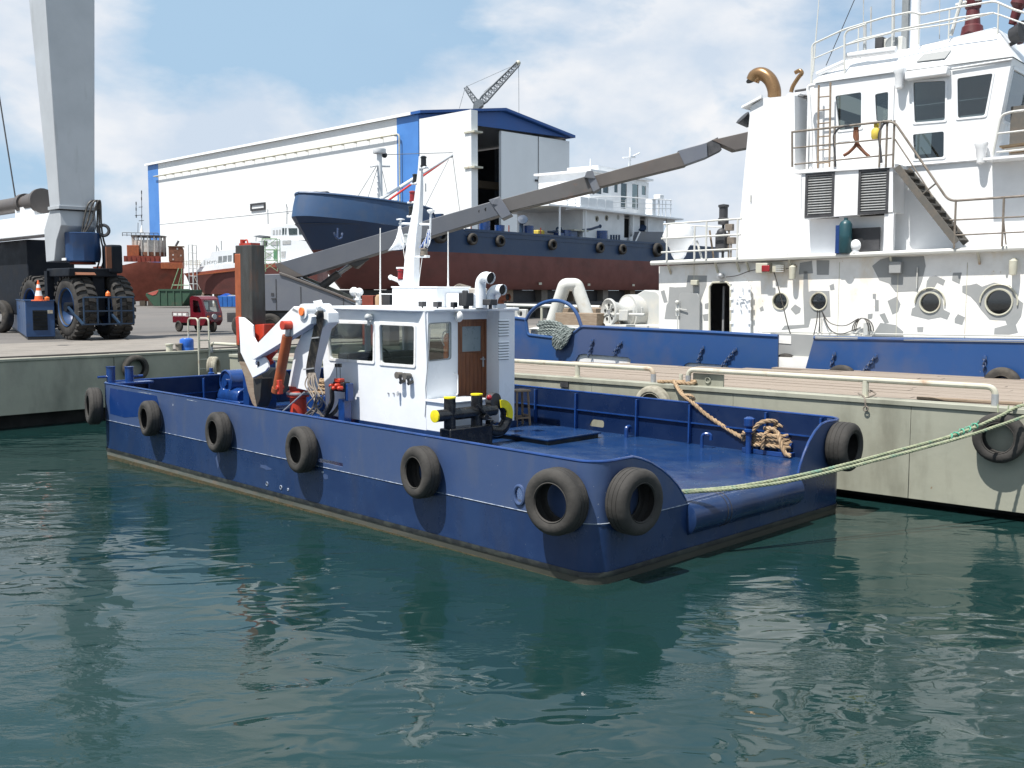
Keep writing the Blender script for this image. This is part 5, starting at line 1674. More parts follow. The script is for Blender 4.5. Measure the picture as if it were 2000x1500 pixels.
lb = wbox('side_light_box', (1485, 534, 1508, 514), 'rail_paint', .30)
a_, b2 = tb(1488, 531, HY - .30), tb(1504, 518, HY - .30)
MB().box(a_.x, b2.x, HY - .34, HY - .30, a_.z, b2.z).build('red_lens', 'lamp_red', lb, bevel=.02)
lb = wbox('vent_box', (1514, 532, 1532, 516), 'rail_paint', .2)
for k in range(4):
    p_ = tb(1515, 519 + k * 3.6, HY - .2)
    MB().box(p_.x, tb(1531, 520, HY - .2).x, HY - .215, HY - .2, p_.z - .02, p_.z).build('vent_slat', 'slat_grey', lb)
wbox('junction_box', (1740, 534, 1764, 511), 'primer_grey', .16)
wbox('wall_switch', (1353, 557, 1366, 547), 'rail_paint', .14)
wbox('junction_box', (1690, 655, 1700, 630), 'grey_paint', .16)
for px, py in ((1554, 520), (1984, 508)):
    p_ = tb(px, py, HY)
    MB().cyl((p_.x, HY - .02, p_.z), (p_.x, HY - .2, p_.z), .05, n=10).lathe([(.03, .02), (.1, -.02), (.1, -.1), (.085, -.36), (0, -.38)], (p_.x, HY - .2, p_.z), n=14).build('bulkhead_lamp', 'rail_paint', house)
p_ = tb(1793, 522, HY)
MB().beam((p_.x, HY - .04, p_.z), (p_.x, HY - .04, p_.z - .55), .025, .03).build('wall_bracket', 'grey_paint', house)
p_ = tb(1411, 539, HY)
MB().cyl((p_.x, HY, p_.z), (p_.x, HY - .2, p_.z), .08, n=12).ball((p_.x + .05, HY - .2, p_.z), .08, 8, 6).build('floodlight', 'galvanised', house)
# cables
cb = MB()
for pts_ in (((1418, 541), (1440, 538), (1462, 530), (1485, 525)), ((1512, 532), (1520, 560), (1530, 600), (1540, 640), (1556, 680), (1572, 712)), ((1597, 606), (1595, 628), (1589, 656)), ((1601, 606), (1601, 650)),
             ((1604, 606), (1620, 630), (1650, 636), (1677, 622)), ((1605, 608), (1620, 642), (1642, 652), (1675, 642)), ((1535, 525), (1545, 523), (1552, 520))):
    cb.tube(spline([(lambda p: (p.x, HY - .12, p.z))(tb(*q_, HY - .12)) for q_ in pts_], 6), .014, 6)
p_ = tb(1685, 645, HY - .14)
for k in range(3):
    cb.tube([(p_.x + (.30 - .06 * k) * math.cos(a_ * .35), HY - .14 - .02 * k, p_.z + .35 * math.sin(a_ * .35) - .02) for a_ in range(10)], .014, 6)
cb.build('hanging_cables', 'hose', house)

# boat deck: aft rail
AY = 1.2
for a_, b2 in (((1296, 438), (1449, 427)), ((1292, 466), (1447, 458)), ((1292, 493), (1442, 486))):
    ttube('deck_rail', [a_, b2], AY, .028, 'old_white')
for px, pt in ((1303, 438), (1357, 441), (1380, 432), (1441, 428)):
    p_ = tb(px, pt, AY)
    MB().cyl((p_.x, AY, deck_z(px)), (p_.x, AY, p_.z), .03, n=8).build('rail_stanchion', 'old_white', tug)
ttube('rail_brace', [(1361, 470), (1371, 506)], AY + .3, .035, 'old_white')
ttube('rail_brace', [(1386, 450), (1394, 506)], AY + .3, .03, 'old_wood')
ttube('deck_rail', [(1303, 438), (1413, 444)], AY + 1.2, .022, 'old_white')
# capstan drum covered in canvas
c_ = tb(1326, 468, AY + .9)
MB().lathe([(.12, -.65), (.22, -.5), (.30, -.25), (.50, .0), (.52, .12), (.40, .42), (.22, .5), (0, .52)], (c_.x, AY + .9, c_.z), n=20).build('covered_winch', 'white_paint', tug)
MB().cyl((c_.x, AY + .9, deck_z(1320)), (c_.x, AY + .9, c_.z - .5), .15, n=10).build('winch_foot', 'rail_paint', tug)
p_ = tb(1413, 420, AY + .5)
MB().lathe([(0, -.3), (.16, -.28), (.16, -.1), (.13, -.08), (.13, .22), (.16, .24), (.16, .3), (0, .33)], (p_.x, AY + .5, p_.z), n=16).cyl((p_.x, AY + .5, p_.z - .3), (p_.x, AY + .5, deck_z(1413)), .04, n=8).build('stern_light', 'dark_grey', tug)
p_ = tb(1412, 472, AY + .5)
MB().box(p_.x - .16, p_.x + .16, AY + .3, AY + .6, p_.z - .3, p_.z + .25).ball((p_.x, AY + .4, p_.z + .25), .15, 10, 6).build('searchlight', 'dark_grey', tug, bevel=.03)
for k, (px, py) in enumerate(((1424, 444), (1428, 470))):
    p_ = tb(px, py, AY + .45)
    MB().box(p_.x - .12, p_.x + .12, AY + .4, AY + .55, p_.z - .1, p_.z + .1).cyl((p_.x, AY + .45, p_.z), (p_.x, AY + .45, deck_z(1424)), .03, n=8).build('deck_lamp', 'hose_grey', tug, bevel=.02)

# funnel casing
FY = 1.75
fp = [(1440, 506), (1446, 420), (1454, 330), (1466, 208), (1490, 192), (1552, 186), (1553, 330), (1575, 336), (1575, 502)]
fq = [tb(*q_, FY) for q_ in fp]
MB().prism([(p.x, FY, p.z if i not in (0, 8) else deck_z(1500)) for i, p in enumerate(fq)], (0, 2.6, 0)).build('funnel', 'white_paint', tug, smooth=20)
a_, b2, c_ = tb(1451, 212, FY), tb(1490, 192, FY), tb(1467, 207, FY)
MB().prism([(a_.x, FY - .1, a_.z), (b2.x, FY - .1, b2.z), (b2.x, FY - .1, b2.z + .08), (a_.x, FY - .1, a_.z + .06)], (0, 2.8, 0)).build('funnel_lip', 'white_paint', tug)
a_, b2 = tb(1530, 186, FY), tb(1556, 178, FY)
MB().box(a_.x, b2.x, FY + .2, FY + 1.5, a_.z - .02, b2.z).build('funnel_top', 'white_paint', tug, bevel=.03)
p_ = tb(1456, 236, FY + .5)
MB().lathe([(.05, -.2), (.1, -.18), (.22, .1), (.24, .14), (0, .16)], (p_.x, FY + .5, p_.z), (-.3, -.4, .5), 16).cyl((p_.x, FY + .5, p_.z), (p_.x + .3, FY + .6, p_.z), .04).build('funnel_floodlight', 'dark_grey', tug)
ex = [tb(*q_, FY + 1.0) for q_ in ((1512, 198), (1512, 176), (1504, 156), (1490, 145), (1476, 147), (1470, 158))]
e_ = MB().tube(spline([(p.x, FY + 1.0, p.z) for p in ex], 6), [.20] * 25 + [.205] * 6, 20, caps=False).build('exhaust_pipe', 'exhaust_brown', tug)
MB().cyl((ex[-1].x, FY + 1.0, ex[-1].z + .04), (ex[-1].x - .01, FY + 1.0, ex[-1].z + .06), .2, n=18).build('pipe_mouth', 'soot', e_)
ex = [tb(*q_, FY + .8) for q_ in ((1545, 180), (1549, 168), (1559, 152), (1566, 143), (1562, 138), (1553, 142))]
MB().tube(spline([(p.x, FY + .8, p.z) for p in ex], 6), .06, 12).build('exhaust_pipe', 'exhaust_brown', tug)
for (a_, b2) in (((1553, 178), (1578, 174)), ((1556, 186), (1578, 188))):
    ttube('funnel_stay', [a_, b2], FY + .5, .035, 'dark_grey')
wbox('funnel_lug', (1526, 507, 1540, 492), 'old_white', .12, tug, y=FY)
p_ = tb(1467, 388, FY)
MB().beam((p_.x, FY - .02, p_.z + .1), (p_.x, FY - .02, p_.z - .1), .03, .03).build('funnel_lug', 'grey_paint', tug)

# louvred fan casing below the bridge wing
VY_ = 1.25
vp = [(1566, 337), (1744, 327), (1744, 414), (1566, 428)]
lv = []
for g_ in (((1575, 342), (1627, 337), (1627, 419), (1575, 424)), ((1679, 333), (1735, 329), (1733, 414), (1679, 418))):
    lv.append([(p.x, p.z) for p in (tb(*q_, VY_) for q_ in g_)])
vq = [(p.x, p.z) for p in (tb(*q_, VY_) for q_ in vp)]
vb_ = MB().plate(vq, lv, lambda u, v, w: (u, VY_ + w, v), .06)
vb_.prism([(vq[0][0], VY_ + .06, vq[0][1]), (vq[1][0], VY_ + .06, vq[1][1]), (vq[1][0], VY_ + .06, vq[1][1] - .05), (vq[0][0], VY_ + .06, vq[0][1] - .05)], (0, 1.6, 0))
vb_.prism([(vq[3][0], VY_ + .06, vq[3][1] + .05), (vq[2][0], VY_ + .06, vq[2][1] + .05), (vq[2][0], VY_ + .06, vq[2][1]), (vq[3][0], VY_ + .06, vq[3][1])], (0, 1.6, 0))
vb_.prism([(vq[1][0] - .06, VY_ + .06, vq[1][1] - .05), (vq[1][0], VY_ + .06, vq[1][1] - .05), (vq[2][0], VY_ + .06, vq[2][1] + .05), (vq[2][0] - .06, VY_ + .06, vq[2][1] + .05)], (0, 1.6, 0))
vent_c = vb_.build('fan_casing', 'white_paint', tug, smooth=20)
for g_ in lv:
    ux0, ux1 = min(p[0] for p in g_), max(p[0] for p in g_)
    uz0, uz1 = min(p[1] for p in g_), max(p[1] for p in g_)
    MB().box(ux0 - .05, ux1 + .05, VY_ + .25, VY_ + .28, uz0 - .05, uz1 + .05).build('grille_back', 'dark_void', vent_c)
    MB().plate(grow([(ux0, uz0), (ux1, uz0), (ux1, uz1), (ux0, uz1)], .02), [[(ux0 + .05, uz0 + .05), (ux1 - .05, uz0 + .05), (ux1 - .05, uz1 - .05), (ux0 + .05, uz1 - .05)]], lambda u, v, w: (u, VY_ - .02 + w, v), .04).build('grille_frame', 'dark_grey', vent_c)
    ns = 15
    sl = None
    for k in range(ns):
        z_ = uz0 + .09 + (uz1 - uz0 - .18) * k / (ns - 1)
        if sl is None:
            sl = MB().prism([(ux0 + .04, VY_ + .0, 0), (ux0 + .04, VY_ + .10, .05), (ux0 + .04, VY_ + .11, .035), (ux0 + .04, VY_ + .01, -.02)], (ux1 - ux0 - .08, 0, 0)).build('grille_slat', 'slat_grey', vent_c, smooth=0, loc=(0, 0, z_))
        else:
            dup(sl, vent_c, (0, 0, z_))
# recess below the casing with post and stored gear
RY_ = 1.72
a_, b2 = tb(1575, 430, RY_), tb(1745, 500, RY_)
MB().box(a_.x, b2.x, RY_, RY_ + .06, deck_z(1650), a_.z + .6).build('engine_casing', 'white_paint', tug)
a_, b2 = tb(1727, 430, VY_ + .02), tb(1743, 500, VY_ + .02)
MB().box(a_.x, b2.x, VY_ + .02, VY_ + .08, deck_z(1735), tb(1735, 416, VY_ + .02).z).build('casing_leg', 'white_paint', tug)
a_, b2 = tb(1632, 440, VY_ - .1), tb(1642, 490, VY_ - .1)
MB().box(a_.x, b2.x, VY_ - .1, VY_ + .4, deck_z(1637), a_.z).build('locker_side', 'fresh_blue', tug, bevel=.01)
MB().box(b2.x, b2.x + .9, VY_ + .3, VY_ + .36, deck_z(1660), tb(1660, 446, VY_ + .3).z).build('locker_back', 'dark_grey', tug)
p_ = tb(1651, 470, VY_)
gb = thing('gas_bottle', 'dark teal gas bottle standing in the blue tug locker', 'gas bottle', T)
mat('teal_paint', (.012, .06, .075), .4)
MB().lathe([(0, 0), (.15, 0), (.17, .03), (.17, .42), (.175, .45), (.17, .48), (.17, .78), (.12, .86), (.05, .9), (.05, .96), (0, .96)], (p_.x, VY_, deck_z(1651)), n=18).build('bottle', 'teal_paint', gb)
p_ = tb(1671, 480, VY_ + .05)
tag(MB().ball((0, 0, 0), .15, 12, 8, (1, .7, 1.1)).cyl((0, 0, -.15), (0, 0, -.2), .1, n=12).build('float_buoy', 'cabin_white', loc=T.w((p_.x, VY_ + .05, deck_z(1671) + .2)), rot=(0, 0, T.m.to_euler().z)), 'small white float beside the gas bottle in the tug locker', 'buoy')

# bridge wing platform and its rails
WY_ = 1.2
a_, b2 = tb(1550, 335, WY_), tb(1748, 322, WY_)
MB().prism([(a_.x, WY_, a_.z - .06), (b2.x, WY_, b2.z - .06), (b2.x, WY_, b2.z + .04), (a_.x, WY_, a_.z + .04)], (0, 2.5, 0)).build('wing_platform', 'white_paint', tug)
for a_, b2 in (((1546, 258), (1740, 236)), ((1550, 289), (1741, 270)), ((1552, 321), (1742, 302))):
    ttube('wing_rail', [a_, b2], WY_, .022 if a_[1] > 260 else .03, 'hose_grey')
for px, pt in ((1549, 258), (1632, 247), (1720, 238), (1733, 236), (1747, 235)):
    p_, q_ = tb(px, pt, WY_), tb(px, 326, WY_)
    MB().tube(fillet([(p_.x, WY_, q_.z), (p_.x - (.03 if px < 1700 else -.0), WY_, p_.z), ], .1), .03, 8).build('rail_stanchion', 'hose_grey', tug)
ttube('wing_rail', [(1632, 326), (1628, 262), (1640, 248), (1660, 245)], WY_, .032, 'dark_grey', fil=.15)
ttube('wing_rail', [(1722, 318), (1716, 260), (1726, 240), (1742, 236)], WY_, .032, 'dark_grey', fil=.15)
# stair to the deck
sA, sB = (1752, 326), (1868, 473)
SY = 1.15
a_, b2 = tb(*sA, SY), tb(*sB, SY)
stair = MB()
for y in (SY, SY + .75):
    stair.beam((a_.x, y, a_.z), (b2.x, y, b2.z), .05, .17)
stairs = stair.build('stair_stringers', 'anti_slip', tug)
for k in range(11):
    t_ = (k + .5) / 11
    x_, z_ = a_.x + (b2.x - a_.x) * t_, a_.z + (b2.z - a_.z) * t_
    MB().box(x_ - .12, x_ + .12, SY + .03, SY + .72, z_ - .02, z_ + .02).build('stair_tread', 'anti_slip', stairs)
h1, h2 = (1747, 238), (1853, 393)
ttube('stair_rail', [(1725, 237), h1, h2, (2100, 376)], SY, .03, 'hose_grey', fil=.2)
ttube('stair_rail', [(1748, 272), (1800, 350), (1822, 385)], SY, .018, 'hose_grey')
ttube('stair_rail', [(1795, 385), (1828, 358)], SY, .022, 'anti_slip')
for y_ in (430, 460):
    ttube('deck_rail', [(1855, y_), (2100, y_ - 12)], SY, .02, 'hose_grey')
for px in (1867, 1961):
    p_ = tb(px, 391 if px < 1900 else 385, SY)
    MB().cyl((p_.x, SY, deck_z(px)), (p_.x, SY, p_.z), .028, n=8).build('rail_stanchion', 'hose_grey', tug)
ttube('rail_brace', [(1960, 430), (1965, 478)], SY + .02, .02, 'hose_grey')

# lower bridge house and wheelhouse
BY = 2.05
WZ = lambda pts_, y, zf=z32: [(p.x, p.z) for p in (tb(*zf(*q_), y) for q_ in pts_)]
wins = [roundpoly(WZ(p_, BY), .06) for p_ in ([(495, 703), (685, 675), (683, 935), (522, 955)], [(785, 690), (883, 672), (880, 885), (795, 890)], [(1065, 603), (1300, 590), (1297, 880), (1075, 898)], [(1388, 575), (1648, 537), (1588, 845), (1392, 865)], [(1062, 985), (1290, 962), (1288, 1150), (1075, 1165)])]
wo = WZ([(300, 618), (955, 525), (1790, 420), (1640, 1165), (1500, 1180), (900, 1230), (330, 1250)], BY)
dkz = deck_z(1900)
wall_ = MB().plate(wo, wins, lambda u, v, w: (u, BY + w, v), .06)
lo_ = WZ([(900, 1232), (1660, 1160), (2300, 1100)], BY)
wall_.plate([(lo_[0][0], dkz - .3), (lo_[2][0], dkz - .3), (lo_[2][0], lo_[2][1]), (lo_[1][0], lo_[1][1]), (lo_[0][0], lo_[0][1] - .01)], [], lambda u, v, w: (u, BY + .02 + w, v), .06)
bh = wall_.build('wheelhouse', 'white_paint', tug, smooth=30)
for i, p_ in enumerate(wins):
    window(bh, p_, lambda u, v, w: (u, BY - w, v), fw=.05, depth=.02, pane_mat='glass_dark', frame_mat='cabin_white')
# wheelhouse inside and far walls
xa, xb = wo[0][0], wo[2][0]
zf0, zt0 = min(p[1] for p in wo), max(p[1] for p in wo)
MB().box(xa + .1, wo[3][0] - .1, BY + .1, BY + 5.4, zf0 + .0, zf0 + .05).build('wheelhouse_floor', 'interior', bh)
fr3 = [tb(*z32(*q_), BY) for q_ in ((1790, 420), (1640, 1165))]
# slanting front: frame with three windows, runs away from the viewer
fv = lambda s, t, w: V((fr3[1].x + (fr3[0].x - fr3[1].x) * t + w, BY + s, fr3[1].z + (fr3[0].z - fr3[1].z) * t))
fh = [roundpoly([(.25 + 1.75 * k, .40), (1.75 + 1.75 * k, .40), (1.75 + 1.75 * k, .90), (.25 + 1.75 * k, .90)], .05) for k in range(3)]
MB().plate([(.06, 0), (5.5, 0), (5.5, 1), (.06, 1)], fh, lambda u, v, w: fv(u, v, -w), .06).build('windscreen_wall', 'white_paint', bh, smooth=0)
for h_ in fh:
    MB().plate(grow(h_, .03), [h_], lambda u, v, w: fv(u, v, w), .02).build('window', 'cabin_white', bh, smooth=0)
    MB().plate(h_, [], lambda u, v, w: fv(u, v, -.03 - w), .006).build('front_pane', 'glass_dark', bh, smooth=0)
bk = MB().plate([(xa, zf0), (xb, zf0), (xb, zt0), (xa, zt0)], [[(xa + .8 + 1.6 * k, zf0 + 1.0), (xa + 2.0 + 1.6 * k, zf0 + 1.0), (xa + 2.0 + 1.6 * k, zt0 - .45), (xa + .8 + 1.6 * k, zt0 - .45)] for k in range(3)], lambda u, v, w: (u, BY + 5.44 + w, v), .06)
bk.plate([(BY + .06, zf0), (BY + 5.44, zf0), (BY + 5.44, zt0 - .4), (BY + .06, zt0 - .4)], [[(BY + .7, zf0 + 1.1), (BY + 2.6, zf0 + 1.1), (BY + 2.6, zt0 - .7), (BY + .7, zt0 - .7)], [(BY + 3.0, zf0 + 1.1), (BY + 5.0, zf0 + 1.1), (BY + 5.0, zt0 - .7), (BY + 3.0, zt0 - .7)]], lambda u, v, w: (xa - w, u, v), .06)
bk.build('inner_walls', 'white_paint', bh, smooth=0)
MB().box(xb - 2.2, xb - 1.2, BY + .8, BY + 4.6, zf0 + .06, zf0 + 1.15).box(xb - 3.4, xb - 2.9, BY + 1.0, BY + 1.6, zf0 + .06, zf0 + 1.5).build('bridge_console', 'interior', bh, bevel=.03)
# roof: sloping band and flat top
rl = [tb(*z32(*q_), BY - .06) for q_ in ((330, 600), (955, 512), (1795, 402))]
ru = [tb(*z32(*q_), BY + .75) for q_ in ((555, 440), (1000, 362), (1665, 200))]
rf = MB()
rf.loft([[(p.x, BY - .06, p.z - .04) for p in rl], [(p.x, BY - .06, p.z + .03) for p in rl], [(p.x, BY + .75, p.z) for p in ru], [(p.x, BY + 4.6, p.z + .05) for p in ru], [(p.x, BY + 5.55, p.z) for p in rl]], False, False)
rf.loft([[(rl[2].x, BY - .06, rl[2].z + .03), (ru[2].x, BY + .75, ru[2].z), (ru[2].x, BY + 4.6, ru[2].z + .05), (rl[2].x, BY + 5.55, rl[2].z)], [(rl[2].x + .0, BY - .06, rl[2].z - .04), (rl[2].x, BY + .75, rl[2].z - .04), (rl[2].x, BY + 4.6, rl[2].z - .04), (rl[2].x, BY + 5.55, rl[2].z - .04)]], False, False)
rf.loft([[(rl[0].x, BY - .06, rl[0].z + .03), (ru[0].x, BY + .75, ru[0].z), (ru[0].x, BY + 4.6, ru[0].z + .05), (rl[0].x, BY + 5.55, rl[0].z)], [(rl[0].x, BY - .06, rl[0].z - .04), (rl[0].x, BY + .75, rl[0].z - .04), (rl[0].x, BY + 4.6, rl[0].z - .04), (rl[0].x, BY + 5.55, rl[0].z - .04)]], False, False)
roof_ = rf.build('bridge_roof', 'white_paint', bh, smooth=20)
sl_ = [((1088, 465), .22), ((1140, 410), .5), ((1347, 378), .5), ((1298, 440), .22)]
pp = []
for (q_, f_) in sl_:
    lo_f, hi_f = 0.0, 1.0
    for _ in range(30):
        f_ = (lo_f + hi_f) / 2
        c_ = tb(*z32(*q_), BY - .06 + .81 * f_)
        tt = (c_.x - rl[0].x) / (rl[2].x - rl[0].x)
        za, zb_ = rl[0].z + (rl[2].z - rl[0].z) * tt + .03, ru[0].z + (ru[2].z - ru[0].z) * (c_.x - ru[0].x) / (ru[2].x - ru[0].x)
        if c_.z > za + (zb_ - za) * f_: lo_f = f_
        else: hi_f = f_
    pp.append(c_ + V((0, -.03, .03)))
MB().prism(pp, (0, -.012, .012)).build('roof_hatch', 'primer_grey', roof_)
MB().box(tb(*z32(1025, 590), BY - .05).x, tb(*z32(1335, 560), BY - .05).x, BY - .30, BY - .02, tb(*z32(1180, 575), BY - .05).z, tb(*z32(1180, 515), BY - .05).z).build('window_visor', 'white_paint', bh, bevel=.03)
for X, Y in ((985, 525), (1580, 1065)):
    p_ = tb(*z32(X, Y), BY)
    MB().lathe([(.16, .06), (.17, .0), (.13, -.1), (.10, -.45), (0, -.5)], (p_.x, BY - .18, p_.z), n=16).cyl((p_.x, BY, p_.z - .1), (p_.x, BY - .18, p_.z - .1), .05, n=8).build('wall_lamp', 'white_paint', bh)
for a_, b2 in (((920, 625), (930, 1230)),):
    p_ = tb(*z32(*a_), BY - .01); q_ = tb(*z32(*b2), BY - .01)
    MB().box(p_.x - .03, p_.x + .03, BY - .05, BY, q_.z, p_.z).build('wall_post', 'white_paint', bh)
ttube('gutter', [(1345, 503), (1790, 432)], BY - .05, .022, 'white_paint', zf=z32, parent=bh)
ttube('gutter', [(930, 1222), (1650, 1160), (2200, 1090)], BY - .03, .03, 'white_paint', zf=z32, parent=bh)
# ladder against the wheelhouse
LY = BY - .28
for a_, b2 in (((372, 625), (365, 1235)), ((458, 605), (450, 1225))):
    ttube('ladder_stile', [a_, b2], LY, .03, 'old_wood', zf=z32, parent=bh)
for k in range(7):
    Y_ = 712 + k * 97
    ttube('ladder_rung', [(368, Y_), (455, Y_ - 8)], LY, .018, 'old_wood', zf=z32, parent=bh)
ttube('white_pipe', [(315, 1240), (318, 1000), (300, 700), (290, 660), (300, 630), (350, 620)], LY - .1, .05, 'white_paint', zf=z32, fil=.12, parent=bh)
# safety harness and yellow light on the wing
hx = MB()
for pts_ in (((640, 930), (635, 1000), (650, 1050), (600, 1110), (555, 1140)), ((650, 930), (655, 1010), (655, 1050), (700, 1110), (740, 1145)), ((630, 960), (660, 960)), ((640, 1050), (690, 1100))):
    hx.tube(spline([(lambda p: (p.x, WY_ + .08, p.z))(tb(*z32(*q_), WY_ + .08)) for q_ in pts_], 5), .045, 6)
o = hx.build('safety_harness', 'rust_brown'); o.matrix_world = T.m
tag(o, 'brown and orange safety harness hung on the bridge wing rail', 'harness')
p_ = tb(*z32(793, 985), WY_ + .1)
o = MB().lathe([(0, -.16), (.1, -.14), (.13, -.05), (.13, .1), (.09, .16), (.05, .18), (0, .2)], (p_.x, WY_ + .1, p_.z), n=16).lathe([(.05, .18), (.07, .2), (.07, .3), (0, .32)], (p_.x, WY_ + .1, p_.z), n=12).build('rescue_light', 'dull_yellow'); o.matrix_world = T.m
tag(o, 'yellow rescue light hanging on the bridge wing rail', 'light')
wbox('wall_notice', (1637, 278, 1660, 262), 'cabin_white', .02, bh, y=BY)

# rails and gear on the bridge roof
GY = BY + .55
ttube('roof_rail', [(318, 620), (322, 345), (335, 320), (560, 215), (860, 125), (1040, 90), (1080, 92), (1120, 108), (1420, 48), (1660, 8), (1800, 70), (2000, 130)], GY, .03, 'old_white', zf=z32, fil=.1, parent=bh)
ttube('roof_rail', [(335, 430), (660, 290), (900, 236), (1330, 175), (1650, 95), (1700, 110), (2000, 220)], GY, .022, 'old_white', zf=z32, parent=bh)
ttube('roof_rail', [(560, 600), (560, 260), (580, 225), (720, 178)], GY - .5, .03, 'old_white', zf=z32, fil=.12, parent=bh)
ttube('roof_rail', [(565, 330), (900, 240), (920, 225), (1400, 130), (1650, 95)], GY - .45, .028, 'old_white', zf=z32, parent=bh)
for X, Y in ((330, 330), (665, 180), (915, 120), (1108, 105), (1330, 70), (1690, 30)):
    p_ = tb(*z32(X, Y), GY); q_ = tb(*z32(X, Y + 220), GY)
    MB().cyl((p_.x, GY, p_.z), (p_.x, GY, q_.z), .022, n=8).build('roof_stanchion', 'old_white', bh)
p_ = tb(*z32(580, 410), GY - .3); q_ = tb(*z32(940, 365), GY - .3)
MB().tube([(p_.x, GY - .3, p_.z), (q_.x, GY - .3, q_.z)], .10, 12).build('life_raft_tube', 'white_paint', bh)
p_ = tb(*z32(360, 545), GY - .4); q_ = tb(*z32(560, 455), GY - .4)
MB().tube([(p_.x, GY - .4, p_.z), (q_.x, GY - .4, q_.z)], .07, 10).build('awning_roll', 'white_paint', bh)
a_, b2 = tb(*z32(780, 360), GY + .4), tb(*z32(840, 265), GY + .4)
MB().box(a_.x, b2.x, GY + .4, GY + .9, a_.z - .2, b2.z).build('roof_box', 'dark_grey', bh, bevel=.02)
a_, b2 = tb(*z32(842, 350), GY + .5), tb(*z32(985, 262), GY + .5)
MB().box(a_.x, b2.x, GY + .5, GY + .8, a_.z - .2, b2.z).build('air_conditioner', 'old_white', bh, bevel=.02)
c_ = tb(*z32(905, 315), GY + .48)
MB().torus((c_.x, GY + .49, c_.z), (0, 1, 0), .16, .02, 20, 6).cyl((c_.x, GY + .495, c_.z), (c_.x, GY + .48, c_.z), .15, n=20).build('fan_grille', 'mesh_grey', bh)
# roof masts
mt = [tb(*z32(*q_), GY + 1.2) for q_ in ((1075, 330), (1075, -160))]
MB().cyl((mt[0].x, GY + 1.2, mt[0].z - .6), (mt[0].x, GY + 1.2, mt[1].z), .13, n=16).build('bridge_mast', 'white_paint', bh)
for X, w_ in ((1003, 24),):
    p_, q_ = tb(*z32(X, 260), GY + 1.3), tb(*z32(X, -160), GY + 1.3)
    MB().box(p_.x - .09, p_.x + .09, GY + 1.25, GY + 1.4, p_.z - .5, q_.z).build('mast_cable_tray', 'mesh_grey', bh)
for X, Y0, Y1, r in ((710, 365, 160, .05), (755, 205, 50, .025), (918, 250, -60, .05), (700, 160, -80, .015), (1258, 230, -80, .012)):
    p_, q_ = tb(*z32(X, Y0), GY + .3), tb(*z32(X, Y1), GY + .3)
    MB().cyl((p_.x, GY + .3, p_.z - .2), (q_.x, GY + .3, q_.z), r, n=8).build('aerial', 'slat_grey', bh)
p_, q_ = tb(*z32(330, 530), GY), tb(*z32(378, -60), GY)
MB().tube([(p_.x, GY, p_.z), (q_.x, GY, q_.z)], [.025, .012], 6).build('whip_aerial', 'old_white', bh)
p_, q_ = tb(*z32(425, 480), GY), tb(*z32(650, -40), GY)
MB().tube([(p_.x, GY, p_.z), (q_.x, GY, q_.z)], .012, 5).build('stay_wire', 'dark_grey', bh)
p_, q_ = tb(*z32(1340, 260), GY + .3), tb(*z32(1425, -30), GY + .3)
MB().tube([(p_.x, GY + .3, p_.z), (q_.x, GY + .3, q_.z)], .05, 8).build('mast_leg', 'old_white', bh)
p_, q_ = tb(*z32(1495, 240), GY + .6), tb(*z32(1495, -60), GY + .6)
MB().lathe([(.30, 0), (.26, .25), (.2, .3), (.16, .7), (.2, .75), (.22, 1.0), (.24, 1.4), (.24, 2.0)], (p_.x, GY + .6, p_.z - .1), n=18).build('fire_monitor_base', 'maroon', bh)
MB().cyl((p_.x - .4, GY + .5, p_.z + .75), (p_.x + .9, GY + .4, p_.z + .9), .06, .05, 12).torus((p_.x + .3, GY + .5, p_.z + 1.0), (0, .3, 1), .28, .02, 18, 6).build('fire_monitor', 'old_white', bh)
p_ = tb(*z32(1830, 60), GY + .4)
MB().lathe([(.1, -.4), (.13, 0), (.22, .1), (.2, .25), (0, .3)], (p_.x, GY + .4, p_.z), (.3, 0, 1), 14).cyl((p_.x, GY + .4, p_.z - .4), (p_.x + .1, GY + .4, p_.z - .9), .08).build('red_lantern', 'maroon', bh)
p_ = tb(*z32(1850, 240), GY + .2)
MB().lathe([(.0, -.25), (.2, -.22), (.26, .1), (.28, .12), (0, .14)], (p_.x, GY + .2, p_.z), (.8, -.3, .1), 16).beam((p_.x - .3, GY + .3, p_.z - .25), (p_.x + .1, GY + .3, p_.z - .1), .08, .08).build('bridge_searchlight', 'dark_grey', bh)
# bow-ward wing with stacked boards behind a rail
XW = tb(1945, 300, BY).x
wq_ = [tb(*z32(*q_), BY - .6) for q_ in ((1640, 1165), (1700, 870), (1720, 840), (1780, 820), (2100, 780))]
MB().tube(fillet([(p.x, BY - .6, p.z) for p in wq_], .08), .032, 8).build('wing_rail', 'old_white', tug)
for Ya, Yb in ((980, 950), (1115, 1090)):
    ttube('wing_rail', [(1675, Ya), (2100, Yb - 20)], BY - .6, .024, 'old_white', zf=z32)
for k in range(5):
    a_ = tb(*z32(1710 + 14 * k, 1040 + 14 * k), BY - .3)
    MB().obox((a_.x + 1.2, BY - .3 + .05 * k, a_.z - .08 + .02 * k), (1.2, .02 * k, .05), (0, .16, 0), (0, 0, .022)).build('stacked_board', ('card', 'stool_wood', 'old_white', 'old_wood', 'card')[k], tug)
a_ = tb(*z32(1640, 1175), BY)
MB().box(a_.x, a_.x + 4.5, BY - .7, BY + 1.5, a_.z - .06, a_.z).build('wing_deck', 'white_paint', tug)
MB().box(a_.x + .3, a_.x + 4.5, BY + .35, BY + .4, a_.z, a_.z + 1.35).build('wind_screen', 'anti_slip', tug)

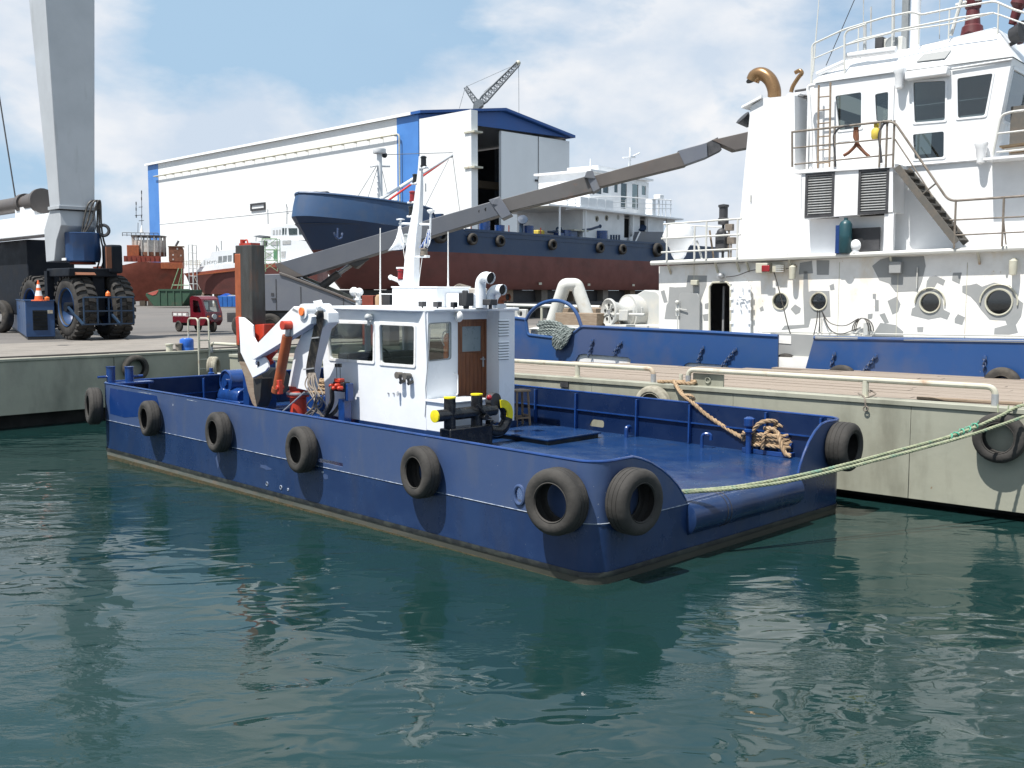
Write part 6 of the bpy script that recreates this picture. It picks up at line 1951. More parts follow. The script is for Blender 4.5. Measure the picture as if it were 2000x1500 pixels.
# ---- aft deck gear
A_Y = 3.0
pA = [tb(*q_, A_Y) for q_ in ((1068, 660), (1103, 556), (1116, 556), (1147, 660))]
pA = [V((p.x, A_Y, p.z)) for p in pA]
pA[0] = V((pA[0].x - .05, A_Y, hz)); pA[3] = V((pA[3].x + .05, A_Y + .5, hz)); pA[2] = V((pA[2].x, A_Y + .3, pA[2].z))
MB().tube(fillet(pA, .10, 6), .235, 20).build('towing_arch', 'old_white', tug)
# tow winch: flared warping drum facing aft, gearbox behind
c_ = tb(1193, 610, 2.4)
wax = (-.35, -.94, 0)
MB().lathe([(.0, .02), (.16, .02), (.18, .06), (.34, .06), (.44, .12), (.47, .10), (.47, .04), (.36, -.12), (.31, -.35), (.36, -.5), (.5, -.6), (.52, -.66), (.48, -.68)], c_, wax, 32).build('warping_drum', 'grey_paint', tug)
MB().cyl(c_ + V(wax) * .061, c_ + V(wax) * .075, .09, n=16).build('drum_boss', 'galvanised', tug)
for k in range(5):
    a2 = 2 * math.pi * k / 5 + .4
    u_, v_, _ = basis(wax)
    MB().cyl(c_ + V(wax) * .05 + (u_ * math.cos(a2) + v_ * math.sin(a2)) * .25, c_ + V(wax) * .075 + (u_ * math.cos(a2) + v_ * math.sin(a2)) * .25, .055, n=10).build('drum_hole', 'dark_void', tug)
    MB().beam(c_ + V(wax) * .07 + (u_ * math.cos(a2 + .6) + v_ * math.sin(a2 + .6)) * .1, c_ + V(wax) * .08 + (u_ * math.cos(a2 + .6) + v_ * math.sin(a2 + .6)) * .32, .03, .04).build('drum_spoke', 'old_white', tug)
d_ = -V(wax)
MB().cyl(c_ + d_ * .66, c_ + d_ * 1.2, .60, n=28).cyl(c_ + d_ * 1.2, c_ + d_ * 1.7, .42, n=24).build('gear_case', 'grey_paint', tug)
MB().prism([c_ + d_ * .9 + V((.55, 0, 0)) + V(t_) for t_ in ((-.5, 0, -.75), (-.5, 0, .55), (-.1, 0, .75), (.4, 0, .7), (1.0, 0, .05), (1.0, 0, -.75))], (0, .7, 0)).build('winch_frame', 'grey_paint', tug, bevel=.03)
MB().box(c_.x - .1, c_.x + 2.2, c_.y - .2, c_.y + 1.0, hz, c_.z - .4).build('winch_bed', 'grey_paint', tug, bevel=.03)
MB().box(c_.x + .75, c_.x + 1.1, c_.y - .6, c_.y - .3, c_.z - .25, c_.z + .1).cyl((c_.x + .6, c_.y - .5, c_.z - .05), (c_.x + 1.7, c_.y - .5, c_.z - .05), .05).cyl((c_.x + 1.6, c_.y - .5, c_.z - .05), (c_.x + 1.6, c_.y - .5, c_.z + .2), .03).build('brake_gear', 'grey_paint', tug, bevel=.02)
# wooden chest, pipe rail, loudspeaker-like fairlead, panels
a_, b2 = tb(1084, 660, 2.0), tb(1165, 612, 2.0)
MB().box(a_.x, b2.x, 2.0, 2.7, hz, b2.z).build('deck_chest', 'old_wood', tug, bevel=.02)
a_, b2 = tb(1098, 660, 1.98), tb(1162, 636, 1.98)
MB().box(a_.x, b2.x, 1.9, 1.98, hz, b2.z).build('chest_step', 'grey_paint', tug, bevel=.01)
for a_, b2 in (((985, 596), (1172, 600)),):
    ttube('pipe_rail', [a_, b2], 5.2, .07, 'old_white')
    for px in (1005, 1058, 1112):
        p_ = tb(px, 597, 5.2)
        MB().cyl((p_.x, 5.2, hz), (p_.x, 5.2, p_.z), .05, n=8).build('rail_stanchion', 'rail_paint', tug)
a_, b2 = tb(1003, 622, 1.4), tb(1027, 604, 1.4)
MB().plate([(a_.x, a_.z), (b2.x, a_.z), (b2.x, b2.z), (a_.x, b2.z)], [circ(((a_.x + b2.x) / 2, (a_.z + b2.z) / 2), .1, 14)], lambda u, v, w: (u, 1.4 + w, v), .15).build('stern_fairlead', 'grey_paint', tug, bevel=.03)
c_ = tb(1118, 652, .7)
MB().lathe([(0, 0), (.3, 0), (.3, .1), (.22, .14), (.22, .5), (.3, .55), (.3, .62), (0, .65)], (c_.x, .7, hz), n=20).build('bitt', 'old_white', tug)
MB().lathe([(0, 0), (.3, 0), (.22, .14), (.22, .5), (.3, .55), (0, .62)], (c_.x - 1.5, .7, hz), n=20).build('bitt', 'old_white', tug)
# dark stores wall further aft on the deck
MB().box(xs0 + .9, xs0 + 2.4, 3.5, 6.5, hz, hz + 1.2).build('stores_locker', 'old_wood', tug, bevel=.02)

# ropes flaked on the tug fairlead
rg = thing('rope_heap', 'grey green tow rope flaked over the tug fairlead and hanging outboard', 'rope')
for k in range(7):
    base = [tb(1052 + rnd.uniform(-3, 3), 630 + 5.2 * k, .25), tb(1075, 628 + 5.0 * k + rnd.uniform(-2, 2), .15), tb(1098 + rnd.uniform(-3, 4), 633 + 4.2 * k, .25), tb(1078, 632 + 4.5 * k, .55)]
    MB().rope([T.w(p) for p in spline(base, 7, True)], .06, n=5).build('rope_bight', 'rope_grey', rg)
for k in range(6):
    top_ = tb(1094 + k * 3.2, 645 + rnd.uniform(-4, 4), -.06)
    bt = tb(1083 + k * 3.8, 684 - abs(k - 1.5) * 3 + rnd.uniform(-3, 3), -.12 - .04 * (k % 2))
    MB().rope([T.w(p) for p in spline([top_ + V((0, .3, .05)), top_, (top_ + bt) / 2 + V((-.08, -.08, 0)), bt, (top_ + bt) / 2 + V((.12, -.05, .02)), top_ + V((.15, 0, .02))], 6)], .055, n=5).build('rope_bight', 'rope_grey', rg)

# chains hanging on the bulwark
mesh_link = MB().torus((0, 0, 0), (0, 1, 0), .055, .016, 12, 6, .65).build('link', 'chain_blue')
link_me = mesh_link.data
bpy.data.objects.remove(mesh_link)
for i, ((xa_, ya_), (xb_, yb_), lab) in enumerate((((1157, 666), (1148, 700), 'short chain on the left bulwark, nearest the grey rope heap'), ((1212, 670), (1196, 692), 'short slanting chain above the left freeing port of the tug'),
                                         ((1372, 680), (1361, 710), 'short chain on the vivid blue bulwark, left of its pair'), ((1436, 683), (1407, 718), 'slanting chain on the vivid blue bulwark, right of its pair'),
                                         ((1629, 692), (1621, 720), 'short chain near the left end of the right bulwark'), ((1710, 696), (1680, 732), 'slanting chain on the middle of the right bulwark'),
                                         ((1923, 700), (1921, 725), 'short chain near the right picture edge on the bulwark'))):
    p_, q_ = tb(xa_, ya_, -.05), tb(xb_, yb_, -.07)
    ch = thing('hanging_chain', lab, 'chain', None, T.w(p_), 0, 'chains hanging on the tug bulwark')
    ch.rotation_euler = (0, 0, T.m.to_euler().z)
    d_ = q_ - p_
    n_ = max(4, int(d_.length / .085))
    for k in range(n_):
        o = bpy.data.objects.new('link', link_me); COL.objects.link(o)
        o.parent = ch
        o.location = d_ * (k / n_)
        o.rotation_euler = (0, math.atan2(d_.x, -d_.z) * -1, math.pi / 2 if k % 2 else 0)
    MB().box(-.03, .03, -.02, .06, -.01, .06).build('eye_plate', 'tug_blue', ch)

# tyres of the tug, seen over the pontoon edge
for px, py, R_, lab in ((1643, 744, .42, 'black tyre lying below the tug freeing port behind the handrail'), (1957, 752, .42, 'black tyre behind the pontoon deck near the right picture edge'), (1534, 715, .35, 'dark tyre hung in the gap between the two blue bulwarks')):
    q = tb(px, py, -.16 if px != 1534 else .2)
    tyre(lab, T.w(q), T.m.to_3x3() @ V((0, -1, .1)), R_, .25, 'rubber', hole=.5)
# ================================================================== YARD
# ------------------------------------------------------------------ shed
g = aty(820, 572, 150)
HG = Frame((g.x, g.y, 0), -45)
hang = thing('shipyard_hall', 'huge white shipyard hall with blue corner strips and tall sliding doors', 'building', HG)
hb = lambda px, py: HG.b(px, py, 0)
ha = lambda px, py, x=0.0: HG.a(px, py, x)
EZ = hb(820, 219).z
XL = hb(289, 336).x
YR = ha(1112, 266).y
RIDGE_Y = ha(980, 214).y
RIDGE_Z = ha(980, 214).z
SLAB = .4
MB().box(XL + 3.4, -6.9, 0, .3, 0, EZ - .3).build('side_wall', 'hangar_white', hang)
xs1_ = hb(775, 230).x
xs2_ = hb(309, 335).x
hang.children[0].name = 'side_wall'
bpy.data.objects.remove(hang.children[0])
MB().box(xs2_, xs1_, 0, .3, 0, EZ - .25).build('side_wall', 'hangar_white', hang)
MB().box(XL, xs2_, -.03, .3, 0, EZ - .25).build('corner_strip', 'hangar_blue', hang)
MB().box(xs1_, 0, -.03, .3, 0, EZ - .25).build('corner_strip', 'hangar_blue', hang)
for k in range(60):
    x_ = xs2_ + (xs1_ - xs2_) * (k + .5) / 60
    MB().box(x_ - .03, x_ + .03, -.012, 0, 0, EZ - .3).build('cladding_rib', 'hangar_white', hang, smooth=0)
# seam and small window on the long wall
a_ = hb(312, 437)
MB().box(xs2_, xs1_, -.06, 0, a_.z - .10, a_.z + .02).build('cladding_seam', 'hangar_grey', hang)
a_, b2 = hb(491, 412), hb(519, 395)
MB().plate([(a_.x, a_.z), (b2.x, a_.z), (b2.x, b2.z), (a_.x, b2.z)], [[(a_.x + .3, a_.z + .3), (b2.x - .3, a_.z + .3), (b2.x - .3, b2.z - .3), (a_.x + .3, b2.z - .3)]], lambda u, v, w: (u, -.25 + w, v), .25).build('window_frame', 'dark_grey', hang)
MB().box(a_.x + .3, b2.x - .3, -.08, -.05, a_.z + .3, b2.z - .3).build('window_pane', 'hangar_white', hang)
# gutter pipe along the wall, bent down at the corner
z_ = hb(550, 303).z
p_ = hb(785, 258)
MB().tube(fillet([(xs2_ - 1, -.5, z_ + .0), (p_.x, -.5, z_), (p_.x, -.5, YZ)], .6), .13, 8).build('fire_main', 'rail_paint', hang)
for k in range(24):
    x_ = xs2_ + (xs1_ - xs2_) * k / 23
    MB().box(x_ - .05, x_ + .05, -.5, 0, z_ - .2, z_ + .05).build('pipe_bracket', 'rail_paint', hang)
# roof and gable
rp_ = lambda x: [(x, -.5, EZ - .25), (x, -.5, EZ + .15), (x, RIDGE_Y, RIDGE_Z + .15), (x, YR + .4, EZ + .15), (x, YR + .4, EZ - .25), (x, RIDGE_Y, RIDGE_Z - .25)]
MB().loft([rp_(XL - .5), rp_(-1.2)]).build('roof', 'hangar_grey', hang, smooth=0)
gz = ha(980, 253).z
MB().loft([rp_(-1.2), rp_(1.0)]).build('verge', 'hangar_navy', hang, smooth=0)
MB().prism([(.2, 0, EZ - .3), (.2, RIDGE_Y, RIDGE_Z - .3), (.2, YR, EZ - .3), (.2, YR, ha(1112, 268).z - .1), (.2, 0, gz - .2 + (gz - ha(1112, 268).z) * 0)], (-.3, 0, 0)).build('gable', 'hangar_navy', hang, smooth=0)
# gable below: doorway, sliding leaves
d0_ = ha(926, 400).y; d1_ = ha(979, 400).y; dm = ha(1051, 400).y
MB().box(-.5, .0, d1_, dm - .05, 0, gz - .2).build('sliding_leaf', 'hangar_grey', hang)
MB().box(-.5, .02, dm + .05, YR, 0, gz - .2).build('sliding_leaf', 'hangar_grey', hang)
MB().box(-.3, .05, dm - .06, dm + .06, 0, gz - .2).build('leaf_joint', 'dark_grey', hang)
p_ = ha(1051, 353)
MB().box(.02, .2, dm - .8, dm + .8, p_.z - .15, p_.z + .15).build('leaf_latch', 'dark_grey', hang)
MB().box(-.35, 0, .3, ha(840, 400).y, 0, gz).build('gable_pier', 'hangar_grey', hang)
# big leaf swung open, parallel to the long wall
ld = ha(822, 400).y
lx0 = 1.0
XO = HG.b(917, 300, ld - 1.0).x
lt0, lt1 = HG.b(822, 232, ld - 1.0).z, HG.b(917, 226, ld - 1.0).z
MB().box(lx0, XO, ld - 1.0, ld - .6, 0, lt0).build('open_leaf', 'hangar_white', hang)
MB().box(XO, XO + .35, ld - 1.0, ld + .2, 0, lt0).build('leaf_edge', 'hangar_grey', hang)
for k in range(14):
    x_ = lx0 + (XO - lx0) * (k + .5) / 14
    MB().box(x_ - .03, x_ + .03, ld - 1.015, ld - 1.0, 0, lt0 - .1).build('cladding_rib', 'hangar_white', hang, smooth=0)
for py in (258, 327):
    z_ = HG.b(917, py, ld - 1.0).z
    MB().box(XO - .9, XO + 1.2, ld - 1.2, ld + .4, z_ - .12, z_ + .12).build('leaf_bracket', 'rail_paint', hang)
# inside: back wall, columns, crane girder
MB().box(-32, -31.5, .5, YR - .3, 0, EZ - .5).box(-40, -.6, YR - .5, YR - .2, 0, EZ - .4).build('inner_walls', 'dark_grey', hang)
for k in range(5):
    for j in range(2):
        x_ = -4 - k * 6
        y_ = .9 if j else YR - 1.2
        MB().box(x_ - .3, x_ + .3, y_ - .3, y_ + .3, 0, EZ - .6).build('column', 'far_steel', hang)
for k in range(6):
    MB().box(-31, -30.8, 1, YR - 1, 3 + 4 * k, 3.3 + 4 * k).build('wall_girt', 'far_steel', hang)
MB().box(-12, -10.5, .8, YR - .8, EZ * .72, EZ * .76).build('overhead_crane', 'old_wood', hang)

# lattice crane behind the hall
LC = Frame(tuple(aty(935, 572, 235))[:2] + (0,), 0)
lcr = thing('lattice_crane', 'dark lattice boom crane rising behind the shipyard hall roof', 'crane', LC)
lb_ = lambda px, py: LC.b(px, py, 0)


def truss(name, p0, p1, w0, w1, n, r, parent, mt='far_steel'):
    d = (p1 - p0).normalized()
    s_ = V((0, 1, 0)); u_ = d.cross(s_).normalized()
    mb = MB()
    cor = []
    for i in range(n + 1):
        t = i / n
        w_ = w0 + (w1 - w0) * t if t > .12 else w0 * (.35 + .65 * t / .12)
        c_ = p0.lerp(p1, t)
        cor.append([c_ + u_ * w_ * a + s_ * w_ * b for a, b in ((-1, -1), (1, -1), (1, 1), (-1, 1))])
    for k in range(4):
        mb.tube([c_[k] for c_ in cor], r, 5)
    for i in range(n):
        for k in range(4):
            mb.tube([cor[i][k], cor[i + 1][(k + 1) % 4]] if i % 2 else [cor[i][(k + 1) % 4], cor[i + 1][k]], r * .6, 4)
            mb.tube([cor[i][k], cor[i][(k + 1) % 4]], r * .6, 4)
    return mb.build(name, mt, parent)


truss('jib', lb_(935, 205), lb_(1012, 124), .85, .45, 14, .13, lcr)
truss('gantry', lb_(932, 203), lb_(909, 170), .6, .35, 6, .11, lcr)
a_ = lb_(934, 210)
MB().prism([tuple(lb_(*q_) - V((0, 1.5, 0))) for q_ in ((921, 240), (925, 206), (934, 196), (945, 198), (944, 207), (936, 212), (932, 240))], (0, 3, 0)).build('machine_house', 'far_steel', lcr)
MB().box(a_.x - 1.6, a_.x + 1.0, -1, 1, YZ, a_.z - 1).build('tower', 'far_steel', lcr)
cab = MB()
for p0, p1 in (((909, 170), (1012, 124)), ((909, 170), (897, 212)), ((1013, 124), (1014, 300)), ((945, 180), (1005, 128))):
    cab.tube([lb_(*p0), lb_(*p1)], .05, 4)
cab.build('cables', 'far_steel', lcr)
o_ = lb_(1012, 123)
MB().ball(o_, .6, 10, 6).build('jib_head', 'rail_paint', lcr)

# ------------------------------------------------------------------ coaster on the slip
SO = V((-3.6, 72, 0))
Sf = Frame((SO.x, SO.y, 0), 51.6)
ship = thing('coastal_tanker', 'dark blue and red ship out of the water with high bow', 'ship', Sf)
sb = lambda px, py, y=0.0: Sf.b(px, py, y)
XST, XM, HB, YCn = 42.0, 1.5, 4.5, 4.5
ZR, ZD = 6.8, 8.45


def stem(z):
    pts_ = ((4.2, -6.9), (5.5, -8.2), (6.8, -9.5), (8.9, -10.9), (10.4, -10.5))
    for (z0, x0), (z1, x1) in zip(pts_, pts_[1:]):
        if z <= z1:
            return x0 + (x1 - x0) * (z - z0) / (z1 - z0)
    return pts_[-1][1]


def ship_ring(zf, grow_=0.0, xend=XST):
    near, far = [], []
    n = 16
    z0 = zf(-10)
    xs_ = stem(z0)
    p = .62 if z0 > 8 else .8
    us = [(k / n) ** 1.6 for k in range(n + 1)]
    xs_l = [xs_ + (XM - xs_) * u for u in us] + [XM + (xend - XM) * k / 10 for k in range(1, 11)]
    for x in xs_l:
        t = min(1, max(0, (x - xs_) / (XM - xs_)))
        h = (HB + grow_) * (1 - (1 - t) ** 2.2) ** p
        if x > xend - 4:
            h *= 1 - .35 * ((x - xend + 4) / 4) ** 2
        near.append((x, YCn - h, zf(x))); far.append((x, YCn + h, zf(x)))
    return near + far[::-1]


kz = lambda x: 8.9 - .95 * min(1, max(0, (x + 10.5) / 9.5))
tz = lambda x: 10.4 - .75 * min(1, max(0, (x + 10.5) / 9.5)) if x < -1.2 else (10.4 - .75 - 1.2 * min(1, (x + 1.2) / .8) if x < -.4 else ZD)
MB().loft([ship_ring(lambda x: 4.25, -.5), ship_ring(lambda x: 4.9, -.05), ship_ring(lambda x: ZR)], True, True).build('hull_bottom', 'ship_red', ship, smooth=50)
MB().loft([ship_ring(lambda x: ZR), ship_ring(lambda x: kz(x) if x < 0 else 7.9)], True, False).build('hull_side', 'ship_blue', ship, smooth=50)
MB().loft([ship_ring(lambda x: 7.9), ship_ring(lambda x: ZD)], True, False).build('sheer_strake', 'ship_blue', ship, smooth=50)
xb_ = -.6
MB().loft([ship_ring(lambda x: kz(x), .01, xb_), ship_ring(lambda x: kz(x) + .7, .02, xb_), ship_ring(lambda x: tz(x), -.12, xb_)], True, False).build('bow_bulwark', 'ship_bow_blue', ship, smooth=50)
MB().tube([p for p in ship_ring(lambda x: tz(x), -.12, xb_)], .09, 6).build('bow_rail', 'ship_bow_blue', ship)
rr = ship_ring(lambda x: ZD)
MB().loft([rr, [(x, y, z - .02) for x, y, z in rr]], True, True).build('main_deck', 'dark_grey', ship)
MB().box(0.5, XST - 2, -.06, .0, ZD - .12, ZD + .05).build('rubbing_strake', 'ship_blue', ship)
MB().box(0.5, XST - 2, -.05, .0, 8.0, 8.08).build('rubbing_strake', 'ship_blue', ship)
MB().box(.2, .5, 2.0, 7, ZD, 9.6).build('forecastle_bulkhead', 'ship_blue', ship)
MB().box(-5, 40, 1.6, 7.4, YZ, 4.2).box(-3, 40, .7, 8.3, 3.0, 3.3).build('under_hull_shade', 'dark_grey', ship)  # added dark boxes standing in for the deep shade under the hull
for k in range(9):
    x_ = -2 + k * 4.4
    for y_ in (1.4, 4.5, 7.4):
        MB().box(x_ - .4, x_ + .4, y_ - .4, y_ + .4, YZ, 4.25).build('keel_block', 'concrete' if k % 2 else 'old_wood', ship)
for px, py in ((1055, 554), (1150, 556), (1237, 557)):
    p_ = sb(px, py)
    MB().box(p_.x - .18, p_.x + .18, -.03, .0, p_.z - .09, p_.z + .09).build('hull_anode', 'rail_paint', ship)
# anchor in its pocket
p_ = sb(655, 455, .9)
an = MB()
an.beam(p_ + V((0, -.25, .3)), p_ + V((0, -.2, -.3)), .10, .10)
an.tube(spline([p_ + V((-.35, -.25, -.0)), p_ + V((-.22, -.3, -.28)), p_ + V((0, -.3, -.38)), p_ + V((.22, -.3, -.28)), p_ + V((.35, -.25, -.0))], 5), .07, 6)
an.build('anchor', 'chain_blue', ship)
# windlass on the bow
p_ = sb(621, 379, 4.0)
MB().box(p_.x - .5, p_.x + .4, 3.6, 4.6, 9.8, p_.z + .12).cyl((p_.x + .3, 3.4, p_.z - .1), (p_.x + .3, 4.8, p_.z - .1), .28, n=14).build('windlass', 'dark_grey', ship, bevel=.05)
# foremast with derrick
FMY = 4.5
m0, m1 = sb(737, 392, FMY), sb(741, 300, FMY)
MB().cyl((m1.x, FMY, 9.0), (m1.x, FMY, m1.z), .22, .18, 14).build('foremast', 'white_paint', ship)
MB().lathe([(0, 0), (.42, 0), (.46, .1), (.46, .32), (0, .34)], (m1.x, FMY, m1.z), n=18).build('mast_drum', 'white_paint', ship)
p_ = sb(742, 324, FMY)
MB().tube(spline([(p_.x - .9, FMY, p_.z - .15), (p_.x - .3, FMY, p_.z), (p_.x + .3, FMY, p_.z), (p_.x + .95, FMY, p_.z + .05)], 4), .07, 6).build('mast_spreader', 'white_paint', ship)
p_ = sb(751, 303, FMY)
MB().ball(p_, .2, 10, 6).build('mast_block', 'dark_grey', ship)
for k in range(7):
    z_ = m1.z - .8 - k * .4
    MB().box(m1.x - .3, m1.x - .15, FMY - .03, FMY + .03, z_, z_ + .05).build('mast_step', 'white_paint', ship)
MB().tube([sb(742, 390, FMY - .2), sb(883, 302, FMY - .2)], .12, 8).build('derrick', 'white_paint', ship)
MB().tube([sb(752, 396, FMY + .4), sb(882, 304, FMY + .4)], .08, 8).build('derrick', 'marking_red', ship)
p_ = sb(881, 304, FMY)
MB().ball(p_, .16, 8, 6).build('derrick_head', 'dark_grey', ship)
st_ = MB()
for a_, b2 in (((738, 320), (698, 385)), ((740, 320), (718, 388)), ((744, 322), (758, 385)), ((752, 302), (884, 298)), ((884, 304), (899, 420)), ((876, 312), (830, 404))):
    st_.tube([sb(*a_, FMY), sb(*b2, FMY)], .025, 4)
st_.build('rigging', 'far_steel', ship)

# superstructure
z2_ = lambda X, Y: (1060 + X / 7.692, 330 + Y / 7.692)
SY_ = 1.1
s2 = lambda X, Y, y=SY_: sb(*z2_(X, Y), y)


def srect(X0, Y0, X1, Y1, y=SY_):
    a, b = s2(X0, Y1, y), s2(X1, Y0, y)
    return [(a.x, a.z), (b.x, a.z), (b.x, b.z), (a.x, b.z)]


DK = s2(1000, 648).z
lo = srect(600, 660, 1990, 1100)
lo = [(lo[0][0], ZD), (lo[1][0], ZD), (lo[1][0], DK - .1), (lo[0][0], DK - .1)]
ph = []
for X, Y in ((813, 748), (958, 738), (1133, 728)):
    c_ = s2(X, Y); ph.append(circ((c_.x, c_.z), .22, 14))
dr1 = srect(1222, 695, 1312, 1030); dr2 = srect(1458, 705, 1545, 1030); dr3 = srect(1815, 720, 1868, 1000)
hm_ = MB().plate(lo, ph + [dr1, dr2, dr3], lambda u, v, w: (u, SY_ + w, v), .12)
hm_.box(lo[0][0], lo[0][0] + .12, SY_ + .12, 7.9, ZD, DK - .1).box(lo[0][0], lo[1][0], 7.9, 8.0, ZD, DK - .1)
sh_ = hm_.build('deckhouse', 'white_paint', ship)
MB().box(lo[0][0] + .3, lo[1][0], SY_ + 1.6, SY_ + 1.7, ZD, DK - .2).build('inner_bulkhead', 'dark_grey', sh_)
for h_ in ph[:2]:
    MB().tube([(u, SY_ - .01, v) for u, v in h_], .04, 6, True).build('porthole_rim', 'rail_paint', sh_)
c_ = s2(1133, 728)
MB().cyl((c_.x, SY_ + .02, c_.z), (c_.x, SY_ + .05, c_.z), .22, n=14).build('porthole_cover', 'grey_paint', sh_)
for d_, f_ in ((dr1, .35), (dr2, .3)):
    MB().box(d_[1][0] - .04, d_[1][0] + .04 + f_ * .6, SY_ - .3, SY_ - .22, ZD + .1, d_[2][1]).build('open_door', 'white_paint', sh_)
# canopy deck
cl = s2(95, 675, 1.4); cr = s2(1960, 690)
MB().prism([(s2(95, 675, .5).x, .5, DK - .1), (s2(560, 640, .2).x, .2, DK - .1), (lo[1][0], .2, DK - .1), (lo[1][0], 8.2, DK - .1), (s2(95, 675, .5).x, 8.2, DK - .1)], (0, 0, .14)).build('boat_deck', 'white_paint', sh_)
for X in (255, 645):
    p_ = s2(X, 660, .5)
    MB().cyl((p_.x, .5, ZD), (p_.x, .5, DK - .1), .08, n=8).build('deck_post', 'white_paint', sh_)
for Xa, Xb in ((330, 600), ):
    pass
UY = 1.9
u2 = lambda X, Y: s2(X, Y, UY)
ur = lambda X0, Y0, X1, Y1: srect(X0, Y0, X1, Y1, UY)
up_ = ur(700, 205, 1592, 625)
up_ = [(up_[0][0], DK), (up_[1][0], DK), (up_[2][0], up_[2][1]), (up_[3][0], up_[2][1] + .15)]
wo_ = [ur(1172, 222, 1265, 590), ur(1342, 237, 1438, 600), ur(1488, 258, 1550, 388), ur(1075, 222, 1128, 350), ur(905, 245, 990, 355), ur(780, 270, 885, 365)]
um = MB().plate(up_, wo_, lambda u, v, w: (u, UY + w, v), .1)
um.box(up_[0][0], up_[0][0] + .1, UY + .1, 7.2, DK, up_[3][1]).box(up_[0][0], up_[1][0], 7.2, 7.3, DK, up_[2][1])
uh = um.build('wheelhouse', 'white_paint', ship)
MB().box(up_[0][0] + .4, up_[1][0] - .3, UY + 2.0, UY + 2.05, DK, up_[2][1]).build('inner_bulkhead', 'interior', uh)
for r_ in wo_:
    MB().plate(r_, [], lambda u, v, w: (u, UY + .05 + w, v), .02).build('window_pane', 'glass_dark', uh)
a_ = u2(1150, 195)
MB().box(up_[0][0] - .3, up_[1][0] + .25, UY - .35, 7.6, up_[2][1] + .12, up_[2][1] + .3).box(up_[0][0] + 2.5, up_[1][0] - 2.2, UY + .8, 6, up_[2][1] + .3, up_[2][1] + .95).build('wheelhouse_roof', 'white_paint', uh)
RYs = .45
for Ya, Yb, r_ in ((470, 412, .05), (540, 500, .035), (605, 575, .035)):
    pts_ = [s2(340, Ya, RYs), s2(620, (Ya + Yb) / 2 - 8, RYs), s2(900, Yb, RYs), s2(1160, Yb + 2, RYs), s2(1500, Yb + 30 if Ya == 470 else Yb + 20, RYs), s2(1940, 470 + (Ya - 470) * .95, RYs)]
    MB().tube([(p.x, RYs, p.z) for p in pts_], r_, 6).build('deck_rail', 'white_paint', sh_)
for X in (345, 375, 490, 1250, 1405, 1745, 1800, 1850, 1925):
    p_ = s2(X, 450, RYs)
    MB().cyl((p_.x, RYs, DK), (p_.x, RYs, p_.z), .04, n=6).build('rail_stanchion', 'white_paint', sh_)
a_, b2 = s2(560, 600, .35), s2(1060, 480, .35)
for k in range(4):
    x0_, x1_ = a_.x + (b2.x - a_.x) * k / 4, a_.x + (b2.x - a_.x) * (k + 1) / 4
    MB().box(x0_ + .03, x1_ - .03, .33, .4, DK + .05, b2.z).build('wind_panel', 'cabin_white', sh_)
a_, b2 = s2(1645, 655, .5), s2(1698, 455, .5)
MB().box(a_.x, b2.x, .5, 1.2, DK, b2.z).build('locker', 'white_paint', sh_)
p_ = s2(1760, 420, .8)
MB().box(p_.x - .3, p_.x + .4, .6, 1.3, p_.z - .2, p_.z + .2).cyl((p_.x, .9, DK), (p_.x, .9, p_.z), .1, n=8).build('searchlight', 'white_paint', sh_, bevel=.05)
# main mast on the wheelhouse
p0 = sb(1229, 345, 3.5)
zz = lambda px, py: sb(px, py, 3.5)
MB().tube([(p0.x, 3.5, up_[2][1]), zz(1231, 288)], [.14, .08], 8).tube([zz(1217, 308), zz(1240, 307)], .08, 6).tube([zz(1232, 307), zz(1249, 299)], .07, 6).build('main_mast', 'white_paint', uh)
for px, y0_, y1_ in ((1153, 345, 310), (1173, 348, 325)):
    MB().tube([zz(px, y0_ + 40), zz(px, y1_)], .05, 6).build('aerial', 'white_paint', uh)

# deck gear of the ship
def tub(px, py0, py1, r, y, mt='gear_blue', name='deck_vent'):
    p_ = sb(px, (py0 + py1) / 2, y)
    zt_ = sb(px, py0, y).z
    return MB().cyl((p_.x, y, ZD), (p_.x, y, zt_), r, r * 1.04, 18).build(name, mt, ship)


tub(946, 432, 452, .42, 2.0); tub(976, 440, 455, .36, 1.6); tub(1032, 441, 460, .42, 1.5)
p_ = sb(1018, 430, 1.6)
MB().cyl((p_.x, 1.6, ZD), (p_.x, 1.6, p_.z - .2), .16, n=10).lathe([(.12, -.35), (.16, -.2), (.38, .0), (.40, .12), (0, .15)], (p_.x + .05, 1.5, p_.z), (-.6, -.5, .45), 18).build('cowl_vent', 'lift_rail', ship)
p_ = sb(1250, 446, 1.2)
MB().cyl((p_.x, 1.2, ZD), (p_.x, 1.2, p_.z - .2), .2, n=10).lathe([(.12, -.35), (.16, -.2), (.45, .0), (.47, .12), (0, .15)], (p_.x + .05, 1.1, p_.z), (-.4, -.3, .7), 18).build('cowl_vent', 'ship_blue', ship)
for px, py in ((920, 440), (994, 440), (1056, 445)):
    p_ = sb(px, py, .2)
    MB().cyl((p_.x, .2, ZD), (p_.x, .2, p_.z), .05, n=6).build('rail_post', 'rusty_red', ship)
a_, b2 = sb(1050, 465, 2.0), sb(1092, 454, 2.0)
MB().box(a_.x, b2.x, 2.0, 3.2, ZD, b2.z).build('deck_crate', 'polythene', ship, bevel=.03)
MB().box(a_.x - .2, a_.x + .7, 1.8, 2.6, ZD, b2.z + .05).build('deck_bale', 'dull_yellow', ship, bevel=.06)
for X, Y0, Y1, w_ in ((300, 960, 1040, 60), (430, 930, 1040, 190), (700, 960, 1060, 90)):
    a_, b2 = s2(X - w_ / 2, Y1, 1.3), s2(X + w_ / 2, Y0, 1.3)
    MB().box(a_.x, b2.x, 1.3, 2.6, ZD, b2.z).build('winch_block', 'gear_blue', ship, bevel=.04)
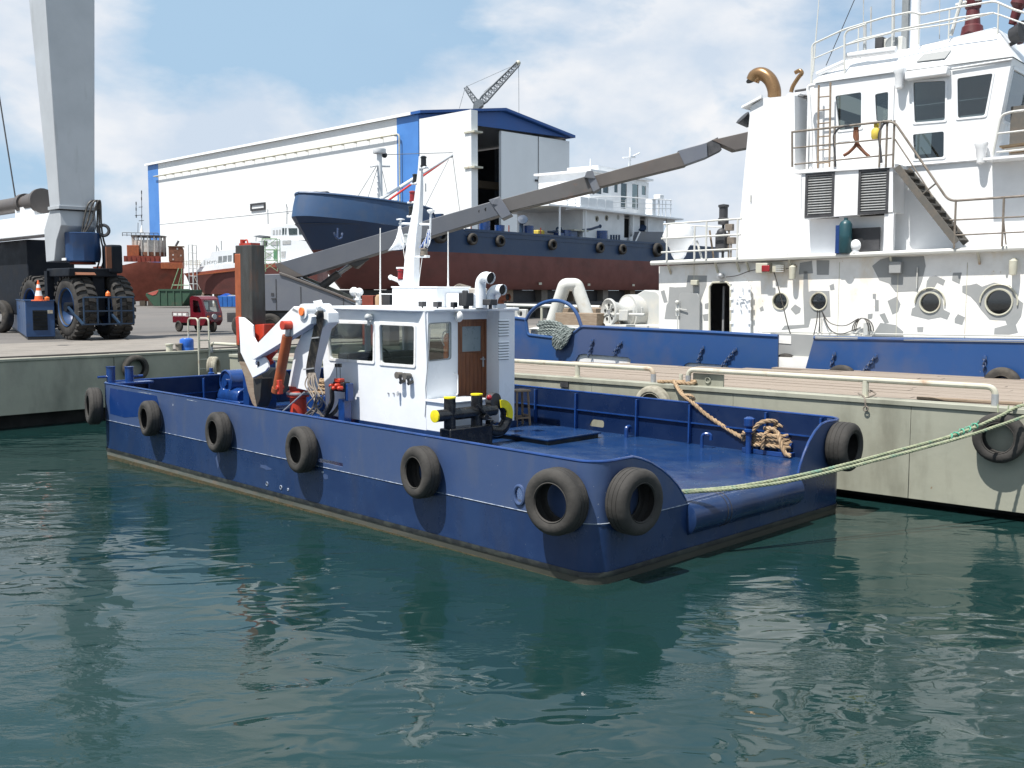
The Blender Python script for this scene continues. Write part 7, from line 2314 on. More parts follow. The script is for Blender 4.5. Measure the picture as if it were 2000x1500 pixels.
a_, b2 = s2(470, 915, 1.0), s2(640, 905, 1.0)
MB().box(a_.x, b2.x + .5, 1.0, 2.0, a_.z - .06, a_.z + .06).build('winch_cover', 'rail_paint', ship)
MB().tube([s2(600, 920, 1.1), s2(720, 905, 1.1), s2(855, 862, 1.1)], .10, 8).ball(s2(860, 860, 1.1), .16, 8, 6).build('crane_arm', 'ship_blue', ship)
MB().tube(spline([s2(80, 945, 1.5), s2(200, 940, 1.5), s2(215, 890, 1.5), s2(270, 890, 1.5), s2(290, 940, 1.5), s2(420, 930, 1.5)], 4), .09, 8).build('deck_pipe', 'lift_rail', ship)
MB().lathe([(0, -.2), (.5, -.15), (.6, .0), (.4, .16), (0, .22)], s2(670, 880, 1.8), n=16).build('covered_boat', 'polythene', ship)
a_, b2 = s2(808, 1080, 1.0), s2(950, 935, 1.0)
MB().cyl(((a_.x + b2.x) / 2, 1.0, ZD), ((a_.x + b2.x) / 2, 1.0, b2.z), (b2.x - a_.x) / 2.6, n=16).build('deck_tank', 'gear_blue', ship)
for k in range(4):
    p_ = s2(1028 + 40 * k, 990, .5)
    MB().cyl((p_.x, .5, ZD), (p_.x, .5, p_.z), .09, n=8).build('valve_post', 'ship_blue', ship)
a_ = [s2(*q_, .3) for q_ in ((1392, 1110), (1462, 942), (1825, 945), (1870, 1130))]
MB().prism([(p.x, .3, max(ZD, p.z)) for p in a_], (0, 1.0, 0)).build('bulwark_screen', 'crane_grey', ship)
MB().beam((a_[0].x - .08, .25, ZD), (a_[1].x - .08, .25, a_[1].z), .08, .1).build('screen_edge', 'white_paint', ship)
tub(1232, 462, 476, .2, .8, 'white_paint', 'mooring_bitt')

for i, ((px, py, R_), lab) in enumerate(zip(((860, 458, .60), (923, 467, .42), (977, 471, .42), (1079, 478, .42), (1172, 484, .44), (1216, 487, .44), (1284, 488, .62)),
                                            ('large brown tyre on the red and blue ship, partly behind the crane boom', 'tyre on the ship side below the first blue deck vents', 'tyre on the ship side below the second blue tub',
                                             'tyre on the ship side below the yellow bale', 'tyre on the ship side below the white deckhouse doors', 'tyre on the ship side left of the grey bulwark screen', 'largest tyre on the ship side, below the grey screen'))):
    q = sb(px, py, -.18)
    tyre(lab, Sf.w(q), Sf.m.to_3x3() @ V((-.15, -1, .05)), R_, .36 if R_ < .5 else .5, 'rubber' if i not in (0, 6) else 'rubber_dirty', 'tyre fenders along the ship', hole=.5, n=28)

# ------------------------------------------------------------------ grey mobile crane
kb = onz(600, 662, YZ)
KF = Frame((kb.x, kb.y, 0), -4)
mc = thing('mobile_crane', 'grey telescopic crane with long rising boom on the quay', 'crane', KF)
kb_ = lambda px, py, y=0.0: KF.b(px, py, y)


def kpoly(name, pts_, y0, th, mt, holes=(), bevel=.02):
    ps = [kb_(*q_, y0) for q_ in pts_]
    hs = [[(p.x, p.z) for p in (kb_(*q_, y0) for q_ in h)] for h in holes]
    return MB().plate([(p.x, p.z) for p in ps], hs, lambda u, v, w: (u, y0 + w, v), th).build(name, mt, mc, bevel=bevel)


kpoly('superstructure', [(470, 560), (505, 536), (545, 535), (562, 541), (640, 570), (705, 600), (705, 607), (470, 607)], 0, 2.6, 'crane_grey')
kpoly('deck_edge', [(545, 531), (562, 537), (640, 566), (725, 600), (725, 604), (640, 571), (562, 542), (545, 536)], -.06, .2, 'boom_brown')
for X in (540, 588, 671):
    a_, b2 = kb_(X, 605, -.01), kb_(X, 545 if X < 560 else 560 if X < 600 else 580, -.01)
    MB().box(a_.x - .02, a_.x + .02, -.012, .0, a_.z, b2.z).build('panel_joint', 'dark_grey', mc)
p_ = kb_(532, 575, -.02)
MB().box(p_.x - .06, p_.x + .06, -.02, 0, p_.z - .05, p_.z + .06).box(p_.x - .04, p_.x + .14, -.06, 0, p_.z - .2, p_.z - .16).build('door_latch', 'dark_grey', mc)
MB().box(kb_(470, 610).x, kb_(720, 610).x, .3, 2.4, 3.0, kb_(600, 607).z).build('turntable', 'dark_grey', mc)
MB().box(kb_(440, 610).x, kb_(740, 610).x, .2, 2.5, 2.75, 3.15).build('chassis', 'dark_grey', mc)
for k in range(5):
    p_ = KF.l(aty(480 + 52 * k, 640, 44))
    for y_ in (.1, 2.2):
        MB().lathe(tyre_profile(.55, .42, .5), (p_.x, y_ + .1, YZ + .55), (0, 1, 0), 22, True).cyl((p_.x, y_ - .02, YZ + .55), (p_.x, y_ + .2, YZ + .55), .3, n=14).build('wheel', 'rubber', mc)
# boom: tapering box sections in a plane that comes slightly nearer to its tip
tipY = -5.5
fb = lambda px: tipY * max(0, (px - 560) / 900)


def bsec(name, tl, tr, br, bl, wd, mt, bevel=.02):
    """section seen as a quad; wd its width"""
    c_ = [kb_(q_[0], q_[1], .9 + fb(q_[0])) for q_ in (tl, tr, br, bl)]
    d_ = V((0, wd, 0))
    return MB().prism([tuple(p - d_ / 2) for p in c_], d_).build(name, mt, mc, bevel=bevel)


bsec('boom_base', (552, 514), (978, 391), (994, 417), (598, 540), 1.0, 'boom_grey')
bsec('boom_heel', (543, 516), (556, 512), (600, 540), (562, 544), 1.0, 'boom_brown')
bsec('boom_collar', (957, 393), (978, 386), (1001, 421), (982, 430), 1.12, 'crane_grey')
bsec('boom_section', (972, 394), (1150, 345), (1165, 374), (990, 416), .86, 'boom_rusty')
bsec('boom_collar', (1143, 341), (1157, 336), (1172, 371), (1158, 378), .98, 'crane_grey')
bsec('boom_section', (1155, 347), (1330, 298), (1340, 325), (1168, 368), .74, 'boom_brown')
bsec('boom_section', (1322, 297), (1378, 281), (1380, 309), (1335, 325), .76, 'crane_grey')
bsec('boom_head', (1376, 282), (1400, 270), (1408, 295), (1378, 310), .6, 'dark_grey')
bsec('boom_head', (1388, 276), (1500, 250), (1500, 283), (1432, 296), .66, 'boom_brown')
for px, py, s_ in ((985, 390, 1), (1163, 338, 1)):
    c_ = kb_(px - 12, py + 4, .9 + fb(px))
    MB().prism([tuple(c_ + V((-.2, -.5, -.15))), tuple(c_ + V((-.1, -.5, .10))), tuple(c_ + V((.12, -.5, .13))), tuple(c_ + V((.25, -.5, -.2)))], (0, 1.0, 0)).build('collar_lug', 'crane_grey', mc, bevel=.02)
for px, py in ((567, 516), (579, 512), (566, 535), (579, 532), (938, 413), (950, 409)):
    c_ = kb_(px, py, .9 + fb(px) - .5)
    MB().cyl(c_ + V((0, -.03, 0)), c_ + V((0, .02, 0)), .075, n=10).build('boom_hole', 'dark_void', mc)
kpoly('boom_gusset', [(672, 515), (678, 505), (700, 496), (722, 506), (700, 520)], .36, .04, 'boom_grey', bevel=None)
kpoly('cylinder_bracket', [(678, 514), (712, 501), (706, 514), (694, 525), (684, 518)], .5, .6, 'boom_brown')
a_, b2, c_ = kb_(628, 560, .9), kb_(662, 534, .9), kb_(686, 517, .9)
MB().cyl(a_, b2, .17, n=16).build('lift_cylinder', 'boom_brown', mc)
MB().cyl(b2, c_, .10, n=14).build('piston_rod', 'galvanised', mc)
MB().beam(kb_(592, 541, 1.4), kb_(690, 582, 1.4), .12, .12).beam(kb_(584, 545, .6), kb_(690, 590, .6), .12, .12).build('boom_rest', 'rubber_pale', mc)
# tool boxes and reel seen over the wheelhouse roof
og = KF.l(aty(905, 600, 39))
rl_ = thing('hose_reel', 'grey hose reel with pale casing behind the barge wheelhouse', 'hose reel', None, aty(912, 590, 37.5) * V((1, 1, 0)) + V((0, 0, YZ)), math.radians(-41))
zt_ = aty(912, 555, 37.5).z - YZ
MB().box(-.1, .75, -.3, .3, 0, zt_ - .15).build('casing', 'polythene', rl_, bevel=.04)
for k in range(5):
    MB().torus((-.35 + .1 * k, 0, zt_ - .52), (1, 0, 0), .5 - .02 * k, .045, 24, 6).build('hose_turn', 'hose_grey', rl_)
tw = aty(760, 590, 38)
o = MB().box(-.28, .28, -.25, .25, 0, aty(760, 573, 38).z - YZ).build('switch_cabinet', 'dark_grey', loc=(tw.x, tw.y, YZ), rot=(0, 0, -.7), bevel=.02)
tag(o, 'dark cabinet seen just above the wheelhouse roof', 'cabinet')
tw = aty(727, 590, 38.5)
o = MB().box(-.3, .3, -.25, .25, 0, aty(727, 577, 38.5).z - YZ).build('tool_chest', 'rusty_red', loc=(tw.x, tw.y, YZ), rot=(0, 0, -.7), bevel=.02)
tag(o, 'rusty red chest standing behind the wheelhouse roof', 'chest')
tw = aty(741, 590, 38)
o = MB().lathe([(0, 0), (.14, 0), (.14, .1), (.16, aty(741, 576, 38).z - YZ - .1), (.1, aty(741, 576, 38).z - YZ), (0, aty(741, 575, 38).z - YZ)], n=14).build('cable_drum', 'card', loc=(tw.x, tw.y, YZ))
tag(o, 'pale drum between the red chest and dark cabinet', 'drum')

# ------------------------------------------------------------------ travel lift at left
w1c = onz(130, 664, YZ)
LF = Frame((w1c.x, w1c.y, 0), -45)
tl = thing('travel_lift', 'giant grey and blue boat hoist leg on three tall tyres', 'boat hoist', LF)
lb2 = lambda px, py, y=0.0: LF.b(px, py, y)
la2 = lambda px, py, x=0.0: LF.a(px, py, x)
WR, WW = 1.36, .86
hub_z = YZ + WR


def big_wheel(loc):
    o = MB().lathe(tyre_profile(WR - .05, WW, .54, 0), (0, 0, 0), (0, 1, 0), 44, True).build('wheel', 'rubber_dirty', tl, loc=loc)
    return o


w_a = big_wheel((0, WW / 2, hub_z))
rimm = MB().lathe([(.02, -.10), (.24, -.10), (.26, -.04), (.30, .05), (.52, .18), (.62, .10), (.70, -.02), (.74, -.34), (.80, -.40), (.80, -.30), (.74, .3), (0, .3)], (0, -.02, 0), (0, 1, 0), 36).build('rim', 'lift_blue', w_a)
hubc = MB().cyl((0, -.26, 0), (0, 0, 0), .19, n=20).cyl((0, -.32, 0), (0, -.25, 0), .13, n=16).build('hub', 'lift_blue', w_a)
nl = 26
lug_me = None
for side in (-1, 1):
    for k in range(nl):
        a_ = 2 * math.pi * (k + (.5 if side > 0 else 0)) / nl
        if lug_me is None:
            # a curved bar across half the tread
            l_ = MB()
            pts_ = []
            sec = []
            for j in range(5):
                t = j / 4
                y_ = .03 + t * (WW / 2 - .05)
                sk = .10 * t * t
                top_ = WR if t < .9 else WR - .05
                sec.append([(-.085 + sk, y_, WR - .10 - .06 * t), (-.075 + sk, y_, top_), (.075 + sk, y_, top_), (.085 + sk, y_, WR - .10 - .06 * t)])
            l_.loft(sec)
            lo_ = l_.build('tread_lug', 'rubber_dirty', w_a, smooth=30)
            lug_me = lo_.data
        else:
            lo_ = bpy.data.objects.new('tread_lug', lug_me); COL.objects.link(lo_); lo_.parent = w_a
        lo_.rotation_euler = (0, a_, 0 if side > 0 else 0)
        lo_.scale = (1, side, 1)
y2 = la2(221, 600, 0).y
for loc in ((0, y2, hub_z - .02), (lb2(78, 575, .6).x - .5, WW / 2 + .3, hub_z)):
    c_ = dup(w_a, tl, loc)
    for ch in list(w_a.children):
        dup(ch, c_)
# leg, saddle and yoke
A0, A1 = lb2(97, 405, 0), lb2(117, 405, 0)
A2 = la2(185, 405, A1.x)
B0, B1 = lb2(44, -120, 0), lb2(78, -120, 0)
B2 = la2(185, -120, B1.x)
MB().loft([[(A0.x, 0, A0.z), (A1.x, 0, A0.z), (A1.x, A2.y, A0.z), (A0.x, A2.y, A0.z)], [(B0.x, 0, B0.z), (B1.x, 0, B0.z), (B1.x, B2.y, B0.z), (B0.x, B2.y, B0.z)]]).build('leg', 'lift_grey', tl, bevel=.03)
MB().box(A0.x - .06, A1.x + .06, -.06, A2.y + .06, A0.z - .12, A0.z + .02).build('leg_flange', 'lift_grey', tl, bevel=.01)
fz = lb2(100, 520, 0).z
kn1 = [lb2(*q_, .02) for q_ in ((97, 410), (116, 410), (119, 440), (110, 470), (106, 510), (90, 512), (86, 450))]
MB().prism([(p.x, .02, p.z) for p in kn1], (0, 1.5, 0)).build('knee', 'lift_grey', tl, bevel=.03)
kz0, kz1 = lb2(118, 455, .3).z, A0.z - .1
MB().box(A0.x + .1, A1.x + .0, 1.4, A2.y, kz0, kz1).build('leg_foot', 'lift_grey', tl, bevel=.02)
t0_ = LF.l(aty(162, 512, w1c.y + 1.0)); t1_ = LF.l(aty(162, 456, w1c.y + 1.0))
MB().lathe([(0, t0_.z), (.66, t0_.z), (.70, t0_.z + .05), (.72, t1_.z - .04), (.74, t1_.z), (.70, t1_.z + .02), (0, t1_.z + .02)], (t0_.x, t0_.y, 0), n=10).build('slewing_tub', 'lift_blue', tl)
MB().box(t0_.x - .3, t0_.x + .12, t0_.y - .76, t0_.y - .72, t0_.z + .06, t0_.z + .16).build('tub_label', 'cabin_white', tl)
MB().lathe([(0, 0), (.5, 0), (.52, .05), (.5, .1), (0, .1)], (t0_.x, t0_.y, t0_.z - .1), n=20).build('bearing', 'rusty_red', tl)
MB().box(-1.6, .75, -.1, y2 - .1, fz - .45, fz - .10).build('bogie_beam', 'lift_dark', tl, bevel=.04)
MB().box(-.5, .5, WW + .08, y2 - WW / 2 - .1, hub_z - .4, fz - .2).build('fork', 'lift_dark', tl, bevel=.05)
MB().cyl((0, 0, hub_z), (0, y2, hub_z), .2, n=16).build('axle', 'lift_dark', tl)
for py_ in (0, 1):
    MB().box(-1.6, -1.3, -.2 + py_ * 1.5, .1 + py_ * 1.5, hub_z - .1, fz - .2).build('bogie_hanger', 'lift_dark', tl)
# red mud shield over the wheel
MB().prism([(math.cos(math.radians(a_)) * 1.62, .15, hub_z + math.sin(math.radians(a_)) * 1.62) for a_ in range(55, 126, 8)] + [(math.cos(math.radians(a_)) * 1.50, .15, hub_z + math.sin(math.radians(a_)) * 1.50) for a_ in range(125, 54, -8)], (0, .8, 0)).build('mud_shield', 'rust_brown', tl)
# hoses on the leg
hh_ = MB()
for k in range(3):
    o_ = k * 8
    hh_.tube(spline([la2(*q_, A1.x + .1 + .05 * k) for q_ in ((160 + o_ * .3, 456), (164 + o_, 430), (172 + o_, 400), (182 + o_ * .7, 392), (190 + o_ * .4, 398), (190 + o_ * .5, 440), (193 + o_ * .6, 470), (196 + o_, 500), (188 + o_, 530))], 6), .038, 6)
hh_.build('hydraulic_hoses', 'hose', tl)
MB().torus(la2(202, 450, A1.x + .2), (1, -.6, 0), .22, .07, 18, 8).build('hose_eye', 'dark_grey', tl)
MB().box(A1.x + .2, A1.x + 1.1, la2(206, 500, A1.x + .6).y, la2(230, 500, A1.x + .6).y, fz - .3, la2(215, 480, A1.x).z).build('drive_unit', 'lift_dark', tl, bevel=.08)
MB().box(A1.x + 1.1, A1.x + 1.2, la2(206, 500, A1.x + 1.1).y, la2(216, 500, A1.x + 1.1).y, fz - .1, la2(210, 484, A1.x).z).build('red_panel', 'rust_brown', tl)
# cross beam and winch drums
cz0, cz1 = lb2(40, 463, .6).z, lb2(40, 424, .6).z
MB().box(-16, A0.x + .2, .6, 1.5, cz0, cz1).build('side_beam', 'white_paint', tl, bevel=.03)
p_ = lb2(60, 396, 1.0)
rx = lb2(84, 396, 1.0).x
MB().cyl((-16, 1.0, p_.z), (rx - 1.4, 1.0, p_.z), .36, n=22).cyl((rx - 2.4, 1.0, p_.z), (rx - 2.0, 1.0, p_.z), .46, n=22).cyl((rx - 1.4, 1.0, p_.z), (rx - .2, 1.0, p_.z), .42, n=22).cyl((rx - .25, 1.0, p_.z), (rx, 1.0, p_.z), .56, n=22).build('winch_drum', 'boom_brown', tl)
MB().box(rx - 2.6, rx - .1, .7, 1.3, cz1, p_.z - .2).build('drum_cradle', 'cabin_white', tl)
c_ = lb2(31, 392, 1.0); d_ = lb2(-60, -180, 1.0)
MB().tube([(c_.x, 1.0, c_.z), (d_.x, 1.0, d_.z)], .035, 5).build('hoist_wire', 'dark_grey', tl)
# engine house hanging behind
e0, e1 = lb2(57, 590, 1.2), lb2(57, 467, 1.2)
MB().box(-14, e0.x, 1.2, 3.4, YZ + .9, e1.z).build('engine_house', 'lift_dark', tl, bevel=.05)
# guard frame before the wheels
for zz_ in ((581,), (608,), (634,)):
    a_, b2 = la2(163, zz_[0], 1.75), la2(261, zz_[0] - 1, 1.75)
    MB().cyl((1.75, a_.y, a_.z), (1.75, b2.y, a_.z), .035, n=6).build('guard_rail', 'lift_rail', tl)
for px in (163, 190, 212, 236, 260):
    a_, b2 = la2(px, 581, 1.75), la2(px, 634, 1.75)
    MB().cyl((1.75, a_.y, la2(163, 634, 1.75).z), (1.75, a_.y, la2(163, 581, 1.75).z), .04, n=6).build('guard_post', 'lift_rail', tl)
for px in (163, 236):
    a_ = la2(px, 634, 1.75)
    MB().beam((1.75, a_.y, a_.z), (.3, a_.y, hub_z), .08, .08).build('guard_arm', 'lift_rail', tl)
p_ = la2(211, 578, 1.72)
MB().lathe([(0, 0), (.10, 0), (.09, .12), (.0, .22)], (1.72, p_.y, p_.z), n=12).build('beacon', 'safety_orange', tl)
# generator box with cone
gbx = onz(52, 664, YZ)
GF = Frame((gbx.x, gbx.y, 0), -62)
gen = thing('generator_box', 'blue steel generator box with grille standing before the hoist tyre', 'generator', GF)
gt = GF.b(52, 588, 0).z
gx0 = GF.b(8, 620, 0).x
gy1 = GF.a(107, 620, 0).y
MB().box(gx0, 0, 0, gy1, YZ + .12, gt).build('housing', 'lift_blue', gen, bevel=.02)
MB().box(gx0 - .03, .03, -.03, gy1 + .03, gt, gt + .03).build('lid', 'lift_blue', gen)
a_, b2 = GF.a(65, 645, .01), GF.a(92, 606, .01)
MB().box(0, .012, a_.y, b2.y, a_.z, b2.z).build('grille', 'dark_void', gen)
for k in range(6):
    z_ = a_.z + (b2.z - a_.z) * (k + .5) / 6
    MB().box(.012, .03, a_.y, b2.y, z_ - .02, z_ + .02).build('grille_bar', 'lift_dark', gen)
p_ = GF.a(98, 609, .02)
MB().box(0, .03, p_.y - .1, p_.y + .1, p_.z - .07, p_.z + .07).build('data_plate', 'rail_paint', gen)
MB().box(gx0 + .05, -.05, .05, gy1 - .05, YZ, YZ + .12).build('skid', 'dark_grey', gen)
cx_ = GF.z(76, 588, gt + .03)


def cone(label, loc, h):
    t = thing('traffic_cone', label, 'traffic cone', None, loc)
    MB().box(-.26 * h, .26 * h, -.26 * h, .26 * h, 0, .04).build('base', 'cone_orange', t, bevel=.01)
    MB().lathe([(.20 * h, .04), (.165 * h, .25 * h)], n=18).build('body', 'cone_orange', t)
    MB().lathe([(.165 * h, .25 * h), (.115 * h, .50 * h)], n=18).build('stripe', 'fitting_white', t)
    MB().lathe([(.115 * h, .50 * h), (.09 * h, .64 * h)], n=18).build('body', 'cone_orange', t)
    MB().lathe([(.09 * h, .64 * h), (.065 * h, .80 * h)], n=18).build('stripe', 'fitting_white', t)
    MB().lathe([(.065 * h, .80 * h), (.03 * h, 1.0 * h), (0, 1.0 * h)], n=18).build('body', 'cone_orange', t)
    return t


cone('orange and white traffic cone standing on the blue generator box', GF.w((cx_.x, cx_.y, gt + .03)), GF.b(76, 547, cx_.y).z - gt - .03)
p_ = GF.z(92, 587, gt + .03)
o = MB().lathe([(0, 0), (.08, 0), (.09, .05), (.09, .12), (0, .16)], n=12).build('lamp', 'safety_orange', loc=GF.w((p_.x, p_.y, gt + .03)))
tag(o, 'small orange lamp beside the cone on the generator box', 'lamp')
# machine at the frame edge, behind the box
p_ = onz(-22, 652, YZ)
o = MB().lathe(tyre_profile(.8, .5, .5), (0, 0, 0), (0, 1, 0), 26, True).build('spare_tyre', 'rubber', loc=(p_.x, p_.y + 1.2, YZ + .8), rot=(0, 0, -.5))
tag(o, 'dark tyre cut by the left picture edge beside the generator box', 'tyre')

# ------------------------------------------------------------------ cargo tricycle with driver
tq_ = onz(392, 648, YZ)
TF = Frame((tq_.x, tq_.y, 0), -38)
tri = thing('cargo_tricycle', 'crimson three wheeled cargo tricycle with a cab on the yard', 'tricycle', TF)
tz0 = YZ
MB().prism([(-1.5, -.6, tz0 + .45), (-.15, -.6, tz0 + .45), (-.15, -.6, tz0 + .78), (-1.5, -.6, tz0 + .78)], (0, 1.2, 0)).build('cargo_bed', 'crimson', tri, bevel=.02)
for y in (-.6, .6):
    MB().tube([(-1.5, y, tz0 + .78), (-1.5, y, tz0 + .98), (-.15, y, tz0 + .98), (-.15, y, tz0 + .78)], .018, 6).build('bed_rail', 'crimson', tri)
    for k in range(3):
        MB().box(-1.38 + k * .4, -1.1 + k * .4, y - .012, y + .012, tz0 + .82, tz0 + .93).build('rail_board', 'fitting_white', tri)
cabp = [(-.12, tz0 + .35), (.95, tz0 + .35), (1.15, tz0 + .6), (1.12, tz0 + .95), (.80, tz0 + 1.65), (.55, tz0 + 1.78), (.05, tz0 + 1.80), (-.12, tz0 + 1.72)]
side_h = [(.12, tz0 + .98), (.78, tz0 + .98), (.58, tz0 + 1.55), (.12, tz0 + 1.6)]
door_h = [(.0, tz0 + .42), (.55, tz0 + .42), (.55, tz0 + .9), (.0, tz0 + .9)]
cm = MB()
for y0_, s_ in ((-.5, 1), (.46, 1)):
    cm.plate(cabp, [roundpoly(side_h, .05)], lambda u, v, w, y0_=y0_: (u, y0_ + w, v), .04)
for i in range(len(cabp)):
    a_, b2 = cabp[i], cabp[(i + 1) % len(cabp)]
    if i == 3:   # windscreen: only a rim
        for (s0_, s1_, ya, yb) in ((0, 1, -.46, -.40), (0, 1, .40, .46), (0, .1, -.4, .4), (.9, 1, -.4, .4)):
            l_ = lambda t: (a_[0] + (b2[0] - a_[0]) * t, a_[1] + (b2[1] - a_[1]) * t)
            p0, p1 = l_(s0_), l_(s1_)
            cm.prism([(p0[0], ya, p0[1]), (p1[0], ya, p1[1]), (p1[0] - .03, ya, p1[1] - .01), (p0[0] - .03, ya, p0[1] - .01)], (0, yb - ya, 0))
        continue
    cm.prism([(a_[0], -.46, a_[1]), (b2[0], -.46, b2[1]), (b2[0] - .02, -.46, b2[1] - .02), (a_[0] - .02, -.46, a_[1] - .02)], (0, .92, 0))
cabo = cm.build('cab', 'crimson', tri, smooth=25)
MB().prism([(1.115, -.40, tz0 + 1.0), (.83, -.40, tz0 + 1.60), (.82, -.40, tz0 + 1.60), (1.105, -.40, tz0 + 1.0)], (0, .8, 0)).build('windscreen', 'glass', cabo, smooth=0)
MB().box(.62, .70, -.30, -.02, tz0 + 1.12, tz0 + 1.5).build('document_holder', 'cabin_white', cabo)
MB().cyl((1.12, 0, tz0 + .78), (1.19, 0, tz0 + .78), .13, n=18).build('headlight', 'lens_clear', cabo)
for y in (-.34, .34):
    MB().box(1.1, 1.16, y - .06, y + .06, tz0 + .75, tz0 + .82).build('indicator', 'safety_orange', cabo)
MB().box(.9, 1.2, -.2, .2, tz0 + .52, tz0 + .58).build('mudguard', 'crimson', tri, bevel=.02)
for loc, w_ in (((1.02, 0, tz0 + .28), .12), ((-1.0, -.56, tz0 + .28), .14), ((-1.0, .56, tz0 + .28), .14)):
    wl_ = MB().lathe(tyre_profile(.28, w_, .62, 1), (0, 0, 0), (0, 1, 0), 24, True).cyl((0, -.04, 0), (0, .04, 0), .17, n=14).build('wheel', 'rubber', tri, loc=loc)
MB().beam((1.02, -.1, tz0 + .28), (.95, -.1, tz0 + .8), .05, .05).beam((1.02, .1, tz0 + .28), (.95, .1, tz0 + .8), .05, .05).box(-1.3, .3, -.3, .3, tz0 + .3, tz0 + .45).build('chassis', 'dark_grey', tri)
MB().box(-.05, .3, -.25, .25, tz0 + .45, tz0 + .75).build('driver_seat', 'dark_grey', tri, bevel=.03)
MB().tube(spline([(.72, -.3, tz0 + 1.0), (.8, -.15, tz0 + 1.02), (.82, 0, tz0 + 1.0), (.8, .15, tz0 + 1.02), (.72, .3, tz0 + 1.0)], 4), .018, 6).build('handlebar', 'black_paint', tri)
# the driver: one skinned body, sitting, hands on the bar
bd = bpy.data.meshes.new('person')
j = [(.15, 0, .78, .15), (.16, 0, 1.0, .14), (.20, 0, 1.22, .15), (.21, 0, 1.36, .06), (.24, 0, 1.43, .075), (.26, 0, 1.52, .09), (.26, 0, 1.58, .085),
     (.20, -.19, 1.28, .06), (.42, -.24, 1.08, .045), (.68, -.24, 1.02, .035), (.20, .19, 1.28, .06), (.42, .24, 1.08, .045), (.68, .24, 1.02, .035),
     (.2, -.1, .74, .09), (.56, -.12, .76, .07), (.62, -.12, .40, .05), (.74, -.12, .37, .035), (.2, .1, .74, .09), (.56, .12, .76, .07), (.62, .12, .40, .05), (.74, .12, .37, .035)]
ed = [(0, 1), (1, 2), (2, 3), (3, 4), (4, 5), (5, 6), (2, 7), (7, 8), (8, 9), (2, 10), (10, 11), (11, 12), (0, 13), (13, 14), (14, 15), (15, 16), (0, 17), (17, 18), (18, 19), (19, 20)]
bd.from_pydata([(a_, b2, c_ + tz0) for a_, b2, c_, _ in j], ed, [])
po = bpy.data.objects.new('person', bd); COL.objects.link(po)
po.matrix_world = TF.m
sk = po.modifiers.new('skin', 'SKIN')
for i, (_, _, _, r_) in enumerate(j):
    bd.skin_vertices[0].data[i].radius = (r_, r_)
bd.skin_vertices[0].data[0].use_root = True
ss = po.modifiers.new('sub', 'SUBSURF'); ss.levels = ss.render_levels = 1
bd.materials.append(M['shirt_dark'])
tag(po, 'driver in a dark shirt sitting in the crimson tricycle cab', 'person')
hd_ = MB().ball((.255, 0, tz0 + 1.53), .105, 14, 10, (1, .85, 1.15)).ball((.36, 0, tz0 + 1.52), .02, 6, 4).build('head', 'skin', po)
MB().ball((.235, 0, tz0 + 1.575), .108, 14, 8, (1, .9, .85)).build('hair', 'hair_dark', po)
for y in (-.25, .25):
    MB().ball((.72, y, tz0 + 1.02), .04, 8, 6, (1.3, .8, .8)).build('hand', 'skin', po)

# ------------------------------------------------------------------ skips
sk_ = onz(328, 601, YZ)
KG = Frame((sk_.x, sk_.y, 0), -12)
skip = thing('rubbish_skip', 'dark green rubbish skip with sloping ends on the far yard', 'skip', KG)
kg = lambda px, py, y=0.0: KG.b(px, py, y)
sp = [kg(*q_) for q_ in ((300, 598), (355, 598), (371, 574), (371, 566), (312, 565), (285, 573), (284, 577))]
MB().prism([(p.x, 0, max(YZ + .1, p.z)) for p in sp], (0, 3.2, 0)).build('body', 'skip_green', skip, bevel=.05)
MB().box(kg(310, 566).x, kg(371, 566).x, -.12, .0, kg(330, 568).z, kg(330, 566).z + .1).build('rim', 'skip_green', skip)
for k in range(4):
    p_ = kg(312 + k * 14, 585)
    MB().box(p_.x - .1, p_.x + .1, -.1, 0, YZ + .2, kg(330, 568).z).build('stiffener', 'skip_green', skip)
a_ = [kg(*q_, -.02) for q_ in ((288, 573), (311, 566), (305, 575), (298, 577))]
MB().prism([(p.x, -.02, p.z) for p in a_], (0, -.03, 0)).build('end_flap', 'brick_red', skip)
sb_ = onz(444, 601, YZ)
KB = Frame((sb_.x, sb_.y, 0), 0)
bs_ = thing('waste_container', 'blue waste container with its lid half open behind the tricycle', 'container', KB)
kk = lambda px, py, y=0.0: KB.b(px, py, y)
a_, b2 = kk(426, 600), kk(466, 578)
MB().prism([(a_.x + .25, 0, YZ + .1), (b2.x, 0, YZ + .1), (b2.x, 0, b2.z), (a_.x, 0, b2.z)], (0, 2, 0)).build('body', 'skip_blue', bs_, bevel=.04)
for k in range(4):
    x_ = a_.x + .5 + k * .62
    MB().box(x_, x_ + .1, -.06, 0, YZ + .2, b2.z - .05).build('stiffener', 'skip_blue', bs_)
MB().prism([tuple(kk(*q_, .4)) for q_ in ((424, 580), (440, 573), (447, 576), (430, 582))], (0, 1.4, 0)).build('lid', 'drum_blue', bs_)
MB().prism([tuple(kk(*q_, .3)) for q_ in ((440, 579), (449, 576), (466, 577), (466, 581))], (0, 1.4, 0)).build('cover_sheet', 'polythene', bs_)

# ------------------------------------------------------------------ white ferry on the slip
NO = aty(490, 572, 142)
NF = Frame((NO.x, NO.y, 0), -6)
yt = thing('passenger_boat', 'white passenger boat with red brown underbody on the far slip', 'boat', NF)
nb_ = lambda px, py, y=0.0: NF.b(px, py, y)
zn = lambda X, Y: (360 + X / 7.692, 430 + Y / 7.692)


def npoly(name, pts_, y0, th, mt, holes=(), parent=None):
    ps = [nb_(*zn(*q_), y0) for q_ in pts_]
    hs = [[(p.x, p.z) for p in (nb_(*zn(*q_), y0) for q_ in h)] for h in holes]
    return MB().plate([(p.x, p.z) for p in ps], hs, lambda u, v, w: (u, y0 + w, v), th).build(name, mt, parent or yt)


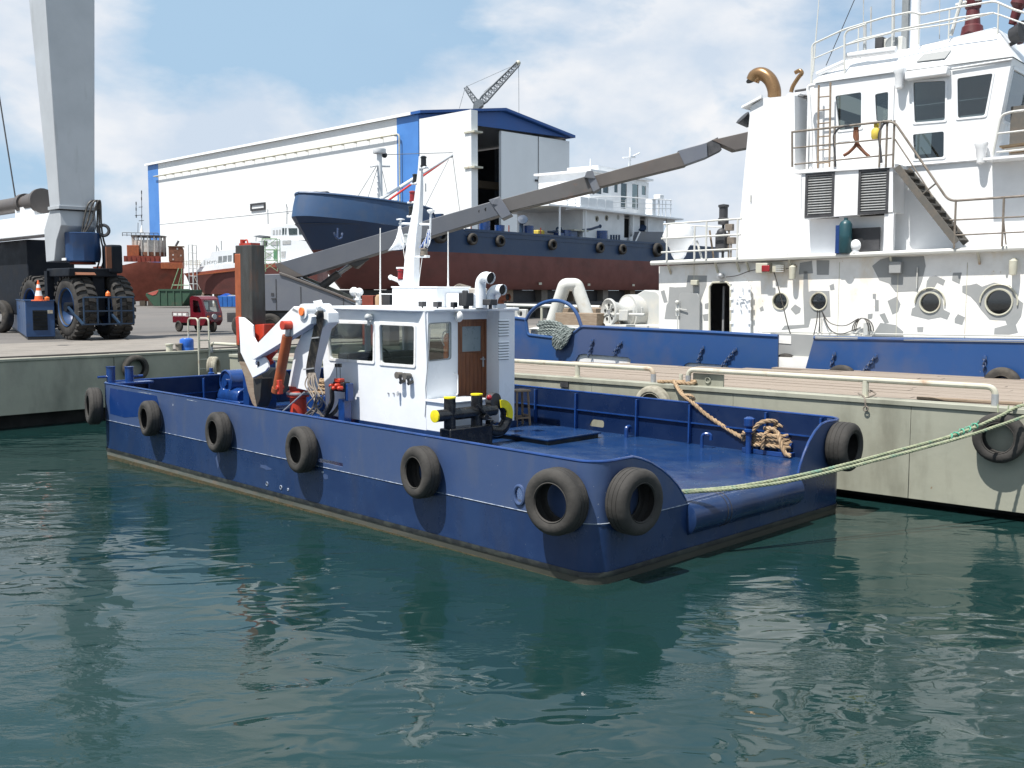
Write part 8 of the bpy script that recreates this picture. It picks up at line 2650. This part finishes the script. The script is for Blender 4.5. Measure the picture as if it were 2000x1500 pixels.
def nhull(name, top, bot, mt, yb=(0, 0)):
    """side strip from pixel rows, bow at left; the near side curves in towards the bow"""
    rings = []
    n = len(top)
    for i in range(n):
        t = i / (n - 1)
        ins = 2.6 * (1 - min(1, t * 2.2)) ** 2
        p, q_ = nb_(*zn(*top[i]), ins), nb_(*zn(*bot[i]), ins + yb[0])
        rings.append([(p.x, ins, p.z), (q_.x, ins + yb[0], q_.z), (q_.x, 5.6 - ins - yb[0], q_.z), (p.x, 5.6 - ins, p.z)])
    return MB().loft(rings).build(name, mt, yt, smooth=40)


topw = [(-10, 730), (100, 712), (300, 690), (600, 655), (900, 640), (1200, 640), (1500, 610), (2000, 560)]
topr = [(-10, 800), (100, 785), (300, 768), (600, 730), (900, 700), (1200, 660), (1500, 632), (2000, 590)]
midr = [(30, 845), (110, 838), (300, 812), (600, 775), (900, 740), (1200, 715), (1500, 700), (2000, 670)]
botr = [(160, 1090), (220, 1100), (350, 1110), (600, 1115), (900, 1110), (1200, 1110), (1500, 1110), (2000, 1110)]
nhull('topsides', topw, topr, 'cabin_white')
nhull('red_band', topr, midr, 'red_lead')
nhull('underbody', midr, botr, 'ship_red', (.5, 0))
npoly('spray_rail', [(100, 825), (780, 742), (780, 762), (100, 838)], -.15, .3, 'orange_rust')
w_ = [[(510, 545), (565, 540), (562, 632), (510, 637)], [(580, 538), (637, 532), (634, 626), (580, 631)], [(652, 530), (710, 525), (707, 620), (652, 626)]]
lowh = [(215, 705), (300, 575), (380, 570), (410, 480), (760, 440), (1000, 440), (1000, 655), (600, 665)]
fh_ = npoly('saloon', lowh, .35, 4.6, 'cabin_white')
for h_ in w_:
    npoly('saloon_window', h_, .32, .03, 'mesh_grey', parent=fh_)
npoly('doorway', [(735, 495), (775, 490), (772, 640), (735, 645)], .32, .03, 'dark_void', parent=fh_)
npoly('upper_saloon', [(760, 450), (760, 345), (1280, 300), (1600, 290), (1990, 330), (1990, 610), (1100, 650)], .6, 4.2, 'cabin_white')
npoly('saloon_window', [(1185, 310), (1245, 305), (1243, 385), (1185, 390)], .55, .05, 'dark_grey', parent=fh_)
npoly('saloon_window', [(1300, 325), (1420, 310), (1415, 375), (1300, 380)], .55, .05, 'slat_grey', parent=fh_)
npoly('saloon_window', [(1475, 305), (1600, 300), (1595, 360), (1475, 365)], .55, .05, 'slat_grey', parent=fh_)
npoly('doorway', [(1340, 450), (1400, 445), (1395, 590), (1340, 595)], .55, .05, 'sheet_green', parent=fh_)
npoly('saloon_window', [(1455, 470), (1520, 465), (1515, 570), (1455, 575)], .55, .05, 'slat_grey', parent=fh_)
npoly('saloon_window', [(1215, 490), (1305, 480), (1300, 575), (1215, 580)], .55, .05, 'slat_grey', parent=fh_)
bw_ = [[(1562, 120), (1695, 120), (1695, 218), (1572, 222)], [(1716, 120), (1835, 125), (1850, 215), (1722, 215)], [(1470, 120), (1500, 118), (1495, 215), (1470, 220)], [(1515, 118), (1535, 118), (1530, 215), (1512, 215)]]
wb = npoly('bridge', [(1290, 300), (1300, 115), (1480, 95), (1550, 65), (1900, 60), (1990, 300)], .9, 3.6, 'cabin_white')
for h_ in bw_:
    npoly('bridge_window', h_, .86, .04, 'glass_dark', parent=wb)
for k in range(3):
    npoly('bridge_window', [(1330 + 45 * k, 150 - 4 * k), (1355 + 45 * k, 147 - 4 * k), (1355 + 45 * k, 215 - 3 * k), (1330 + 45 * k, 218 - 3 * k)], .86, .04, 'slat_grey', parent=wb)
npoly('awning', [(1030, 240), (1130, 225), (1270, 240), (1110, 262)], .4, 4.0, 'far_steel')
# ship's badge and name on the saloon
npoly('name_badge', [(292, 600), (312, 598), (312, 670), (292, 672)], .33, .02, 'slat_grey', parent=fh_)


def text_curve(name, s, size, mt, loc, rot, parent, ext=.004):
    cu = bpy.data.curves.new(name, 'FONT')
    cu.body = s; cu.size = size; cu.extrude = ext
    o = bpy.data.objects.new(name, cu); COL.objects.link(o)
    dg = bpy.context.evaluated_depsgraph_get()
    me = bpy.data.meshes.new_from_object(o.evaluated_get(dg))
    bpy.data.objects.remove(o)
    o = bpy.data.objects.new(name, me); COL.objects.link(o)
    me.materials.clear(); me.materials.append(M[mt])
    o.parent = parent
    o.location = loc; o.rotation_euler = rot
    return o


p_ = nb_(*zn(335, 662), .33); q_ = nb_(*zn(335, 602), .33)
text_curve('name_lettering', 'HYDRA', (q_.z - p_.z) * 1.35, 'slat_grey', (p_.x, .325, p_.z), (math.pi / 2, 0, 0), fh_)
rm = MB()
for Y_ in (640, 665, 690):
    rm.tube([nb_(*zn(0, Y_ - 20), .3), nb_(*zn(250, Y_ - 30), .3)], .04, 5)
for k in range(8):
    rm.tube([nb_(*zn(k * 33, 700), .3), nb_(*zn(k * 33, 600), .3)], .03, 5)
rm.build('bow_rail', 'rail_paint', yt)
for a_, b2 in (((1075, 340), (1080, 250)), ((1260, 60), (1255, -160)), ((1540, 60), (1545, -200)), ((1540, -100), (1575, -110)), ((1545, -180), (1530, -240)), ((560, 450), (555, 310)), ((480, 470), (485, 380)), ((520, 465), (500, 400))):
    MB().tube([nb_(*zn(*a_), 2.5), nb_(*zn(*b2), 2.5)], .06, 5).build('aerial', 'far_steel', yt)
for k in range(7):
    p_ = nb_(*zn(300 + k * 250, 1115), 2.5)
    MB().box(p_.x - .5, p_.x + .5, 1.2, 4.2, YZ, p_.z + .3).build('keel_block', 'old_wood', yt)
# second mast of a boat further back, seen on the hall wall
# ------------------------------------------------------------------ rusty tug being rebuilt
RO = aty(280, 572, 152)
RF = Frame((RO.x, RO.y, 0), 15)
rt_ = thing('rusty_tug', 'rust brown tug under repair with bare wheelhouse on the yard', 'boat', RF)
rb = lambda px, py, y=0.0: RF.b(px, py, y)
zr = lambda X, Y: (200 + X / 7.894, 430 + Y / 7.894)
prof = [(-150, 720), (60, 700), (330, 690), (560, 640), (900, 650), (1235, 640)]
bots = [(150, 1240), (250, 1250), (420, 1250), (560, 1250), (900, 1250), (1235, 1200)]
mids = [(-60, 900), (110, 900), (360, 880), (560, 850), (900, 830), (1240, 760)]
rings = []
for i in range(6):
    ins = (2.4, 1.0, .2, 0, 0, .3)[i]
    a_, b2, c_ = rb(*zr(*prof[i]), ins), rb(*zr(*mids[i]), ins + .2), rb(*zr(*bots[i]), ins + 1.6)
    rings.append([(a_.x, ins, a_.z), (b2.x, ins + .2, b2.z), (c_.x, ins + 1.6, max(YZ + .5, c_.z)), (c_.x, 6 - ins - 1.6, max(YZ + .5, c_.z)), (b2.x, 6 - ins - .2, b2.z), (a_.x, 6 - ins, a_.z)])
MB().loft(rings).build('hull', 'red_lead', rt_, smooth=40)
a_, b2 = rb(*zr(900, 655), -.1), rb(*zr(1240, 752), -.1)
MB().box(a_.x, b2.x, -.25, .2, b2.z, a_.z).build('sponson', 'orange_rust', rt_, bevel=.03)
a_, b2 = rb(*zr(330, 640), .3), rb(*zr(900, 555), .3)
MB().box(a_.x, b2.x, .3, .5, a_.z, b2.z).build('bulwark', 'rusty_red', rt_)
for k in range(8):
    x_ = a_.x + (b2.x - a_.x) * (k + .5) / 8
    MB().box(x_ - .06, x_ + .06, .2, .3, a_.z, b2.z).build('bulwark_rib', 'rusty_red', rt_)
c_ = rb(*zr(720, 400), 3.2)
zlo, zhi = rb(*zr(700, 550), 1).z, rb(*zr(700, 250), 1).z
whp = MB()
ring_ = [(c_.x + 2.35 * math.cos(a2) * 1.0, 3.2 + 2.3 * math.sin(a2)) for a2 in [2 * math.pi * k / 16 for k in range(16)]]
MB().prism([(x, y, zlo) for x, y in ring_], (0, 0, (zhi - zlo) * .2)).build('wheelhouse_base', 'rust_brown', rt_)
for k, (x, y) in enumerate(ring_):
    MB().box(x - .09, x + .09, y - .09, y + .09, zlo, zhi).build('window_post', 'polythene', rt_)
MB().prism([(c_.x + (x - c_.x) * .96, 3.2 + (y - 3.2) * .96, zlo + (zhi - zlo) * .2) for x, y in ring_], (0, 0, (zhi - zlo) * .62)).build('plastic_sheet', 'polythene', rt_)
MB().prism([(c_.x + (x - c_.x) * 1.08, 3.2 + (y - 3.2) * 1.08, zhi) for x, y in ring_], (0, 0, .18)).build('wheelhouse_roof', 'boom_brown', rt_)
a_, b2 = rb(*zr(310, 265), 1.0), rb(*zr(860, 200), 1.0)
for z_ in (b2.z, (a_.z + b2.z) / 2):
    MB().cyl((a_.x, 1.0, z_), (b2.x, 1.0, z_), .05, n=6).build('roof_rail', 'dark_grey', rt_)
for k in range(9):
    x_ = a_.x + (b2.x - a_.x) * k / 8
    MB().box(x_ - .04, x_ + .04, .96, 1.04, zhi, b2.z).build('roof_stanchion', 'dark_grey', rt_)
a_, b2 = rb(*zr(380, 560), .6), rb(*zr(560, 385), .6)
MB().box(a_.x, b2.x, .6, 2.2, a_.z, b2.z).build('companion', 'orange_rust', rt_, bevel=.05)
a_, b2 = rb(*zr(1025, 640), 1.2), rb(*zr(1245, 410), 1.2)
MB().prism([(a_.x, 1.2, a_.z), (b2.x, 1.2, a_.z), (b2.x, 1.2, b2.z - .4), (b2.x - .2, 1.2, b2.z), (a_.x, 1.2, b2.z)], (0, 2.6, 0)).build('funnel', 'rust_brown', rt_, bevel=.04)
MB().box(a_.x - .1, b2.x + .1, 1.1, 3.9, b2.z, b2.z + .1).build('funnel_top', 'old_wood', rt_)
MB().tube([rb(*zr(1130, 400), 2.2), rb(*zr(1175, 320), 2.2)], .16, 8).build('funnel_pipe', 'dark_grey', rt_)
for X, Y in ((1090, 535), (1210, 545), (1155, 440), (1090, 605)):
    p_ = rb(*zr(X, Y), 1.19)
    MB().box(p_.x - .1, p_.x + .1, 1.17, 1.2, p_.z - .12, p_.z + .12).build('funnel_hole', 'polythene', rt_)
p_, q_ = rb(*zr(608, 190), 3), rb(*zr(615, 75), 3)
MB().lathe([(.28, p_.z), (.04, q_.z), (0, q_.z)], (p_.x, 3, 0), n=10).build('mast_cone', 'fitting_white', rt_)
am = MB()
for a_, b2 in (((608, 80), (604, -460)), ((548, 190), (550, 40)), ((520, -260), (520, -60)), ((500, -70), (620, -80)), ((560, -200), (620, -205)), ((560, 10), (640, 5))):
    am.tube([rb(*zr(*a_), 3), rb(*zr(*b2), 3)], .045, 5)
for X, Y in ((520, -260), (520, -170), (522, -60), (604, -430), (604, -330), (604, -60)):
    p_ = rb(*zr(X, Y), 3)
    am.box(p_.x - .07, p_.x + .07, 2.9, 3.1, p_.z - .22, p_.z + .22)
am.build('light_mast', 'dark_grey', rt_)
for k in range(5):
    p_ = rb(280 + k * 16, 596, 3)
    MB().box(p_.x - .4, p_.x + .4, 1.5, 4.5, YZ, YZ + .8).build('keel_block', 'old_wood', rt_)

# scaffold stairs between the boats
def scaffold(name, label, px0, px1, py0, py1, D_, mt, nx=2, nz=3, brace=True):
    o_ = aty(px0, 572, D_)
    f_ = Frame((o_.x, o_.y, 0), 0)
    t = thing(name, label, 'scaffold', f_)
    a, b2 = f_.b(px0, py1, 0), f_.b(px1, py0, 0)
    zs = max(YZ, a.z)
    for y in (0, 1.6):
        for i in range(nx):
            x = a.x + (b2.x - a.x) * i / (nx - 1)
            MB().cyl((x, y, zs), (x, y, b2.z), .055, n=6).build('upright', mt, t)
        for k in range(1, nz + 1):
            z = zs + (b2.z - zs) * k / nz
            MB().cyl((a.x, y, z), (b2.x, y, z), .05, n=6).build('ledger', mt, t)
            if brace and y == 0:
                z0_ = zs + (b2.z - zs) * (k - 1) / nz
                MB().cyl((a.x, y, z0_), (b2.x, y, z), .04, n=6).build('brace', mt, t)
                MB().cyl((b2.x, y, z0_), (a.x, y, z), .04, n=6).build('brace', mt, t)
    return t


scaffold('scaffold_tower', 'green scaffold tower standing beside the white passenger boat', 513, 541, 466, 530, 134, 'scaffold_green', 2, 3)
scaffold('scaffold_tower', 'thin tall scaffold poles between the rusty tug and white boat', 371, 376, 478, 600, 137, 'slat_grey', 2, 8, False)
lo_ = aty(345, 572, 143)
LFm = Frame((lo_.x, lo_.y, 0), 0)
ldr = thing('folding_ladder', 'pale green trestle ladder leaning by the rusty tug stern', 'ladder', LFm)
for (a_, b2) in (((334, 567), (349, 524)), ((346, 567), (354, 536)), ((354, 568), (355, 524)), ((336, 557), (368, 557))):
    MB().tube([LFm.b(*a_, 0), LFm.b(*b2, 0)], .07, 6).build('rail', 'scaffold_green', ldr)
wr = MB().tube([NF.w(nb_(378, 538, -.1)), aty(397, 577, 138)], .04, 5).build('mooring_wire', 'hose_grey')
tag(wr, 'thin wire running down from the white boat towards the tricycle', 'wire')

# distant shed with green sheet, seen under the hoist
DO = aty(74, 572, 130)
DF = Frame((DO.x, DO.y, 0), 0)
ds = thing('red_shed', 'small red brick shed with green sheeting seen beneath the hoist', 'building', DF)
db = lambda px, py, y=0.0: DF.b(px, py, y)
a_, b2 = db(52, 600), db(94, 484)
MB().box(a_.x, b2.x, 0, 5, YZ, b2.z).build('wall', 'brick_red', ds)
MB().prism([tuple(db(*q_, -.3)) for q_ in ((58, 486), (62, 478), (92, 474), (94, 484))], (0, 5, 0)).build('roof', 'brick_red', ds)
MB().prism([tuple(db(*q_, -.6)) for q_ in ((57, 503), (60, 490), (86, 488), (92, 491), (80, 499), (70, 501))], (0, .8, 0)).build('green_sheet', 'sheet_green', ds)
for zz_ in (515, 524, 532):
    p_, q_ = db(56, zz_, -1.2), db(100, zz_ - 1, -1.2)
    MB().cyl(p_, q_, .09, n=6).build('fence_rail', 'polythene', ds)
for px in (67, 81):
    p_, q_ = db(px, 502, -1.2), db(px, 540, -1.2)
    MB().cyl(p_, q_, .07, n=6).build('fence_post', 'polythene', ds)
